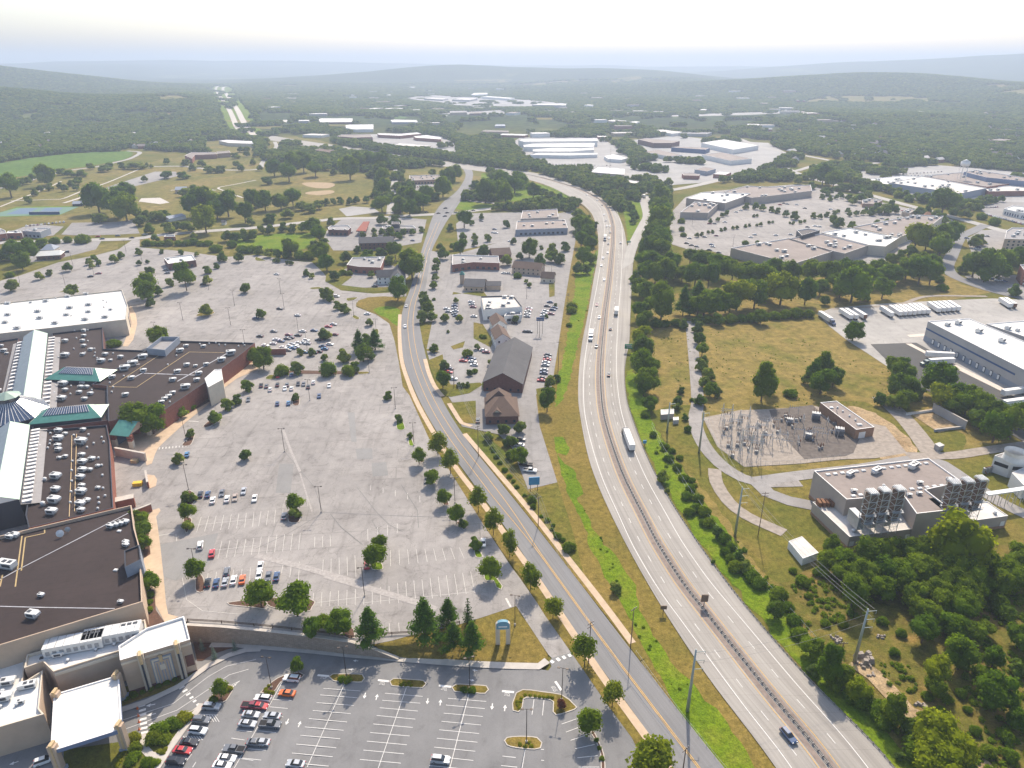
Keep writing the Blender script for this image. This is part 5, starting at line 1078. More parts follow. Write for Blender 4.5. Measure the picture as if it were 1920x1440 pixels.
# --- power station, warehouse, shops and the buildings beyond
D3 = 'D3'; D2 = 'D2'; C2 = 'C2'; C1 = 'C1'; B2 = 'B2'; B1 = 'B1'; D1 = 'D1'; A1 = 'A1'
pp = Bld('power_station', 'grey power station hall with flat brown roof beside the exhaust stacks',[(345,570),(1205,475),(1455,652),(1182,712),(1378,862),(1115,892),(1015,752),(590,785)],12.5, 'panel_warm', 'roof_tan', D3, 'power station', parapet=.5)
pp.units(D3, 'hatch',[(450,602,1.2),(503,597,1.2),(557,590,1.2),(662,577,1.2),(715,572,1.2),(866,555,1.2),(925,548,1.2),(977,541,1.2),(1030,536,1.2),(1132,523,1.2),(1184,517,1.2),(640,762,1.2),(693,755,1.2),(1078,711,1.2),(1138,705,1.2),(1192,697,1.2),(1247,690,1.2),(1302,684,1.2)], R(8))
pp.units(D3, 'big',[(615,603, .9),(812,583,1.1),(1088,548,1.2)], R(35)); pp.units(D3, 'rtu',[(640,730, .9),(1135,670, .9),(1352,640, .8),(1055,760, .8),(1130,748, .8)],0); pp.units(D3, 'vent',[(865,692,1.3)],0)
for i in range(len(pp.L)):
    if (pp.edge(i)[1] - pp.edge(i)[0]).length > 12: pp.panel(i,0,1,0,1.4, 'brick_tan', 'plinth', .12)
pa = Bld('power_station_annex', 'low annex with white deck under the left three stacks',[(335,805),(480,785),(600,905),(1112,885),(1090,1005),(612,1066)],5.5, 'panel_warm', 'roof_pale', D3, 'annex', parapet=.3)
pb = Bld('power_station_annex', 'low annex with white deck under the right three stacks',[(1366,968),(1802,908),(1645,800),(1370,830)],5.5, 'panel_warm', 'roof_pale', D3, 'annex', parapet=.3)
for B_ in (pa, pb):
    for i in range(len(B_.L)):
        if (B_.edge(i)[1] - B_.edge(i)[0]).length > 10: B_.panel(i,0,1,0,1.2, 'brick_tan', 'plinth', .12)
    jx = front(B_)
    B_.panel(jx, .02, .09, .1,3.2, 'panel_white', 'door', .1); B_.panel(jx, .9, .97, .1,3.2, 'panel_white', 'door', .1)
pa.units(D3, 'vent',[(640,1030,1.4)]); pb.units(D3, 'vent',[(1700,895,1.4)])
mb = MB(); q = pa.loc((440,830), D3)
for k in range(5): mb.box((k * 1.6 - 3.2,0,1.1),(1.1,3.2,2.0))
mb.build('cooler_bank', M['rust'], pa.o,(q.x, q.y, pa.rz))
plain('stack_brown',(.20, .13, .09), .8, .2, .2, .6); plain('frame_steel',(.60, .60, .59), .5, .5, .1)
def stack_meshes():
    d = MB(); d.box((0,0,13.6),(3.6,4.2,7.6)); d.box((0,0,7.4),(3.0,3.4,5.0),0,1.1); inl = MB(); inl.box((-1.2,5.4,4.2),(3.4,9,5.2)); inl.box((0,1.5,5.5),(2.6,4,3))
    f = MB()
    for x in (-2.1,2.1):
        for y in (-2.4,2.4): f.tube((x, y,0),(x, y,18.2), .2, n=4)
    for z in (3,7,9.6,12.2,14.8,18):
        for x in (-2.1,2.1): f.tube((x,-2.4, z),(x,2.4, z), .1, n=4)
        for y in (-2.4,2.4): f.tube((-2.1, y, z),(2.1, y, z), .1, n=4)
    for z0, z1 in ((0,3),(3,7),(7,9.6),(9.6,12.2),(12.2,14.8),(14.8,18)):
        f.tube((-2.1,-2.4, z0),(2.1,-2.4, z1), .07, n=4); f.tube((-2.1,-2.4, z1),(-2.1,2.4, z0), .07, n=4); f.tube((2.1,-2.4, z0),(2.1,2.4, z1), .07, n=4)
    p = MB(); p.box((0,-2.9,9.4),(5.6,1.6, .12)); p.box((0,-2.9,6.2),(5.6,1.6, .12)); p.box((2.9,0,9.4),(1.2,5, .12))
    for z in (9.9,10.4,6.7,7.2): p.tube((-2.8,-3.7, z),(2.8,-3.7, z), .05, n=4)
    cap = MB(); cap.box((0,0,18.4),(4.1,4.7, .25))
    for k in range(4): cap.box((-1.5 + k,0,18.65),(.35,4.4, .3))
    return [('duct', d.mesh('duct'), 'stack_brown'),('inlet_housing', inl.mesh('inlet_housing'), 'unit_grey'),('frame', f.mesh('frame'), 'frame_steel'),('platform', p.mesh('platform'), 'unit_grey'),('cap', cap.mesh('cap'), 'unit_white')]
SM = stack_meshes()
sr = math.atan2(*(lambda e: (e.y, e.x))(pa.edge(jx)[1] - pa.edge(jx)[0])) if False else R(8)
for k,(x, y) in enumerate([(785,722),(880,708),(990,697),(1402,650),(1503,636),(1605,622)]):
    p = PZ(*px((x, y), D3),5.2 + 18.5)
    t = thing('exhaust_stack', '%s brown framed exhaust stack from the left on the power station' % ordn(k + 1), 'exhaust stack',(p.x, p.y,5.2), sr, 'power station stacks')
    t.scale = (.72, .72,1)
    for nm, me, mt in SM: obj(nm, me, M[mt], t)
cb = Bld('control_building', 'long tan brick control building beside the substation',[(392,58),(515,46),(800,242),(662,262)],5.2, 'brick_tan', 'roof_tan', D3, 'building', parapet=.35)
cb.units(D3, 'vent',[(520,102),(560,130),(610,165),(655,195)]); cb.units(D3, 'hatch',[(475,100,1.3),(685,228,1.6)])
jx = front(cb); cb.panel(jx, .2, .55, .05,3.4, 'panel_white', 'roller_door', .12)
sh = Bld('shed', 'white flat-roofed shed on the lawn below the power station',[(155,1098),(255,1062),(380,1185),(262,1228)],3.2, 'panel_white', 'roof_pale', D3, 'shed', parapet=.1)
s2 = Bld('utility_cabinet', 'small grey cabinet beside the dirt track',[(1252,368),(1288,356),(1324,378),(1286,390)],2.8, 'unit_grey', 'roof_pale', D3, 'cabinet', parapet=.1)
Bld('shed', 'tan equipment shed on the lawn beside the tall steel pole',[(1115,112),(1212,106),(1216,142),(1118,150)],3.0, 'panel_warm', 'roof_pale', 'C3', 'shed', parapet=.1)
Bld('utility_cabinet', 'small box next to the tan equipment shed',[(1208,168),(1250,166),(1252,188),(1210,192)],2.4, 'panel_grey', 'roof_pale', 'C3', 'cabinet', parapet=.1)
ctw = Bld('cooling_tower', 'white cooling tower box with round fan drum at the right edge',[(1700,455),(1830,415),(2050,440),(2050,520),(1830,500)],8, 'panel_white', 'roof_grey', D3, 'cooling tower', parapet=.3)
q = ctw.loc((1862,420), D3,12); mb = MB(); mb.tube((0,0,0),(0,0,2.4),4.3,3.8,20, False); mb.tube((0,0,2.4),(0,0,4.2),3.8,4.2,20, False); mb.tube((0,0, .3),(0,0, .5),3.9,3.9,20); mb.build('fan_drum', M['unit_white'], ctw.o,(q.x, q.y, ctw.rz), True)
jx = max(range(5), key=lambda i: -(ctw.edge(i)[0].x + ctw.edge(i)[1].x)); 
for i in range(5):
    if (ctw.edge(i)[1] - ctw.edge(i)[0]).length > 6: ctw.panel(i, .1, .9,4.0,5.6, 'dark_void', 'louvre', .1)
wb = Bld('plant_building', 'white metal building at the right edge near the cooling tower',[(1828,585),(1920,545),(2150,560),(2150,640),(1920,680)],6.5, 'panel_white', 'roof_pale', D3, 'building', parapet=.1)
br = thing('pipe_bridge', 'elevated steel pipe bridge leading right from the power station', 'pipe bridge',(0,0,0)); p, q = pts([(1640,742),(2000,690)],7.5, D3); c = (p + q) / 2; br.location = (c.x, c.y,0); d = q - p; L_ = d.length; br.rotation_euler.z = math.atan2(d.y, d.x)
MB().box((0,0,7.3),(L_,2.2, .5)).build('deck', M['unit_white'], br)
for k in range(6):
    x = -L_ / 2 + (k + .6) * L_ / 6.2; mb = MB(); mb.tube((x,-1,0),(x,-.8,7.1), .14, n=5); mb.tube((x,1,0),(x, .8,7.1), .14, n=5); mb.tube((x,-1,3.5),(x,1,3.5), .1, n=4); mb.build('trestle', M['frame_steel'], br)
tk = thing('transformer_bank', 'cluster of grey tanks and pipes left of the cooling tower', 'tanks', PZ(*px((1670,590), D3))); 
for k in range(5): mb = MB(); mb.tube((k * 1.6 - 3, k * .5,0),(k * 1.6 - 3, k * .5,2.6), .7, .7,10); mb.build('tank', M['unit_grey'], tk)
mb = MB(); mb.tube((-3,0,2.9),(4,2.2,2.9), .2, n=6); mb.tube((-3,0,2.0),(-3,-2, .3), .2, n=6); mb.build('pipe', M['rust'], tk)
# substation: lattice frames, breakers, transformers
zone('gravel_pad', 'gravel_pale', .06,[(1318,784),(1385,770),(1440,768),(1530,762),(1610,790),(1660,800),(1700,850),(1640,860),(1580,862),(1500,870),(1395,876),(1345,838)])
zone('gravel_pad', 'gravel_dark', .075,[(1442,770),(1524,760),(1545,785),(1590,805),(1612,822),(1600,850),(1585,856),(1508,862),(1455,805)])
zone('dirt_patch', 'bare_earth', .05,[(1590,762),(1640,775),(1690,810),(1720,845),(1700,865),(1650,862),(1640,820),(1600,790)], sm=6)
zone('wall_yard', 'bare_earth', .05,[(1705,775),(1750,765),(1810,800),(1760,812)])
def lattice(label, p, h, rz, w=4.2, name='lattice_frame'):
    t = thing(name, label, 'lattice tower', p, rz, 'substation frames')
    for s_ in (-1,1):
        mb = MB()
        for e in (-1,1):
            mb.tube((s_ * w / 2 + e * 1.0,0,0),(s_ * w / 2,0, h), .12, n=4)
        n_ = 6
        for k in range(n_):
            z0, z1 = h * k / n_, h * (k + 1) / n_; a0, a1 = 1 - k / n_,1 - (k + 1) / n_
            mb.tube((s_ * w / 2 - a0,0, z0),(s_ * w / 2 + a1,0, z1), .06, n=4); mb.tube((s_ * w / 2 + a0,0, z0),(s_ * w / 2 + a0 * -1,0, z0), .06, n=4)
        mb.build('leg', M['frame_steel'], t)
    mb = MB(); mb.tube((-w / 2 - 1,0, h * .78),(w / 2 + 1,0, h * .78), .12, n=4); mb.tube((-w / 2 - 1,0, h * .7),(w / 2 + 1,0, h * .7), .1, n=4)
    for k in range(6): x = -w / 2 + k * w / 5; mb.tube((x,0, h * .7),(x + w / 10,0, h * .78), .06, n=4)
    mb.build('crossbeam', M['frame_steel'], t)
    for k in (-1,0,1):
        mb = MB(); mb.tube((k * w / 3,0, h * .7),(k * w / 3,0, h * .7 - 1.4), .13, n=6); mb.build('insulator', M['rust'], t)
    return t
LP = [((1600,250),13),((1665,330),13),((1745,480),14),((1810,510),14),((1730,270),11),((1790,350),10),((1860,320),9),((1900,400),9)]
LP.sort()
for k,(q, h) in enumerate(LP): lattice('%s grey steel lattice frame from the left in the substation' % ordn(k + 1), PZ(*px(q, 'C3')), h, R(-15 + (k % 2) * 8))
def breaker_mesh():
    a = MB(); a.box((0,0, .9),(1.6,1.0,1.2)); a.tube((-.5,0,0),(-.5,0, .4), .1, n=4); a.tube((.5,0,0),(.5,0, .4), .1, n=4); b = MB()
    for x in (-.6,0, .6):
        b.tube((x,-.2,1.5),(x - .1,-.5,2.9), .13, .09,6); b.tube((x, .2,1.5),(x + .1, .5,2.9), .13, .09,6)
    return a.mesh('tank'), b.mesh('bushing')
BT, BB = breaker_mesh()
def bus_mesh():
    a = MB()
    for x in (-2.2,2.2): a.tube((x,0,0),(x,0,4.2), .12, n=4)
    a.tube((-2.6,0,4.2),(2.6,0,4.2), .12, n=4); b = MB()
    for x in (-2,-1,0,1,2): b.tube((x,0,4.3),(x,0,5.4), .11, n=5)
    return a.mesh('post'), b.mesh('insulator')
UP, UI = bus_mesh()
sp = [(1590,290),(1640,250),(1690,240),(1720,200),(1780,170),(1750,330),(1800,300),(1840,380),(1700,300),(1880,350),(1860,240),(1830,440),(1770,420),(1900,300),(1960,240),(1990,290),(2020,200),(2050,170),(2100,250),(2130,200),(2180,230),(2240,330),(2290,310),(2320,350),(2210,300),(2150,320),(2400,330),(2360,250)]
rz_ = random.Random(8); sp += [(rz_.uniform(1580,1900), rz_.uniform(190,480)) for _ in range(18)] + [(rz_.uniform(1950,2480), rz_.uniform(150,420)) for _ in range(22)]; sp.sort()
for k, q in enumerate(sp):
    p = PZ(*px(q, 'C3')); t = thing('circuit_breaker' if k % 2 else 'bus_support',('%s grey circuit breaker with bushings' if k % 2 else '%s steel bus support with insulators') % ordn(k // 2 + 1) + ', counted from the left of the substation yard', 'electrical gear', p, R(random.choice((-15,75))), 'substation gear')
    if k % 2: obj('tank', BT, M['unit_grey'], t); obj('bushing', BB, M['rust'], t)
    else: obj('post', UP, M['frame_steel'], t); obj('insulator', UI, M['unit_grey'], t)
for k,(q, tile_) in enumerate([((355,185), D3),((530,300), D3),((160,215), D3),((300,330), D3)]):
    t = thing('transformer',['large grey transformer by the tan brick control building', 'transformer with cooling fins near the control building door', 'transformer in the middle of the dark gravel yard', 'transformer at the front of the dark gravel yard'][k], 'transformer', PZ(*px(q, tile_)), R(-20)); s_ = (1.2,1.2, .9, .9)[k]
    MB().box((0,0,1.7 * s_),(3.2 * s_,2.2 * s_,2.8 * s_)).build('tank', M['unit_grey'], t); mb = MB()
    for j in range(7): mb.box((-1.5 * s_ + j * .5 * s_,-1.5 * s_,1.6 * s_),(.12, .8 * s_,2.2 * s_))
    mb.build('radiator', M['panel_slate'], t); mb = MB()
    for j in (-1,0,1): mb.tube((j * s_, .3,3.1 * s_),(j * 1.2 * s_, .6,4.6 * s_), .16, .1,6)
    mb.build('bushing', M['rust'], t)
wallbox('blast_wall', 'pale concrete wall round the empty yard behind the power station',(1245,68),(1495,200),4.5, .5, 'panel_grey', D3)
wallbox('kerb_wall', 'low white wall at the left of the empty walled yard',(1040,140),(1240,112),1.2, .5, 'panel_white', D3); wallbox('kerb_wall', 'low pale wall along the front of the walled yard',(1250,262),(1480,235),1.2, .5, 'panel_slate', D3)
def chain_fence(label, line, h=2.2):
    q = pts(line,0, 'P'); t = thing('chain_link_fence', label, 'fence', q[0]); mb = MB(); rl = MB()
    for a, b in zip(q, q[1:]):
        n = max(1, int((b - a).length / 3))
        for k in range(n): c = a.lerp(b, k / n) - q[0]; mb.tube((c.x, c.y,0),(c.x, c.y, h), .05, n=4)
        for z in (h, .1): rl.tube((a.x - q[0].x, a.y - q[0].y, z),(b.x - q[0].x, b.y - q[0].y, z), .035, n=4)
    tag(mb.build('post_row', M['frame_steel'], t), kind='stuff'); rl.build('rail', M['frame_steel'], t)
chain_fence('thin fence round the substation gravel pad',[(1318,784),(1345,838),(1395,876),(1500,870),(1600,858)]); chain_fence('thin fence along the shrubby bank right of the highway',[(1222,800),(1240,840),(1290,920),(1340,990),(1400,1060),(1480,1150),(1560,1240)])
# --- truck terminal
wh = Bld('warehouse', 'large grey warehouse with blue stripe and loading docks',[(1200,808),(1510,787),(2330,1128),(2040,1232)],13, 'panel_grey', 'roof_white', D2, 'warehouse', parapet=.5)
ie = min(range(4), key=lambda i: ((wh.edge(i)[0] + wh.edge(i)[1]) / 2).x)
wh.panel(ie,0,1,0,3.6, 'panel_slate', 'plinth', .12); wh.panel(ie, .0, .83,7.7,8.7, 'panel_darkblue', 'blue_stripe', .14)
a, b = wh.edge(ie); L_ = (b - a).length
for k in range(11):
    t_ = 1 - (.10 + k * .062) if a.y < b.y else .10 + k * .062
    wh.panel(ie, t_ - .011, t_ + .011, .9,4.1, 'unit_dark', 'dock_seal', .35); wh.panel(ie, t_ - .008, t_ + .008,1.2,3.8, 'panel_white', 'dock_door', .42)
wh.units(D2, 'rtu',[(1425,832,1.5),(1345,842,1.2),(1580,893,1.5),(1752,965,1.5)], R(30),1.2)
w2 = Bld('warehouse', 'second white-roofed warehouse block behind the dock building',[(1640,828),(1930,803),(2500,980),(2330,1060)],11.5, 'panel_grey', 'roof_white', D2, 'warehouse', parapet=.5); w2.units(D2, 'rtu',[(1795,872,1.4),(1870,882,1)], R(30),1.2)
plain('concrete_pale',(.62, .54, .46), .9,0, .1)
for a in ([(1030,980),(1075,980),(1225,1060),(1215,1075)],[(1360,1145),(1410,1140),(1790,1325),(1775,1350)],[(1040,915),(1170,905),(1180,925),(1065,932)]): zone('dock_apron', 'concrete_pale', .09, tl(D2, a))
# --- shopping centre
SC = dict(cat='store', group='shopping centre blocks')
def shop(label, q, h, wall, roof, tile, n, seed, **k):
    B_ = Bld('store', label, q, h, wall, roof, tile, **{**SC, **k}); B_.scatter('rtu', n, seed, R(10),1.25); return B_
shop('brown flat-roofed store at the left end of the shopping centre',[(-278,258),(155,185),(490,282),(190,378)],8.5, 'panel_warm', 'roof_tan', D2,9,1)
b2_ = shop('brown flat-roofed store left of the white-roofed one',[(160,186),(400,150),(755,238),(575,300),(492,282)],9.0, 'panel_warm', 'roof_tan', D2,7,2)
shop('bright white-roofed store in the shopping centre row',[(400,142),(610,108),(985,182),(880,248),(756,236)],9.4, 'stucco_cream', 'roof_white', D2,9,3)
shop('long stepped brown-roofed row at the right of the shopping centre',[(640,100),(1120,10),(1318,18),(1240,78),(985,178)],8.5, 'stucco_cream', 'roof_tan', D2,16,4)
shop('dark raised entrance block on the shopping centre roof',[(215,125),(300,112),(390,125),(255,165)],12, 'trim_dark', 'roof_dark', D2,0,1)
shop('white-roofed store at the upper left of the shopping centre lot',[(1308,1085),(1420,1042),(1790,1048),(1735,1075),(1600,1122)],9, 'panel_warm', 'roof_white', C1,5,5)
shop('lower brown-roofed wing below the white-roofed store',[(1263,1190),(1370,1112),(1555,1118),(1470,1195)],7.5, 'panel_warm', 'roof_tan', C1,8,6)
shop('long tan-roofed store behind the shopping centre trees',[(1590,1035),(1760,992),(1920,1000),(2240,985),(2250,1030),(1920,1070),(1800,1082)],8.5, 'panel_warm', 'roof_tan', C1,14,7)
shop('small brown store by the shopping centre exit road',[(705,1100),(780,1085),(860,1100),(800,1130),(710,1125)],5, 'brick_tan', 'roof_tan', D1,3,8)
shop('small tan restaurant with curved screens by the shopping centre',[(1005,1185),(1060,1160),(1110,1170),(1060,1200)],5, 'stucco_tan', 'roof_tan', D1,2,9)
house('store', 'low store with an orange roof at the right of the lot',[(1175,1185),(1235,1188)],6,4,7.5, 'stucco_cream', 'rust', D1, 'store', hip=.6, wins=0)
fa = shop('long white-roofed factory shed with slate wall beside the rail line',[(905,970),(1160,920),(1640,1010),(1440,1050)],9, 'panel_slate', 'roof_pale', D1,14,10, cat='factory', group=None); shop('low white-roofed factory wing at its left end',[(715,945),(1000,918),(1160,920),(905,985)],7, 'brick_dark', 'roof_white', D1,8,11, cat='factory', group=None)
shop('brown-roofed factory hall behind the white factory roof',[(1160,918),(1440,892),(1920,960),(1640,1000)],9, 'brick_red', 'roof_tan', D1,6,12, cat='factory', group=None); shop('long blue-white factory building at the back with roof monitors',[(1470,888),(1560,875),(1990,940),(1990,965),(1640,930)],14, 'panel_blue', 'roof_tan', D1,8,13, cat='factory', group=None)
shop('brick factory block with canopy near the semi trailers',[(1610,1008),(1820,990),(1960,1010),(1960,1030),(1660,1035)],7, 'brick_red', 'roof_pale', D1,3,14, cat='factory', group=None)
wt = thing('water_tower', 'white water tank on legs behind the factory roofs', 'water tower', PZ(*px((1440,990), D1))); mb = MB(); mb.tube((0,0,26),(0,0,28),2,6,14); mb.tube((0,0,28),(0,0,33),6,6,14); mb.tube((0,0,33),(0,0,36),6, .5,14); mb.build('tank', M['panel_white'], wt, None, True)
for k in range(5): A_ = k * 2 * math.pi / 5; mb = MB(); mb.tube((6 * math.cos(A_),6 * math.sin(A_),0),(5 * math.cos(A_),5 * math.sin(A_),28), .3, n=5); mb.build('leg', M['panel_white'], wt)
dl = shop('white car dealership with blue glazing at the right edge',[(1770,1165),(1840,1140),(2000,1160),(2000,1200),(1900,1195)],7, 'panel_white', 'roof_white', D1,2,15, cat='dealership', group=None)
for i in range(len(dl.L)):
    if dl.edge(i)[1].x > dl.edge(i)[0].x: dl.windows(i,6,1,4, 'glass_blue')
ho = shop('tan four-storey hotel at the right edge beside its lot',[(1790,130),(1830,105),(2080,110),(2080,200),(1775,190)],13.5, 'stucco_tan', 'roof_grey', D2,5,16, cat='hotel', group=None)
for i in range(len(ho.L)):
    if ho.edge(i)[1].x > ho.edge(i)[0].x - 2:
        for st in range(4): ho.windows(i,7,1 + st * 3.1,2.6 + st * 3.1, 'glass_dark', fill=.4)
h2 = shop('red and cream hotel corner at the right edge above the truck yard',[(1890,385),(1960,375),(2060,390),(2060,440),(1925,430)],12, 'brick_red', 'roof_grey', D2,1,17, cat='hotel', group=None)
for i in range(len(h2.L)):
    if h2.edge(i)[1].x > h2.edge(i)[0].x - 2:
        for st in range(4): h2.windows(i,5,1 + st * 2.8,2.4 + st * 2.8, 'panel_white', fill=.45)
# --- parcels between the main road and the highway
PS = dict(cat='building', group=None)
def bld(label, q, h, wall, roof, tile, n=2, seed=1, name='shop_building', cat='shop', **k):
    B_ = Bld(name, label, q, h, wall, roof, tile, cat, **k); B_.scatter('rtu', n, seed, R(5), .9,2)
    for i in range(len(B_.L)):
        a, b = B_.edge(i)
        if (b - a).length > 8 and b.x - a.x > .4 * (b - a).length and h < 9: B_.windows(i, max(2, int((b - a).length / 5)), .8, min(2.8, h - 1), 'glass_dark', fill=.5)
    return B_
bld('tan flat-roofed store behind the light block in the upper parcel',[(80,1180),(338,1165),(348,1228),(65,1240)],6.5, 'panel_warm', 'roof_tan', C1,7,1)
bld('store with brick left half and pale right half on the upper parcel',[(38,1258),(398,1246),(418,1308),(28,1322)],6.5, 'panel_slate', 'roof_tan', C1,6,2)
bld('brick pharmacy-style store with green roof edge',[(1475,308),(1818,318),(1826,372),(1628,365),(1470,385)],6.5, 'brick_red', 'roof_grey', B2,3,3)
bld('white two-part office with flat grey roof and dark trim',[(1686,622),(1930,614),(1998,700),(1704,722)],8, 'panel_white', 'roof_pale', B2,8,4, trim='trim_dark')
bld('small flat-roofed annex right of the white office',[(0,690),(60,690),(70,760),(-60,770)],5, 'panel_white', 'roof_grey', C2,3,5)
bk = house('office_house', 'grey-roofed bank with white gable and a green corner turret',[(1570,488),(1720,492)],8,4,8, 'stucco_tan', 'roof_shingle', B2, 'bank'); house('drive_through_canopy', 'long grey-roofed drive-through canopy right of the turreted bank',[(1730,508),(1835,508)],5,4,6.2, 'stucco_tan', 'roof_shingle', B2, 'canopy', wins=0, into=bk)
t = bpy.data.objects.new('corner_turret', None); COL.objects.link(t); t.parent = bk; t.location = PZ(*px((1548,530), B2)) - bk.location; MB().box((0,0,4),(3.4,3.4,8)).build('wall', M['stucco_tan'], t); MB().add(ngon_cone(3,8, .1,11,4), RING(4)).build('roof_slope', M['roof_green'], t)
house('white_house', 'white gabled house in front of the white office',[(1800,745),(1830,800)],4.5,6.5,10, 'panel_white', 'roof_shingle_brown', B2, storeys=2); house('white_house', 'white gabled house nearest the long grey roof',[(1815,830),(1850,900)],4.5,6.5,10.2, 'panel_white', 'roof_shingle_brown', B2, storeys=2)
lh = house('long_hall', 'long grey-roofed brick hall beside the highway strip',[(20,930),(-70,1195)],10.5,5.5,11.5, 'brick_dark', 'roof_shingle', C2, 'hall'); 
house('porch_wing', 'small grey-roofed entrance wing on the left of the long hall',[(-150,1165),(-60,1130)],4.5,3.5,6.5, 'brick_dark', 'roof_shingle', C2, 'hall', wins=0, into=lh)
bb = house('bank_branch', 'brown hip-roofed brick bank with front gable beside the main road',[(1720,1375),(1960,1370)],10.5,4.6,10.2, 'brick_dark', 'roof_shingle_brown', B2, 'bank', hip=.7); house('porch', 'gabled front porch',[(1806,1405),(1808,1470)],3.4,4.2,7.4, 'stucco_cream', 'roof_shingle_brown', B2, 'porch', wins=0, into=bb)
house('rear_block', 'upper hipped roof block',[(1820,1290),(1820,1345)],6,6,11, 'brick_dark', 'roof_shingle_brown', B2, 'roof block', hip=.5, wins=0, into=bb)
oh = house('white_house', 'white two-storey office house with steep grey gable by the big tree',[(905,425),(1060,418)],6,6,10.5, 'panel_white', 'roof_shingle', B2, storeys=2, cat='office'); house('cross_gable', 'tall white cross gable',[(1062,382),(1062,440)],5.5,6.5,12, 'panel_white', 'roof_shingle', B2, storeys=2, cat='office', into=oh)
bld('brick flat-roofed shop left of the white office house',[(680,385),(722,330),(968,322),(935,405),(775,400)],6, 'brick_red', 'roof_grey', B2,5,6)
house('inn', 'dark-roofed two-storey brick inn behind the trees',[(775,178),(1030,172)],8,6.5,10.5, 'brick_dark', 'roof_shingle', B2, 'inn', storeys=2)
bld('brick convenience store at the gas station',[(538,105),(560,92),(690,88),(712,105),(690,125),(545,122)],6, 'brick_dark', 'roof_grey', B2,2,7)
t = thing('fuel_canopy', 'red-edged fuel canopy beside the brick convenience store', 'canopy', PZ(*px((805,150), B2))); P = [Vector((k.x, k.y)) for k in pts([(750,130),(805,62),(852,60),(825,132)],5.6, B2)]; c = t.location; P = ccw([(k.x - c.x, k.y - c.y) for k in P]); MB().prism(P,4.6,5.6, True, True).build('canopy_deck', M['brick_red'], t)
for a in P: MB().box((a[0] * .6, a[1] * .6,2.3),(.5, .5,4.6)).build('column', M['panel_white'], t)
bld('restaurant with boxed dark tower beside the junction',[(945,95),(1010,88),(1180,92),(1200,112),(950,115)],5, 'stucco_tan', 'roof_grey', B2,3,8); Bld('roof_tower', 'dark square tower on the junction restaurant',[(1018,62),(1075,62),(1078,80),(1018,82)],9, 'trim_dark', 'roof_dark', B2, 'tower', parapet=.3)
house('inn', 'brown-roofed motel left of the small barn',[(20,355),(230,372)],7,5.5,9.5, 'stucco_tan', 'roof_shingle_brown', C2, 'motel', storeys=2); house('white_house', 'small tan barn-roofed house by the service lane',[(225,435),(320,440)],5,4,8, 'stucco_cream', 'roof_shingle_brown', C2)
house('inn', 'brown-roofed building left of the motel',[(1760,262),(1900,255)],8,5,9.5, 'brick_dark', 'roof_shingle_brown', B2, 'motel')
bld('tan flat-roofed block beside the side road north of the junction',[(1150,915),(1380,910),(1385,945),(1150,955)],6, 'brick_tan', 'roof_tan', B1,10,9, cat='office', name='office_block')
# out-parcels of the mall
rs_ = bld('brick restaurant with white roof on the mall lot',[(1228,335),(1440,308),(1468,350),(1262,378)],6, 'brick_dark', 'roof_white', A2,2,10, cat='restaurant', name='restaurant')
dn = house('diner', 'blue-roofed diner with stone base at the left',[(320,232),(415,228)],7,4.5,8.5, 'stucco_cream', 'panel_slate', A2, 'diner', hip=.6); house('front_wing', 'pale-roofed front wing',[(280,285),(460,275)],6,4,7, 'brick_dark', 'panel_white', A2, 'diner', hip=.3, into=dn)
bld('grey warehouse shop at the left edge near the tennis courts',[(165,130),(255,108),(375,108),(300,140)],6.5, 'panel_slate', 'roof_grey', A2,2,11); bld('red brick shop at the left edge',[(48,148),(60,132),(150,128),(162,146)],6, 'brick_red', 'roof_white', A2,1,12); bld('brick corner store cut by the left edge',[(-60,145),(0,110),(40,128),(46,150),(-60,165)],7, 'brick_red', 'roof_grey', A2,1,13)
bld('small brick pump house beside the cross road',[(1228,175),(1240,162),(1308,160),(1315,175)],4, 'brick_red', 'roof_grey', A2,0,14, cat='pump house', name='pump_house')
house('picnic_shelter', 'grey-roofed picnic shelter by the tennis courts',[(550,1108),(630,1105)],6,3,5.5, 'trim_dark', 'panel_slate', A1, 'shelter', wins=0); house('bandshell', 'blue-roofed bandshell beside the amphitheatre lawn',[(1320,1000),(1400,998)],8,5,8, 'stucco_tan', 'panel_slate', A1, 'bandshell', wins=0); house('pool_house', 'pale blue-roofed pool house among the park trees',[(1240,1222),(1360,1200)],7,3.5,5.5, 'panel_white', 'panel_slate', A1, 'pool house', wins=0); house('park_shed', 'tiny white-gabled shed among the park trees',[(1665,1250),(1690,1250)],3,3,5, 'panel_white', 'roof_shingle', A1, 'shed', wins=0)
wallbox('court_screen', 'dark green windscreen along the tennis courts',(215,1190),(445,1188),3.2, .15, 'panel_darkblue', A1, 'windscreen')
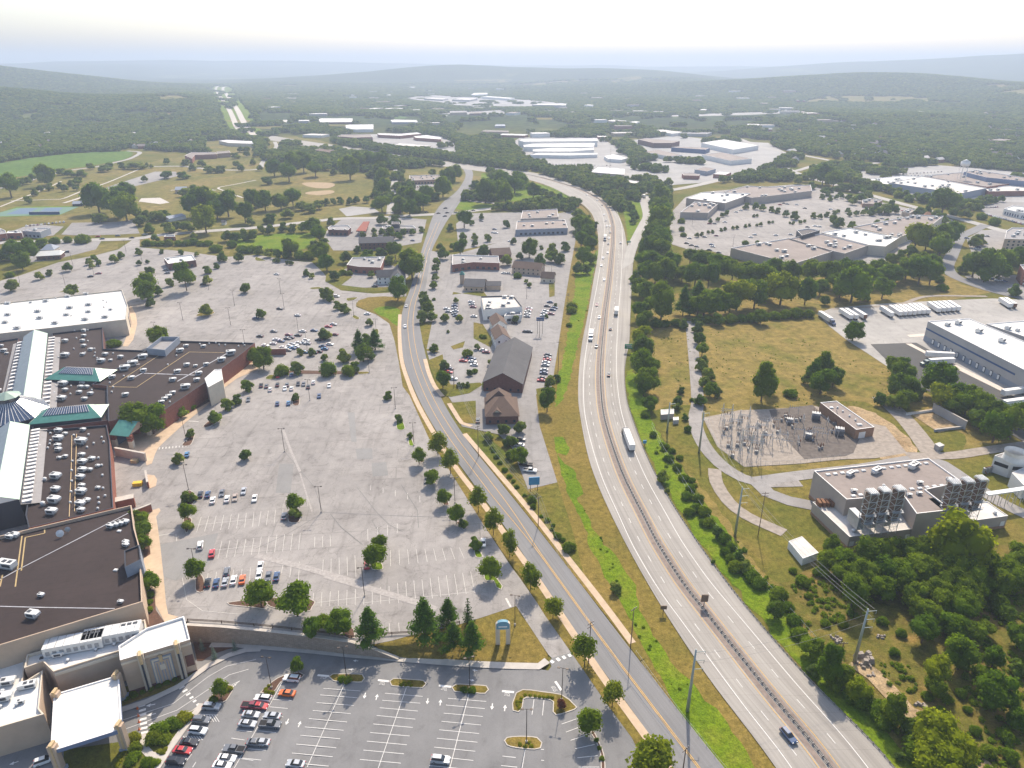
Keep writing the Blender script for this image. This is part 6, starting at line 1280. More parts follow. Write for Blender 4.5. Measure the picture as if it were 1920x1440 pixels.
# --- the far town, one by one: (label, roof corners, height, wall, roof, tile)
FAR = [('long white school roof near the far highway',[(1640,655),(1700,648),(1920,660),(1920,678),(1720,672)],7, 'stucco_cream', 'roof_white', A1),('brick apartment row with tan roof by the park',[(1385,765),(1440,742),(1620,742),(1625,756),(1460,762),(1440,790)],8, 'brick_red', 'roof_tan', A1),('tan-roofed apartment row right of the brick one',[(1625,738),(1720,730),(1728,745),(1630,752)],8, 'brick_tan', 'roof_tan', A1),
       ('small white-topped shop beside the far highway',[(55,452),(100,450),(105,462),(55,466)],7, 'panel_white', 'roof_white', B1),('white-walled store with cars beside the far highway',[(70,508),(90,500),(240,498),(225,515)],7, 'panel_white', 'roof_pale', B1),('long white-roofed brick warehouse before the wood',[(470,495),(490,487),(725,487),(722,515),(480,517)],9, 'brick_dark', 'roof_white', B1),('white-roofed store with pale walls below the long warehouse',[(672,540),(700,534),(880,532),(880,568),(740,570),(675,560)],8, 'panel_white', 'roof_white', B1),('narrow white-roofed shop row before the far wood',[(1010,500),(1040,496),(1205,500),(1215,515),(1020,516)],8, 'panel_slate', 'roof_white', B1),
       ('long dark brick school with white roof patches',[(608,622),(640,608),(860,608),(875,628),(740,632)],9, 'brick_dark', 'roof_tan', B1),('curving white-roofed plaza row',[(910,598),(1080,603),(1210,592),(1240,602),(1080,618),(920,610)],7, 'brick_red', 'roof_white', B1),('white-roofed plaza row stepping right',[(1180,622),(1280,612),(1390,630),(1385,645),(1200,632)],7, 'brick_red', 'roof_white', B1),('pale grey flat roof below the plaza',[(1040,690),(1080,672),(1310,690),(1290,702)],6, 'panel_warm', 'roof_pale', B1),('dark-roofed house-like hall below the far highway',[(440,725),(480,712),(590,725),(570,745)],6, 'brick_dark', 'roof_shingle_brown', B1),
       ('pinkish hotel block on the far right of the plaza',[(1455,432),(1580,430),(1582,442),(1455,446)],14, 'stucco_tan', 'roof_grey', B1),('white flat roof left of the pinkish hotel',[(1328,466),(1420,462),(1455,470),(1360,475)],7, 'panel_white', 'roof_white', B1),('dark brick block right of the pinkish hotel',[(1600,440),(1700,436),(1705,448),(1600,452)],11, 'brick_dark', 'roof_tan', B1),('big white warehouse roof far away',[(1612,308),(1640,296),(1735,296),(1738,306),(1640,312)],10, 'panel_white', 'roof_white', B1),('long white warehouse roof right of the far big one',[(1690,325),(1740,320),(1940,334),(1900,340)],9, 'panel_white', 'roof_white', B1),('flat pale far roof left of the warehouses',[(1260,338),(1330,332),(1440,338),(1400,346)],7, 'panel_grey', 'roof_pale', B1),('pale far roof between hotel and warehouses',[(1470,345),(1560,333),(1660,340),(1600,350)],8, 'panel_grey', 'roof_pale', B1),('tiny white building far off in the wood',[(1150,254),(1160,250),(1192,250),(1195,256)],7, 'panel_white', 'roof_white', B1),('tiny bright building far off left of centre',[(980,312),(990,308),(1012,309),(1015,315)],7, 'panel_white', 'roof_white', B1),
       ('blue-roofed shed row on the far lawn',[(1790,545),(1800,532),(1865,532),(1870,545)],6, 'panel_slate', 'panel_slate', B1),('tan building on the far lawn',[(1690,585),(1720,575),(1890,580),(1895,590)],6, 'stucco_tan', 'roof_tan', B1),
       ('white campus block, tallest at the back',[(48,650),(85,643),(640,636),(642,655),(390,658),(88,662)],12, 'panel_white', 'roof_white', C1),('white campus block with stepped middle roofs',[(85,688),(160,676),(620,672),(612,700),(300,700),(88,700)],9, 'panel_white', 'roof_white', C1),('curved white campus front',[(155,720),(300,708),(520,712),(612,705),(615,722),(430,735),(160,735)],8, 'panel_white', 'roof_white', C1),('low white campus entrance range',[(130,760),(200,745),(430,748),(640,745),(640,758),(420,765)],6, 'panel_white', 'roof_white', C1),('white campus block standing to the right',[(690,770),(760,755),(870,785),(820,797),(720,790)],6, 'panel_white', 'roof_white', C1),
       ('white flat-roofed store beside the tall sign pole',[(590,890),(650,850),(845,865),(842,910)],7, 'panel_warm', 'roof_white', C1),('red brick shop with white roof by the ramp',[(820,962),(860,945),(955,962),(930,975)],6, 'brick_red', 'roof_pale', C1),
       ('dark brown warehouse with flat tan roof',[(945,645),(1010,635),(1258,658),(1200,672),(1060,672)],10, 'brick_dark', 'roof_tan', C1),('dark blue warehouse in front of the brown one',[(1195,705),(1240,698),(1485,708),(1450,722)],8, 'panel_darkblue', 'roof_tan', C1),('tan-roofed workshop left of the dark blue warehouse',[(970,735),(1100,722),(1280,762),(1180,772)],7, 'panel_white', 'roof_tan', C1),('big white-roofed warehouse right of the dark ones',[(1420,670),(1590,645),(1850,690),(1660,722)],9, 'panel_white', 'roof_white', C1),('white-walled workshop with long tan roof at the road',[(1425,758),(1580,742),(1800,790),(1640,805)],8, 'panel_white', 'roof_tan', C1),('white-roofed shed among trees above the warehouses',[(1065,580),(1110,568),(1290,590),(1200,602)],7, 'panel_white', 'roof_pale', C1),('grey-roofed shed right of the white-roofed one',[(1250,600),(1300,592),(1500,592),(1460,605)],7, 'panel_grey', 'roof_grey', C1),
       ('brick shop at the gas station across the ramp',[(1275,900),(1330,895),(1410,905),(1400,918),(1290,915)],6, 'brick_red', 'roof_tan', C1),('tan restaurant with domed roof beside the fuel canopy',[(1370,870),(1440,850),(1530,865),(1460,885)],7, 'panel_slate', 'roof_tan', C1),('white fuel canopy across the ramp',[(1510,905),(1560,885),(1645,892),(1600,910)],6, 'brick_red', 'roof_white', C1),('long pale roof far off in the valley',[(150,385),(200,377),(410,377),(400,390)],9, 'panel_grey', 'roof_white', C1),('far white roof among the woods',[(540,388),(570,383),(610,386),(605,392)],8, 'panel_white', 'roof_white', C1),('pale commercial roof beyond the warehouses',[(700,505),(760,497),(860,505),(830,518)],7, 'panel_grey', 'roof_pale', C1),('white shop in the far strip',[(880,515),(920,508),(960,512),(930,522)],6, 'panel_white', 'roof_white', C1),
       ('apartment terrace on the wooded hillside',[(90,436),(110,428),(230,428),(240,440)],10, 'stucco_cream', 'roof_shingle', D1),('tan apartment roof right of the terrace',[(250,435),(300,430),(305,440),(255,443)],8, 'stucco_cream', 'roof_tan', D1),('white-roofed church hall in the suburb',[(1090,445),(1130,432),(1225,440),(1200,452)],7, 'panel_white', 'roof_white', D1),('brown-roofed school at the right of the suburb',[(1640,650),(1700,640),(1830,642),(1800,655)],7, 'brick_tan', 'roof_tan', D1)]
for lb, q, h, wl_, rf, tl_ in FAR: B_ = Bld('far_building', lb, q, h, wl_, rf, tl_, 'building', 'far town buildings', parapet=.4); EXCL.append([((x - B_.c.x) * 1.15 + B_.c.x,(y - B_.c.y) * 1.2 + B_.c.y - 26) for x, y in FOOT[-1]])
rf_ = random.Random(11); rb = []
while len(rb) < 64:
    u, v = rf_.uniform(470,1560), rf_.choice((rf_.uniform(168,215), rf_.uniform(205,262))); p = G(u, v) if v < 262 else PZ(u, v)
    if any(inpoly(p.x, p.y, P) for P in EXCL) or any(abs(u - k[0]) < 16 and abs(v - k[1]) < 4 for k in rb): continue
    rb.append((u, v, p))
for k,(u, v, p) in enumerate(sorted(rb)):
    L_, W_, h, A_ = rf_.uniform(12,34), rf_.uniform(9,20), rf_.uniform(5,9), rf_.choice((0, .2,-.3,1.2)); nm = rf_.choice(('white', 'white', 'pale', 'tan', 'grey')); t = thing('far_building', '%s of the scattered distant town buildings from the left, with %s roof' % (ordn(k + 1), nm), 'building', p, A_, 'scattered far buildings')
    MB().box((0,0, h / 2 - 1),(L_ * 2, W_ * 2, h + 2)).build('wall', M[rf_.choice(('panel_white', 'brick_red', 'stucco_tan', 'panel_grey'))], t); MB().box((0,0, h + .15),(L_ * 2 + .6, W_ * 2 + .6, .3)).build('roof', M['roof_' + nm], t)
    x0, y0 = L_ + W_ + 14,30 + v * .1; EXCL.append([(p.x - x0, p.y - W_ - 2.2 * y0),(p.x + x0, p.y - W_ - 1.6 * y0),(p.x + x0 * .8, p.y + W_ + 12),(p.x - x0 * .8, p.y + W_ + 12)])
# small houses in the suburbs: pixel of the ridge centre
HS = [(90,250),(70,240),(95,264),(30,275),(8,268),(150,252),(172,256),(210,248),(236,250),(252,250),(205,262),(255,272),(290,268),(312,266),(360,263),(78,273),(160,212),(365,218),(120,245),(1535,246),(1560,284),(1618,281),(1640,287),(1655,285),(1680,232),(1700,218),(1740,216),(1800,236),(1880,236),(1820,262),(1850,264),(1905,250),(1560,220),(1600,236),(1500,215),(1470,222),(1890,290),(1905,296),(1700,290),(1725,282),(1575,287),(1480,232),(1640,232),(1655,258),(1760,250),(1860,282),(1480,245)]
rnd = random.Random(4); HS += [(rnd.randint(1440,1915), rnd.randint(205,300)) for _ in range(34)] + [(rnd.randint(0,400), rnd.randint(205,275)) for _ in range(12)]; hs = sorted(set(HS)); nl = sum(1 for h in hs if h[0] < 600)
for k,(u, v) in enumerate(hs):
    p = PZ(u, v,6); L_ = rnd.uniform(6,9); A_ = rnd.choice((0, .5,1.3,-.4)); left = u < 600; i = k + 1 if left else k - nl + 1
    c = Vector((math.cos(A_), math.sin(A_))) * L_
    f_ = FPX * _cp
    t = thing('house', '%s small house from the left in the wooded %s suburb' % (ordn(i), 'left' if left else 'right'), 'house',(p.x, p.y,0),0, 'suburban houses'); n = Vector((c.y,-c.x)).normalized(); hw = rnd.uniform(4.5,6)
    P = ccw([c + n * hw,-c + n * hw,-c - n * hw, c - n * hw]); MB().prism(P,-.3,5.5, False).build('wall', M[rnd.choice(('panel_white', 'stucco_cream', 'brick_red', 'stucco_tan'))], t); rf = rnd.choice(('roof_tan', 'roof_shingle', 'roof_shingle_brown', 'roof_pale')); gable(t, 'roof_slope',-c, c, hw,5.5,9,(rf, rf), .4,0, 'panel_white')
    FOOT.append([(a[0] + p.x, a[1] + p.y) for a in P]); EXCL.append([(a[0] * 2.6 + p.x, a[1] * 3.6 + p.y - 26) for a in P])
# ------------------------------------------------------------------ vegetation
leaf_mat('leaf_wood',[(.098, .175, .013),(.13, .21, .014),(.175, .24, .017),(.11, .175, .022)], .55)
leaf_mat('leaf_far',[(.11, .18, .03),(.155, .22, .032),(.23, .27, .05),(.10, .16, .034),(.19, .235, .06)], .5)
leaf_mat('leaf_bright',[(.22, .28, .012),(.25, .29, .015)], .55)
leaf_mat('leaf_street',[(.19, .25, .018),(.215, .26, .02),(.165, .23, .016)], .55)
leaf_mat('leaf_lot',[(.125, .20, .014),(.16, .23, .016),(.12, .185, .014)], .52)
leaf_mat('leaf_pine',[(.08, .16, .024),(.10, .18, .024)], .45)
leaf_mat('leaf_spruce',[(.05, .095, .026),(.06, .105, .028)], .3)
leaf_mat('leaf_blue',[(.15, .21, .20),(.16, .22, .205)], .25)
leaf_mat('leaf_red',[(.16, .06, .04),(.17, .08, .05)], .35)
leaf_mat('leaf_shrub',[(.11, .185, .011),(.15, .225, .013),(.185, .23, .018)], .52)
leaf_mat('leaf_box',[(.22, .235, .016),(.24, .25, .02)], .4)
plain('bark',(.12, .085, .06), .95,0, .25,3)
ICO = bmesh.new(); bmesh.ops.create_icosphere(ICO, subdivisions=2, radius=1); IV = np.array([v.co[:] for v in ICO.verts]); IF = [tuple(v.index for v in f.verts) for f in ICO.faces]; ICO.free()
def leafy(name, lobes, n, leaf, seed, core=.84, up=.25, drop=0.0, jit=.5, aspect=.75):
    rng = np.random.default_rng(seed); V = []; F = []; base = 0
    lob = np.array(lobes, float)
    if core:
        for L in lob:
            s = 1 + rng.normal(0, .07, len(IV)); V.append(L[:3] + IV * (L[3:6] * core) * s[:, None]); F += [tuple(i + base for i in f) for f in IF]; base += len(IV)
    wgt = (lob[:,3] * lob[:,4] * lob[:,5]) ** (2 / 3); wgt /= wgt.sum(); k = rng.choice(len(lob), n, p=wgt)
    d = rng.normal(size=(n,3)); d[:,2] += up * 1.2; d /= np.linalg.norm(d, axis=1)[:, None]
    r = rng.uniform(.78,1.12, n); c = lob[k, :3] + d * lob[k,3:6] * r[:, None]
    nr = d + rng.normal(0, jit,(n,3)); nr[:,2] += .6; nr /= np.linalg.norm(nr, axis=1)[:, None]
    t = np.cross(nr, rng.normal(size=(n,3))); t /= np.linalg.norm(t, axis=1)[:, None]; b = np.cross(nr, t)
    s = leaf * rng.uniform(.6,1.35, n)[:, None]; t *= s; b *= s * aspect
    q = np.stack([c - t - b * .4, c + t * .2 - b, c + t + b * .4, c - t * .2 + b],1); q[:, :,2] -= drop * s
    V.append(q.reshape(-1,3)); F += [tuple(range(base + 4 * i, base + 4 * i + 4)) for i in range(n)]
    V = np.concatenate(V); w = np.percentile(np.hypot(V[:,0], V[:,1]),96) * 2; V = V / w
    m = bpy.data.meshes.new(name); m.from_pydata(V.tolist(),[], F); m.update(); return m
def lobes_round(seed, n=8, h=1.0, low_=0.0, spread=.28, r0=.22, r1=.34):
    rng = np.random.default_rng(seed); L = [(0,0,0, .33, .33, .36 * h)]
    for i in range(n):
        a = 2 * math.pi * i / n + rng.uniform(-.4, .4); z = rng.uniform(-.28, .30) * h; k = math.sqrt(max(.1,1 - (z / (.5 * h)) ** 2)); r = rng.uniform(r0, r1) * (.75 + .25 * k)
        L.append((math.cos(a) * spread * k * rng.uniform(.8,1.15), math.sin(a) * spread * k * rng.uniform(.8,1.15), z, r, r, r * rng.uniform(.75,1.0) * h ** .5))
    L.append((rng.uniform(-.1, .1), rng.uniform(-.1, .1), .3 * h, .22, .22, .2 * h)); return L
def cone_mesh(name, n, leaf, seed, h=2.2, whorl=9, open_=.0, droop=.25):
    rng = np.random.default_rng(seed); V = []; F = []; base = 0; i = 0
    lv = [(k + .5) / whorl for k in range(whorl)]
    for k, z in enumerate(lv):
        R_ = .5 * (1 - z) ** .85 + .03; nb = max(4, int(9 * (1 - z) + 3))
        for j in range(nb):
            a = 2 * math.pi * (j + rng.uniform(-.3, .3)) / nb; L_ = R_ * rng.uniform(.75,1.12); m_ = max(3, int(n * L_ / (whorl * 2.2)))
            for s in range(m_):
                t = (s + rng.uniform(0,1)) / m_; p = np.array([math.cos(a) * L_ * t, math.sin(a) * L_ * t,(z - .5) * h - droop * L_ * t * t + rng.normal(0, .015) * h + (open_ * L_ * t)])
                q = rng.normal(size=3); q[2] += 1; q /= np.linalg.norm(q); u = np.cross(q, rng.normal(size=3)); u /= np.linalg.norm(u); w = np.cross(q, u); e = leaf * rng.uniform(.7,1.3) * (1.15 - .4 * t)
                V += [(p - u * e).tolist(),(p - w * e * .6).tolist(),(p + u * e).tolist(),(p + w * e * .6).tolist()]; F.append((base, base + 1, base + 2, base + 3)); base += 4
    m = bpy.data.meshes.new(name); m.from_pydata(V,[], F); m.update(); return m
def trunk_mesh(name, h, r, limbs=5, seed=1, spread=.3, reach=.8):
    rng = random.Random(seed); mb = MB(); mb.tube((0,0,-.05),(0,0, h * .55), r, r * .75,7, False); mb.tube((0,0, h * .55),(0,0, h), r * .75, r * .3,6, False)
    for i in range(limbs):
        a = i * 2.4 + rng.uniform(-.4, .4); z = h * rng.uniform(.45, .75); mb.tube((0,0, z),(math.cos(a) * spread, math.sin(a) * spread, z + h * .3 * reach), r * .5, r * .15,5, False)
    return mb.mesh(name, True)
CR = {'d': [leafy('crown', lobes_round(s,8,1.0),1500, .036, s) for s in (1,2,3,4)], 's': [leafy('crown', lobes_round(s,7,1.05, spread=.24, r0=.16, r1=.26),1100, .034, s, .62, .35) for s in (11,12,13)],
      'l': [leafy('crown', lobes_round(s,7, .9, spread=.27, r0=.2, r1=.3),1000, .040, s, .78, .3) for s in (21,22,23)], 'p': [leafy('crown',[(math.cos(i * 2.4 + s) * .3 * (1.05 - i / 13), math.sin(i * 2.4 + s) * .3 * (1.05 - i / 13),-.42 + i * .075, .25 - i * .008, .25 - i * .008, .13) for i in range(13)] + [(0,0, .1, .2, .2, .5),(0,0, .55, .1, .1, .2)],1900, .038, s, .62, .4,0, .6, .4) for s in (31,32)],
      'c': [cone_mesh('crown',900, .05, s,2.0) for s in (41,42)], 'h': [leafy('crown',[(0,0,0, .4, .4, .32),(.22, .1,-.03, .28, .28, .24),(-.2, .15,-.04, .28, .26, .24),(.02,-.24,-.03, .28, .26, .25),(-.1,-.1, .1, .25, .25, .2)],800, .045, s, .85, .4) for s in (51,52,53)],
      'w': [leafy('crown',[(0,0,0, .44, .44, .34),(.25,0,-.1, .25, .25, .3),(-.25, .05,-.1, .25, .25, .3),(0,-.26,-.1, .25, .25, .3)],1100, .04,61, .8, .2,1.2)], 't': [leafy('crown', lobes_round(s,9,1.5, spread=.25),1500, .036, s) for s in (71,72)], 'f': [leafy('crown', lobes_round(s,5, .9),190, .085, s, .9) for s in (81,82,83)]}
TK = {'d': trunk_mesh('trunk', .62, .035,5,1), 's': trunk_mesh('trunk', .85, .022,6,2, .22), 'l': trunk_mesh('trunk', .72, .026,5,3, .24), 'p': trunk_mesh('trunk',1.15, .03,8,4, .3, .3), 'c': trunk_mesh('trunk',1.9, .03,0,5), 'h': trunk_mesh('stem', .3, .04,5,6, .2, .5), 'w': trunk_mesh('trunk', .5, .04,5,7), 't': trunk_mesh('trunk',1.2, .035,5,8)}
KIND = {  # crown mesh set, crown centre height (of crown width), half crown height, object name, leaf
    'd': ('d', .62, .5, 'tree', 'leaf_wood'), 'b': ('d', .62, .5, 'tree', 'leaf_bright'), 's': ('s', .86, .52, 'street_tree', 'leaf_street'), 'l': ('l', .74, .45, 'lot_tree', 'leaf_lot'), 'p': ('p', .68, .65, 'pine_tree', 'leaf_pine'), 'c': ('c',1.05,1.0, 'spruce_tree', 'leaf_spruce'),
    'h': ('h', .26, .3, 'shrub', 'leaf_shrub'), 'w': ('w', .42, .4, 'weeping_tree', 'leaf_wood'), 'r': ('l', .66, .45, 'red_leaved_tree', 'leaf_red'), 't': ('t', .85, .75, 'tree', 'leaf_wood'), 'u': ('c',1.0,1.0, 'blue_spruce', 'leaf_blue'), 'x': ('h', .28, .3, 'clipped_shrub', 'leaf_box'), 'k': ('h', .28, .3, 'shrub', 'leaf_wood')}
LOOK = {'d': 'dark green tree', 'b': 'bright yellow-green tree', 's': 'airy street tree', 'l': 'small round lot tree', 'p': 'feathery pine', 'c': 'dark conical spruce', 'h': 'green shrub', 'w': 'low weeping tree', 'r': 'reddish-leaved tree', 't': 'tall dense tree', 'u': 'small blue spruce', 'x': 'clipped yellow-green shrub', 'k': 'dark shrub'}
CL = [  # description of the place, default kind, tile,[x, y, crown width in tile pixels (, kind)]
 ('on the verge beside the curving main road', 's',('B3',[(1360,340,150),(1455,490,145),(1665,775,150),(1780,945,150)]),('C3',[(-20,1125,135),(140,1350,165)]),('C4',[(310,220,140),(550,560,165),(760,880,155),(1070,1340,290)])),
 ('along the right edge of the mall lot', 'l',('B3',[(1070,160,65),(1155,290,50),(1220,450,115),(1315,600,115),(1410,760,115),(1500,890,130),(1555,950,75),(1645,1090,100),(1755,1290,165),(988,-12,70)])),
 ('out in the open mall lot', 'l',('A3',[(1835,430,85)]),('B3',[(290,795,125),(290,865,90),(885,1185,165),(925,1090,105),(290,5,60)]),('B4',[(20,110,190),(290,160,230)])),
 ('in the row along the mall front', 'l',('A3',[(1700,50,90),(1770,15,80),(1605,145,100),(1420,275,65),(1330,455,85),(1390,750,80),(1440,750,70),(1400,880,110),(1405,960,80),(1460,1300,130),(1850,-90,90)])),
 ('against the mall walls', 'd',('A3',[(1040,160,210),(1130,180,190),(1030,940,140),(1050,1020,130),(1070,1100,110),(1110,1390,140),(1355,120,85),(1435,95,55, 'h')]),('A2',[(1185,910,130),(850,975,90, 'h')]),('A4',[(1115,140,60, 'h'),(1115,195,55, 'h'),(1115,255,55, 'h')])),
 ('above the retaining wall', 'p',('B4',[(415,365,150, 'd'),(520,340,110, 'd'),(610,335,190, 'd'),(850,395,215),(1265,375,230),(1440,290,170),(1590,270,105, 'c'),(1480,450,170),(1620,485,190)])),
 ('in the islands of the lower lot', 'x',('B4',[(310,678,90, 'l'),(1090,816,30),(1110,800,28),(1127,818,30),(1148,800,28),(1163,820,30),(640,772,55, 'k'),(690,778,60, 'k'),(1560,852,55, 'k'),(1620,858,60, 'k'),(75,845,30),(75,868,30),(100,870,30),(128,875,30),(95,825,28)]),('C4',[(40,945,30),(45,965,30),(55,990,30),(65,940,28),(70,918,28),(100,892,30),(137,895,30),(175,900,30),(208,905,30),(238,908,30),(267,910,30),(300,912,30),(372,962,66, 'r'),(575,1080,170, 'l'),(60,1262,32),(100,1278,32),(146,1275,32),(130,1250,28),(635,1230,35, 'k'),(655,1290,35, 'k'),(675,1370,35, 'k')]),('A4',[(1648,838,115, 'l'),(1725,845,45),(1600,930,60, 'h'),(1200,1155,130, 'h'),(1280,1110,85, 'h'),(1380,1060,100),(1160,1215,110, 'h'),(1230,1220,90, 'h'),(1330,1110,80, 'h'),(1195,1315,35),(1220,1325,35),(1240,1300,35)])),
 ('in the beds beside the porte-cochere', 'x',('A4',[(1000,1220,85),(960,1250,40),(1015,1290,80, 'h'),(1000,1360,90, 'h'),(945,1300,34),(930,1330,34),(905,1355,34),(895,1385,34),(880,1415,34),(1100,1400,80, 'h'),(1160,1400,70, 'h'),(970,1400,60, 'k')] + [(930 + i * 62,880 - i * 26 + (i % 2) * 28,40, 'k') for i in range(8)] + [(950 + i * 60,920 - i * 24,38, 'k') for i in range(7)] + [(1510,515,55, 'u'),(1600,572,65, 'u'),(1755,518,55, 'u'),(1330,725,55, 'k')])),
 ('in the far part of the mall lot', 'l',('A2',[(500,380,65),(290,450,55),(365,430,45),(80,515,80),(525,550,85),(850,320,60),(900,300,50),(660,345,50),(705,320,45),(735,360,40),(680,380,40),(1120,410,65),(1035,270,50),(1080,530,130),(1090,580,130),(1175,555,75),(1120,650,65),(1040,360,40, 'r'),(1105,355,30, 'r'),(1315,450,40),(1380,470,140),(1410,455,90),(1270,500,60),(1550,405,60),(1620,380,45),(1545,480,70),(1835,540,75),(1540,695,95),(1210,275,35),(1355,280,40),(1470,295,35),(1660,300,80),(1785,310,70),(150,345,110, 'd'),(190,270,140, 'd'),(90,250,120, 'd'),(20,280,100, 'd'),(300,210,90, 'd'),(410,205,70, 'h'),(510,200,60, 'h'),(620,195,90, 'h'),(75,460,55, 'h')]),('B2',[(35,730,75),(135,345,32),(165,345,35),(235,358,35),(265,362,35),(375,432,55, 'r'),(415,455,45),(525,570,105),(555,620,60),(610,670,70),(660,690,85),(850,800,60)])),
 ('beside the outer end of the brick department store', 'd',('B2',[(45,1080,150),(-20,1060,110),(505,880,90, 'l'),(535,895,70, 'l'),(770,970,110, 'p'),(830,925,90, 'p'),(890,950,120, 'p'),(800,1050,110),(855,1045,90),(655,1050,105),(510,1065,55, 'l'),(330,1025,55, 'l'),(415,1025,60, 'l'),(190,1182,120, 'h'),(305,1140,100, 'p'),(535,1162,130, 'w'),(690,1170,110, 'w'),(735,1140,90)])),
 ('along the left side of the roadside parcels', 'd',('B2',[(1270,640,100),(1250,605,70),(1290,690,100),(1320,760,85),(1250,760,95),(1330,530,60),(1340,470,60),(1345,400,65),(1355,350,60),(1400,285,95),(1380,240,60),(1335,1000,75),(1410,1130,80),(1400,1250,110),(1335,645,30, 'h'),(1520,1260,45, 'c'),(1550,1262,45, 'c'),(1585,1260,45, 'c'),(1735,1280,90, 'h'),(1415,765,70, 'l'),(1525,770,60, 'l'),(1585,1050,90, 'h'),(1660,990,50, 'r'),(1605,1180,55, 'l'),(1500,640,45, 'l'),(1690,920,40, 'h'),(1710,925,50, 'h'),(1440,880,28, 'r'),(1760,1110,50, 'r'),(1640,1185,50, 'h')])),
 ('around the gas station and white office house', 'd',('B2',[(1165,370,200),(1060,565,145),(525,360,110),(590,450,80),(670,310,95),(940,290,90),(1040,270,120),(760,260,60),(830,300,100, 'b'),(1000,340,80),(700,450,50, 'h'),(650,445,60, 'h'),(860,440,55, 'l'),(1010,125,90),(940,130,50),(1100,135,60),(975,155,50),(1070,160,60),(885,120,45, 'r'),(890,155,50),(800,155,50),(1240,110,50, 'r'),(1170,130,50),(940,25,90),(1040,25,100)])),
 ('in the hedge belt behind the mall lot', 'd',('B2',[(255,255,115),(160,290,70),(480,280,140),(470,150,120),(420,80,120),(350,90,80),(270,100,70),(200,90,70),(100,110,70),(40,110,60),(500,215,90),(560,50,70),(20,265,70),(90,285,70),(330,315,90, 'h'),(400,320,90, 'h'),(230,310,80, 'h'),(430,230,80)]),('A2',[(1100,225,60, 'h'),(1150,225,60, 'h'),(1210,225,60, 'h'),(1270,225,60, 'h'),(1340,225,60, 'h'),(1400,225,60, 'h'),(1450,215,70, 'h'),(1510,225,60, 'h'),(1560,225,60, 'h'),(1620,265,80, 'h'),(1700,150,90),(1760,170,80),(1830,140,90),(1890,150,80),(1450,160,50, 'b'),(1740,235,70, 'h'),(1820,270,80, 'h'),(1890,270,80, 'h')])),
 ('around the upper parcels by the highway', 'd',('B2',[(1560,40,110),(1455,95,60),(1550,165,60),(1640,165,55),(1740,175,60),(1640,215,50),(1530,250,110),(1700,270,100),(1620,65,40),(1690,15,45),(1880,70,60),(1880,335,90),(1480,240,60)]),('C2',[(130,260,120),(210,330,100),(300,255,100),(360,325,90),(290,310,90),(400,235,75),(60,310,60),(220,250,35),(105,500,35, 'l'),(130,525,40, 'l'),(40,470,60, 'h'),(25,760,60, 'c'),(10,200,50),(325,680,35, 'l'),(260,765,30, 'l')])),
 ('around the brown-roofed bank', 'l',('C3',[(60,230,100, 'd'),(8,335,80, 'd'),(60,450,125, 'd'),(265,35,120, 't')]),('B3',[(1860,245,100, 'd'),(1745,295,80, 'p'),(1890,340,90, 'd'),(1905,440,80, 'd')]),('C2',[(285,1230,90, 't'),(255,1320,90, 't'),(340,1225,60, 'd')]),('B2',[])),
 ('in the hedge along the main road pavement', 'k',('C3',[(150,790,70),(160,840,50),(425,1145,105),(265,940,48),(220,912,36),(310,980,36),(300,1010,36),(345,1062,60),(380,1090,42),(325,1040,36),(95,755,32),(35,690,42),(10,650,36)]),('C3',[(780,1412,85, 't')]),('C4',[(780,62,88, 't')]),('B3',[(1780,420,40),(1805,465,44),(1830,510,44),(1865,565,46),(1900,612,46),(1770,400,36)])),
 ('on the bank between the parcels and the highway', 'd',('C1',[(450,1130,90),(500,1175,100),(545,1225,90),(520,1285,110),(565,1335,110),(590,1395,100)]),('C2',[(500,60,110),(565,100,110),(605,150,90),(520,185,110),(585,240,110),(540,310,120),(600,330,80),(500,395,100),(560,405,80),(450,690,90, 'h'),(445,725,80, 'h'),(430,835,50, 'h'),(490,130,70),(620,80,60)])),
 ('between the highway and its right ramp', 'd',('C1',[(800,1070,80),(850,1110,90),(900,1150,80),(920,1200,80),(880,1130,70),(780,1060,50),(910,1240,60)])),
 ('in the wood strip along the right ramp', 'd',('C1',[(1120,1050,130),(1120,1130,150),(1130,1220,150),(1100,1300,150),(1120,1385,150),(1180,1100,80),(1070,1340,100)]),('C2',[(1110,60,160),(1050,130,140),(1130,160,150),(1060,220,150),(1010,265,130),(1100,260,150),(980,335,130),(1060,340,150),(1010,420,150),(1080,440,140),(960,540,130),(1010,565,150),(1130,650,200, 't'),(1180,370,160),(1160,430,140),(960,730,130),(990,800,130),(970,920,130, 'b'),(985,1010,150),(980,1120,190),(1010,1240,180),(1050,1130,110),(990,1310,110),(1290,815,80),(930,460,100),(1040,690,110)])),
 ('in the belt below the shopping centre', 'd',('C2',[(1340,310,120),(1430,350,150),(1560,380,180),(1660,420,150),(1760,420,170),(1380,450,170),(1480,470,150),(1280,440,120),(1870,450,160),(1560,330,80),(1620,340,70),(1290,670,150, 'p'),(1400,600,150, 'p'),(1450,660,180),(1540,640,200),(1700,590,220, 'b'),(1830,600,180),(1400,690,150),(1900,560,140),(1640,670,150),(1340,700,110)]),('D2',[(60,410,140),(110,565,190, 'b'),(290,590,150),(180,450,140),(330,420,140),(450,450,150),(440,605,75, 'c'),(550,560,110),(650,525,220),(750,590,60, 'c'),(790,480,110),(870,560,120),(900,450,130),(960,435,130),(1050,405,130),(1150,430,150),(1230,450,120),(1240,360,120),(1150,360,130),(700,420,150),(560,420,130),(1000,300,80),(930,330,80),(1080,270,80),(1120,170,170, 'b'),(1200,185,130),(1300,195,140),(1300,260,150),(1380,135,120),(1310,105,80),(1400,80,80),(40,500,120),(400,540,110),(500,500,120),(840,400,110),(700,580,110),(0,590,80)])),
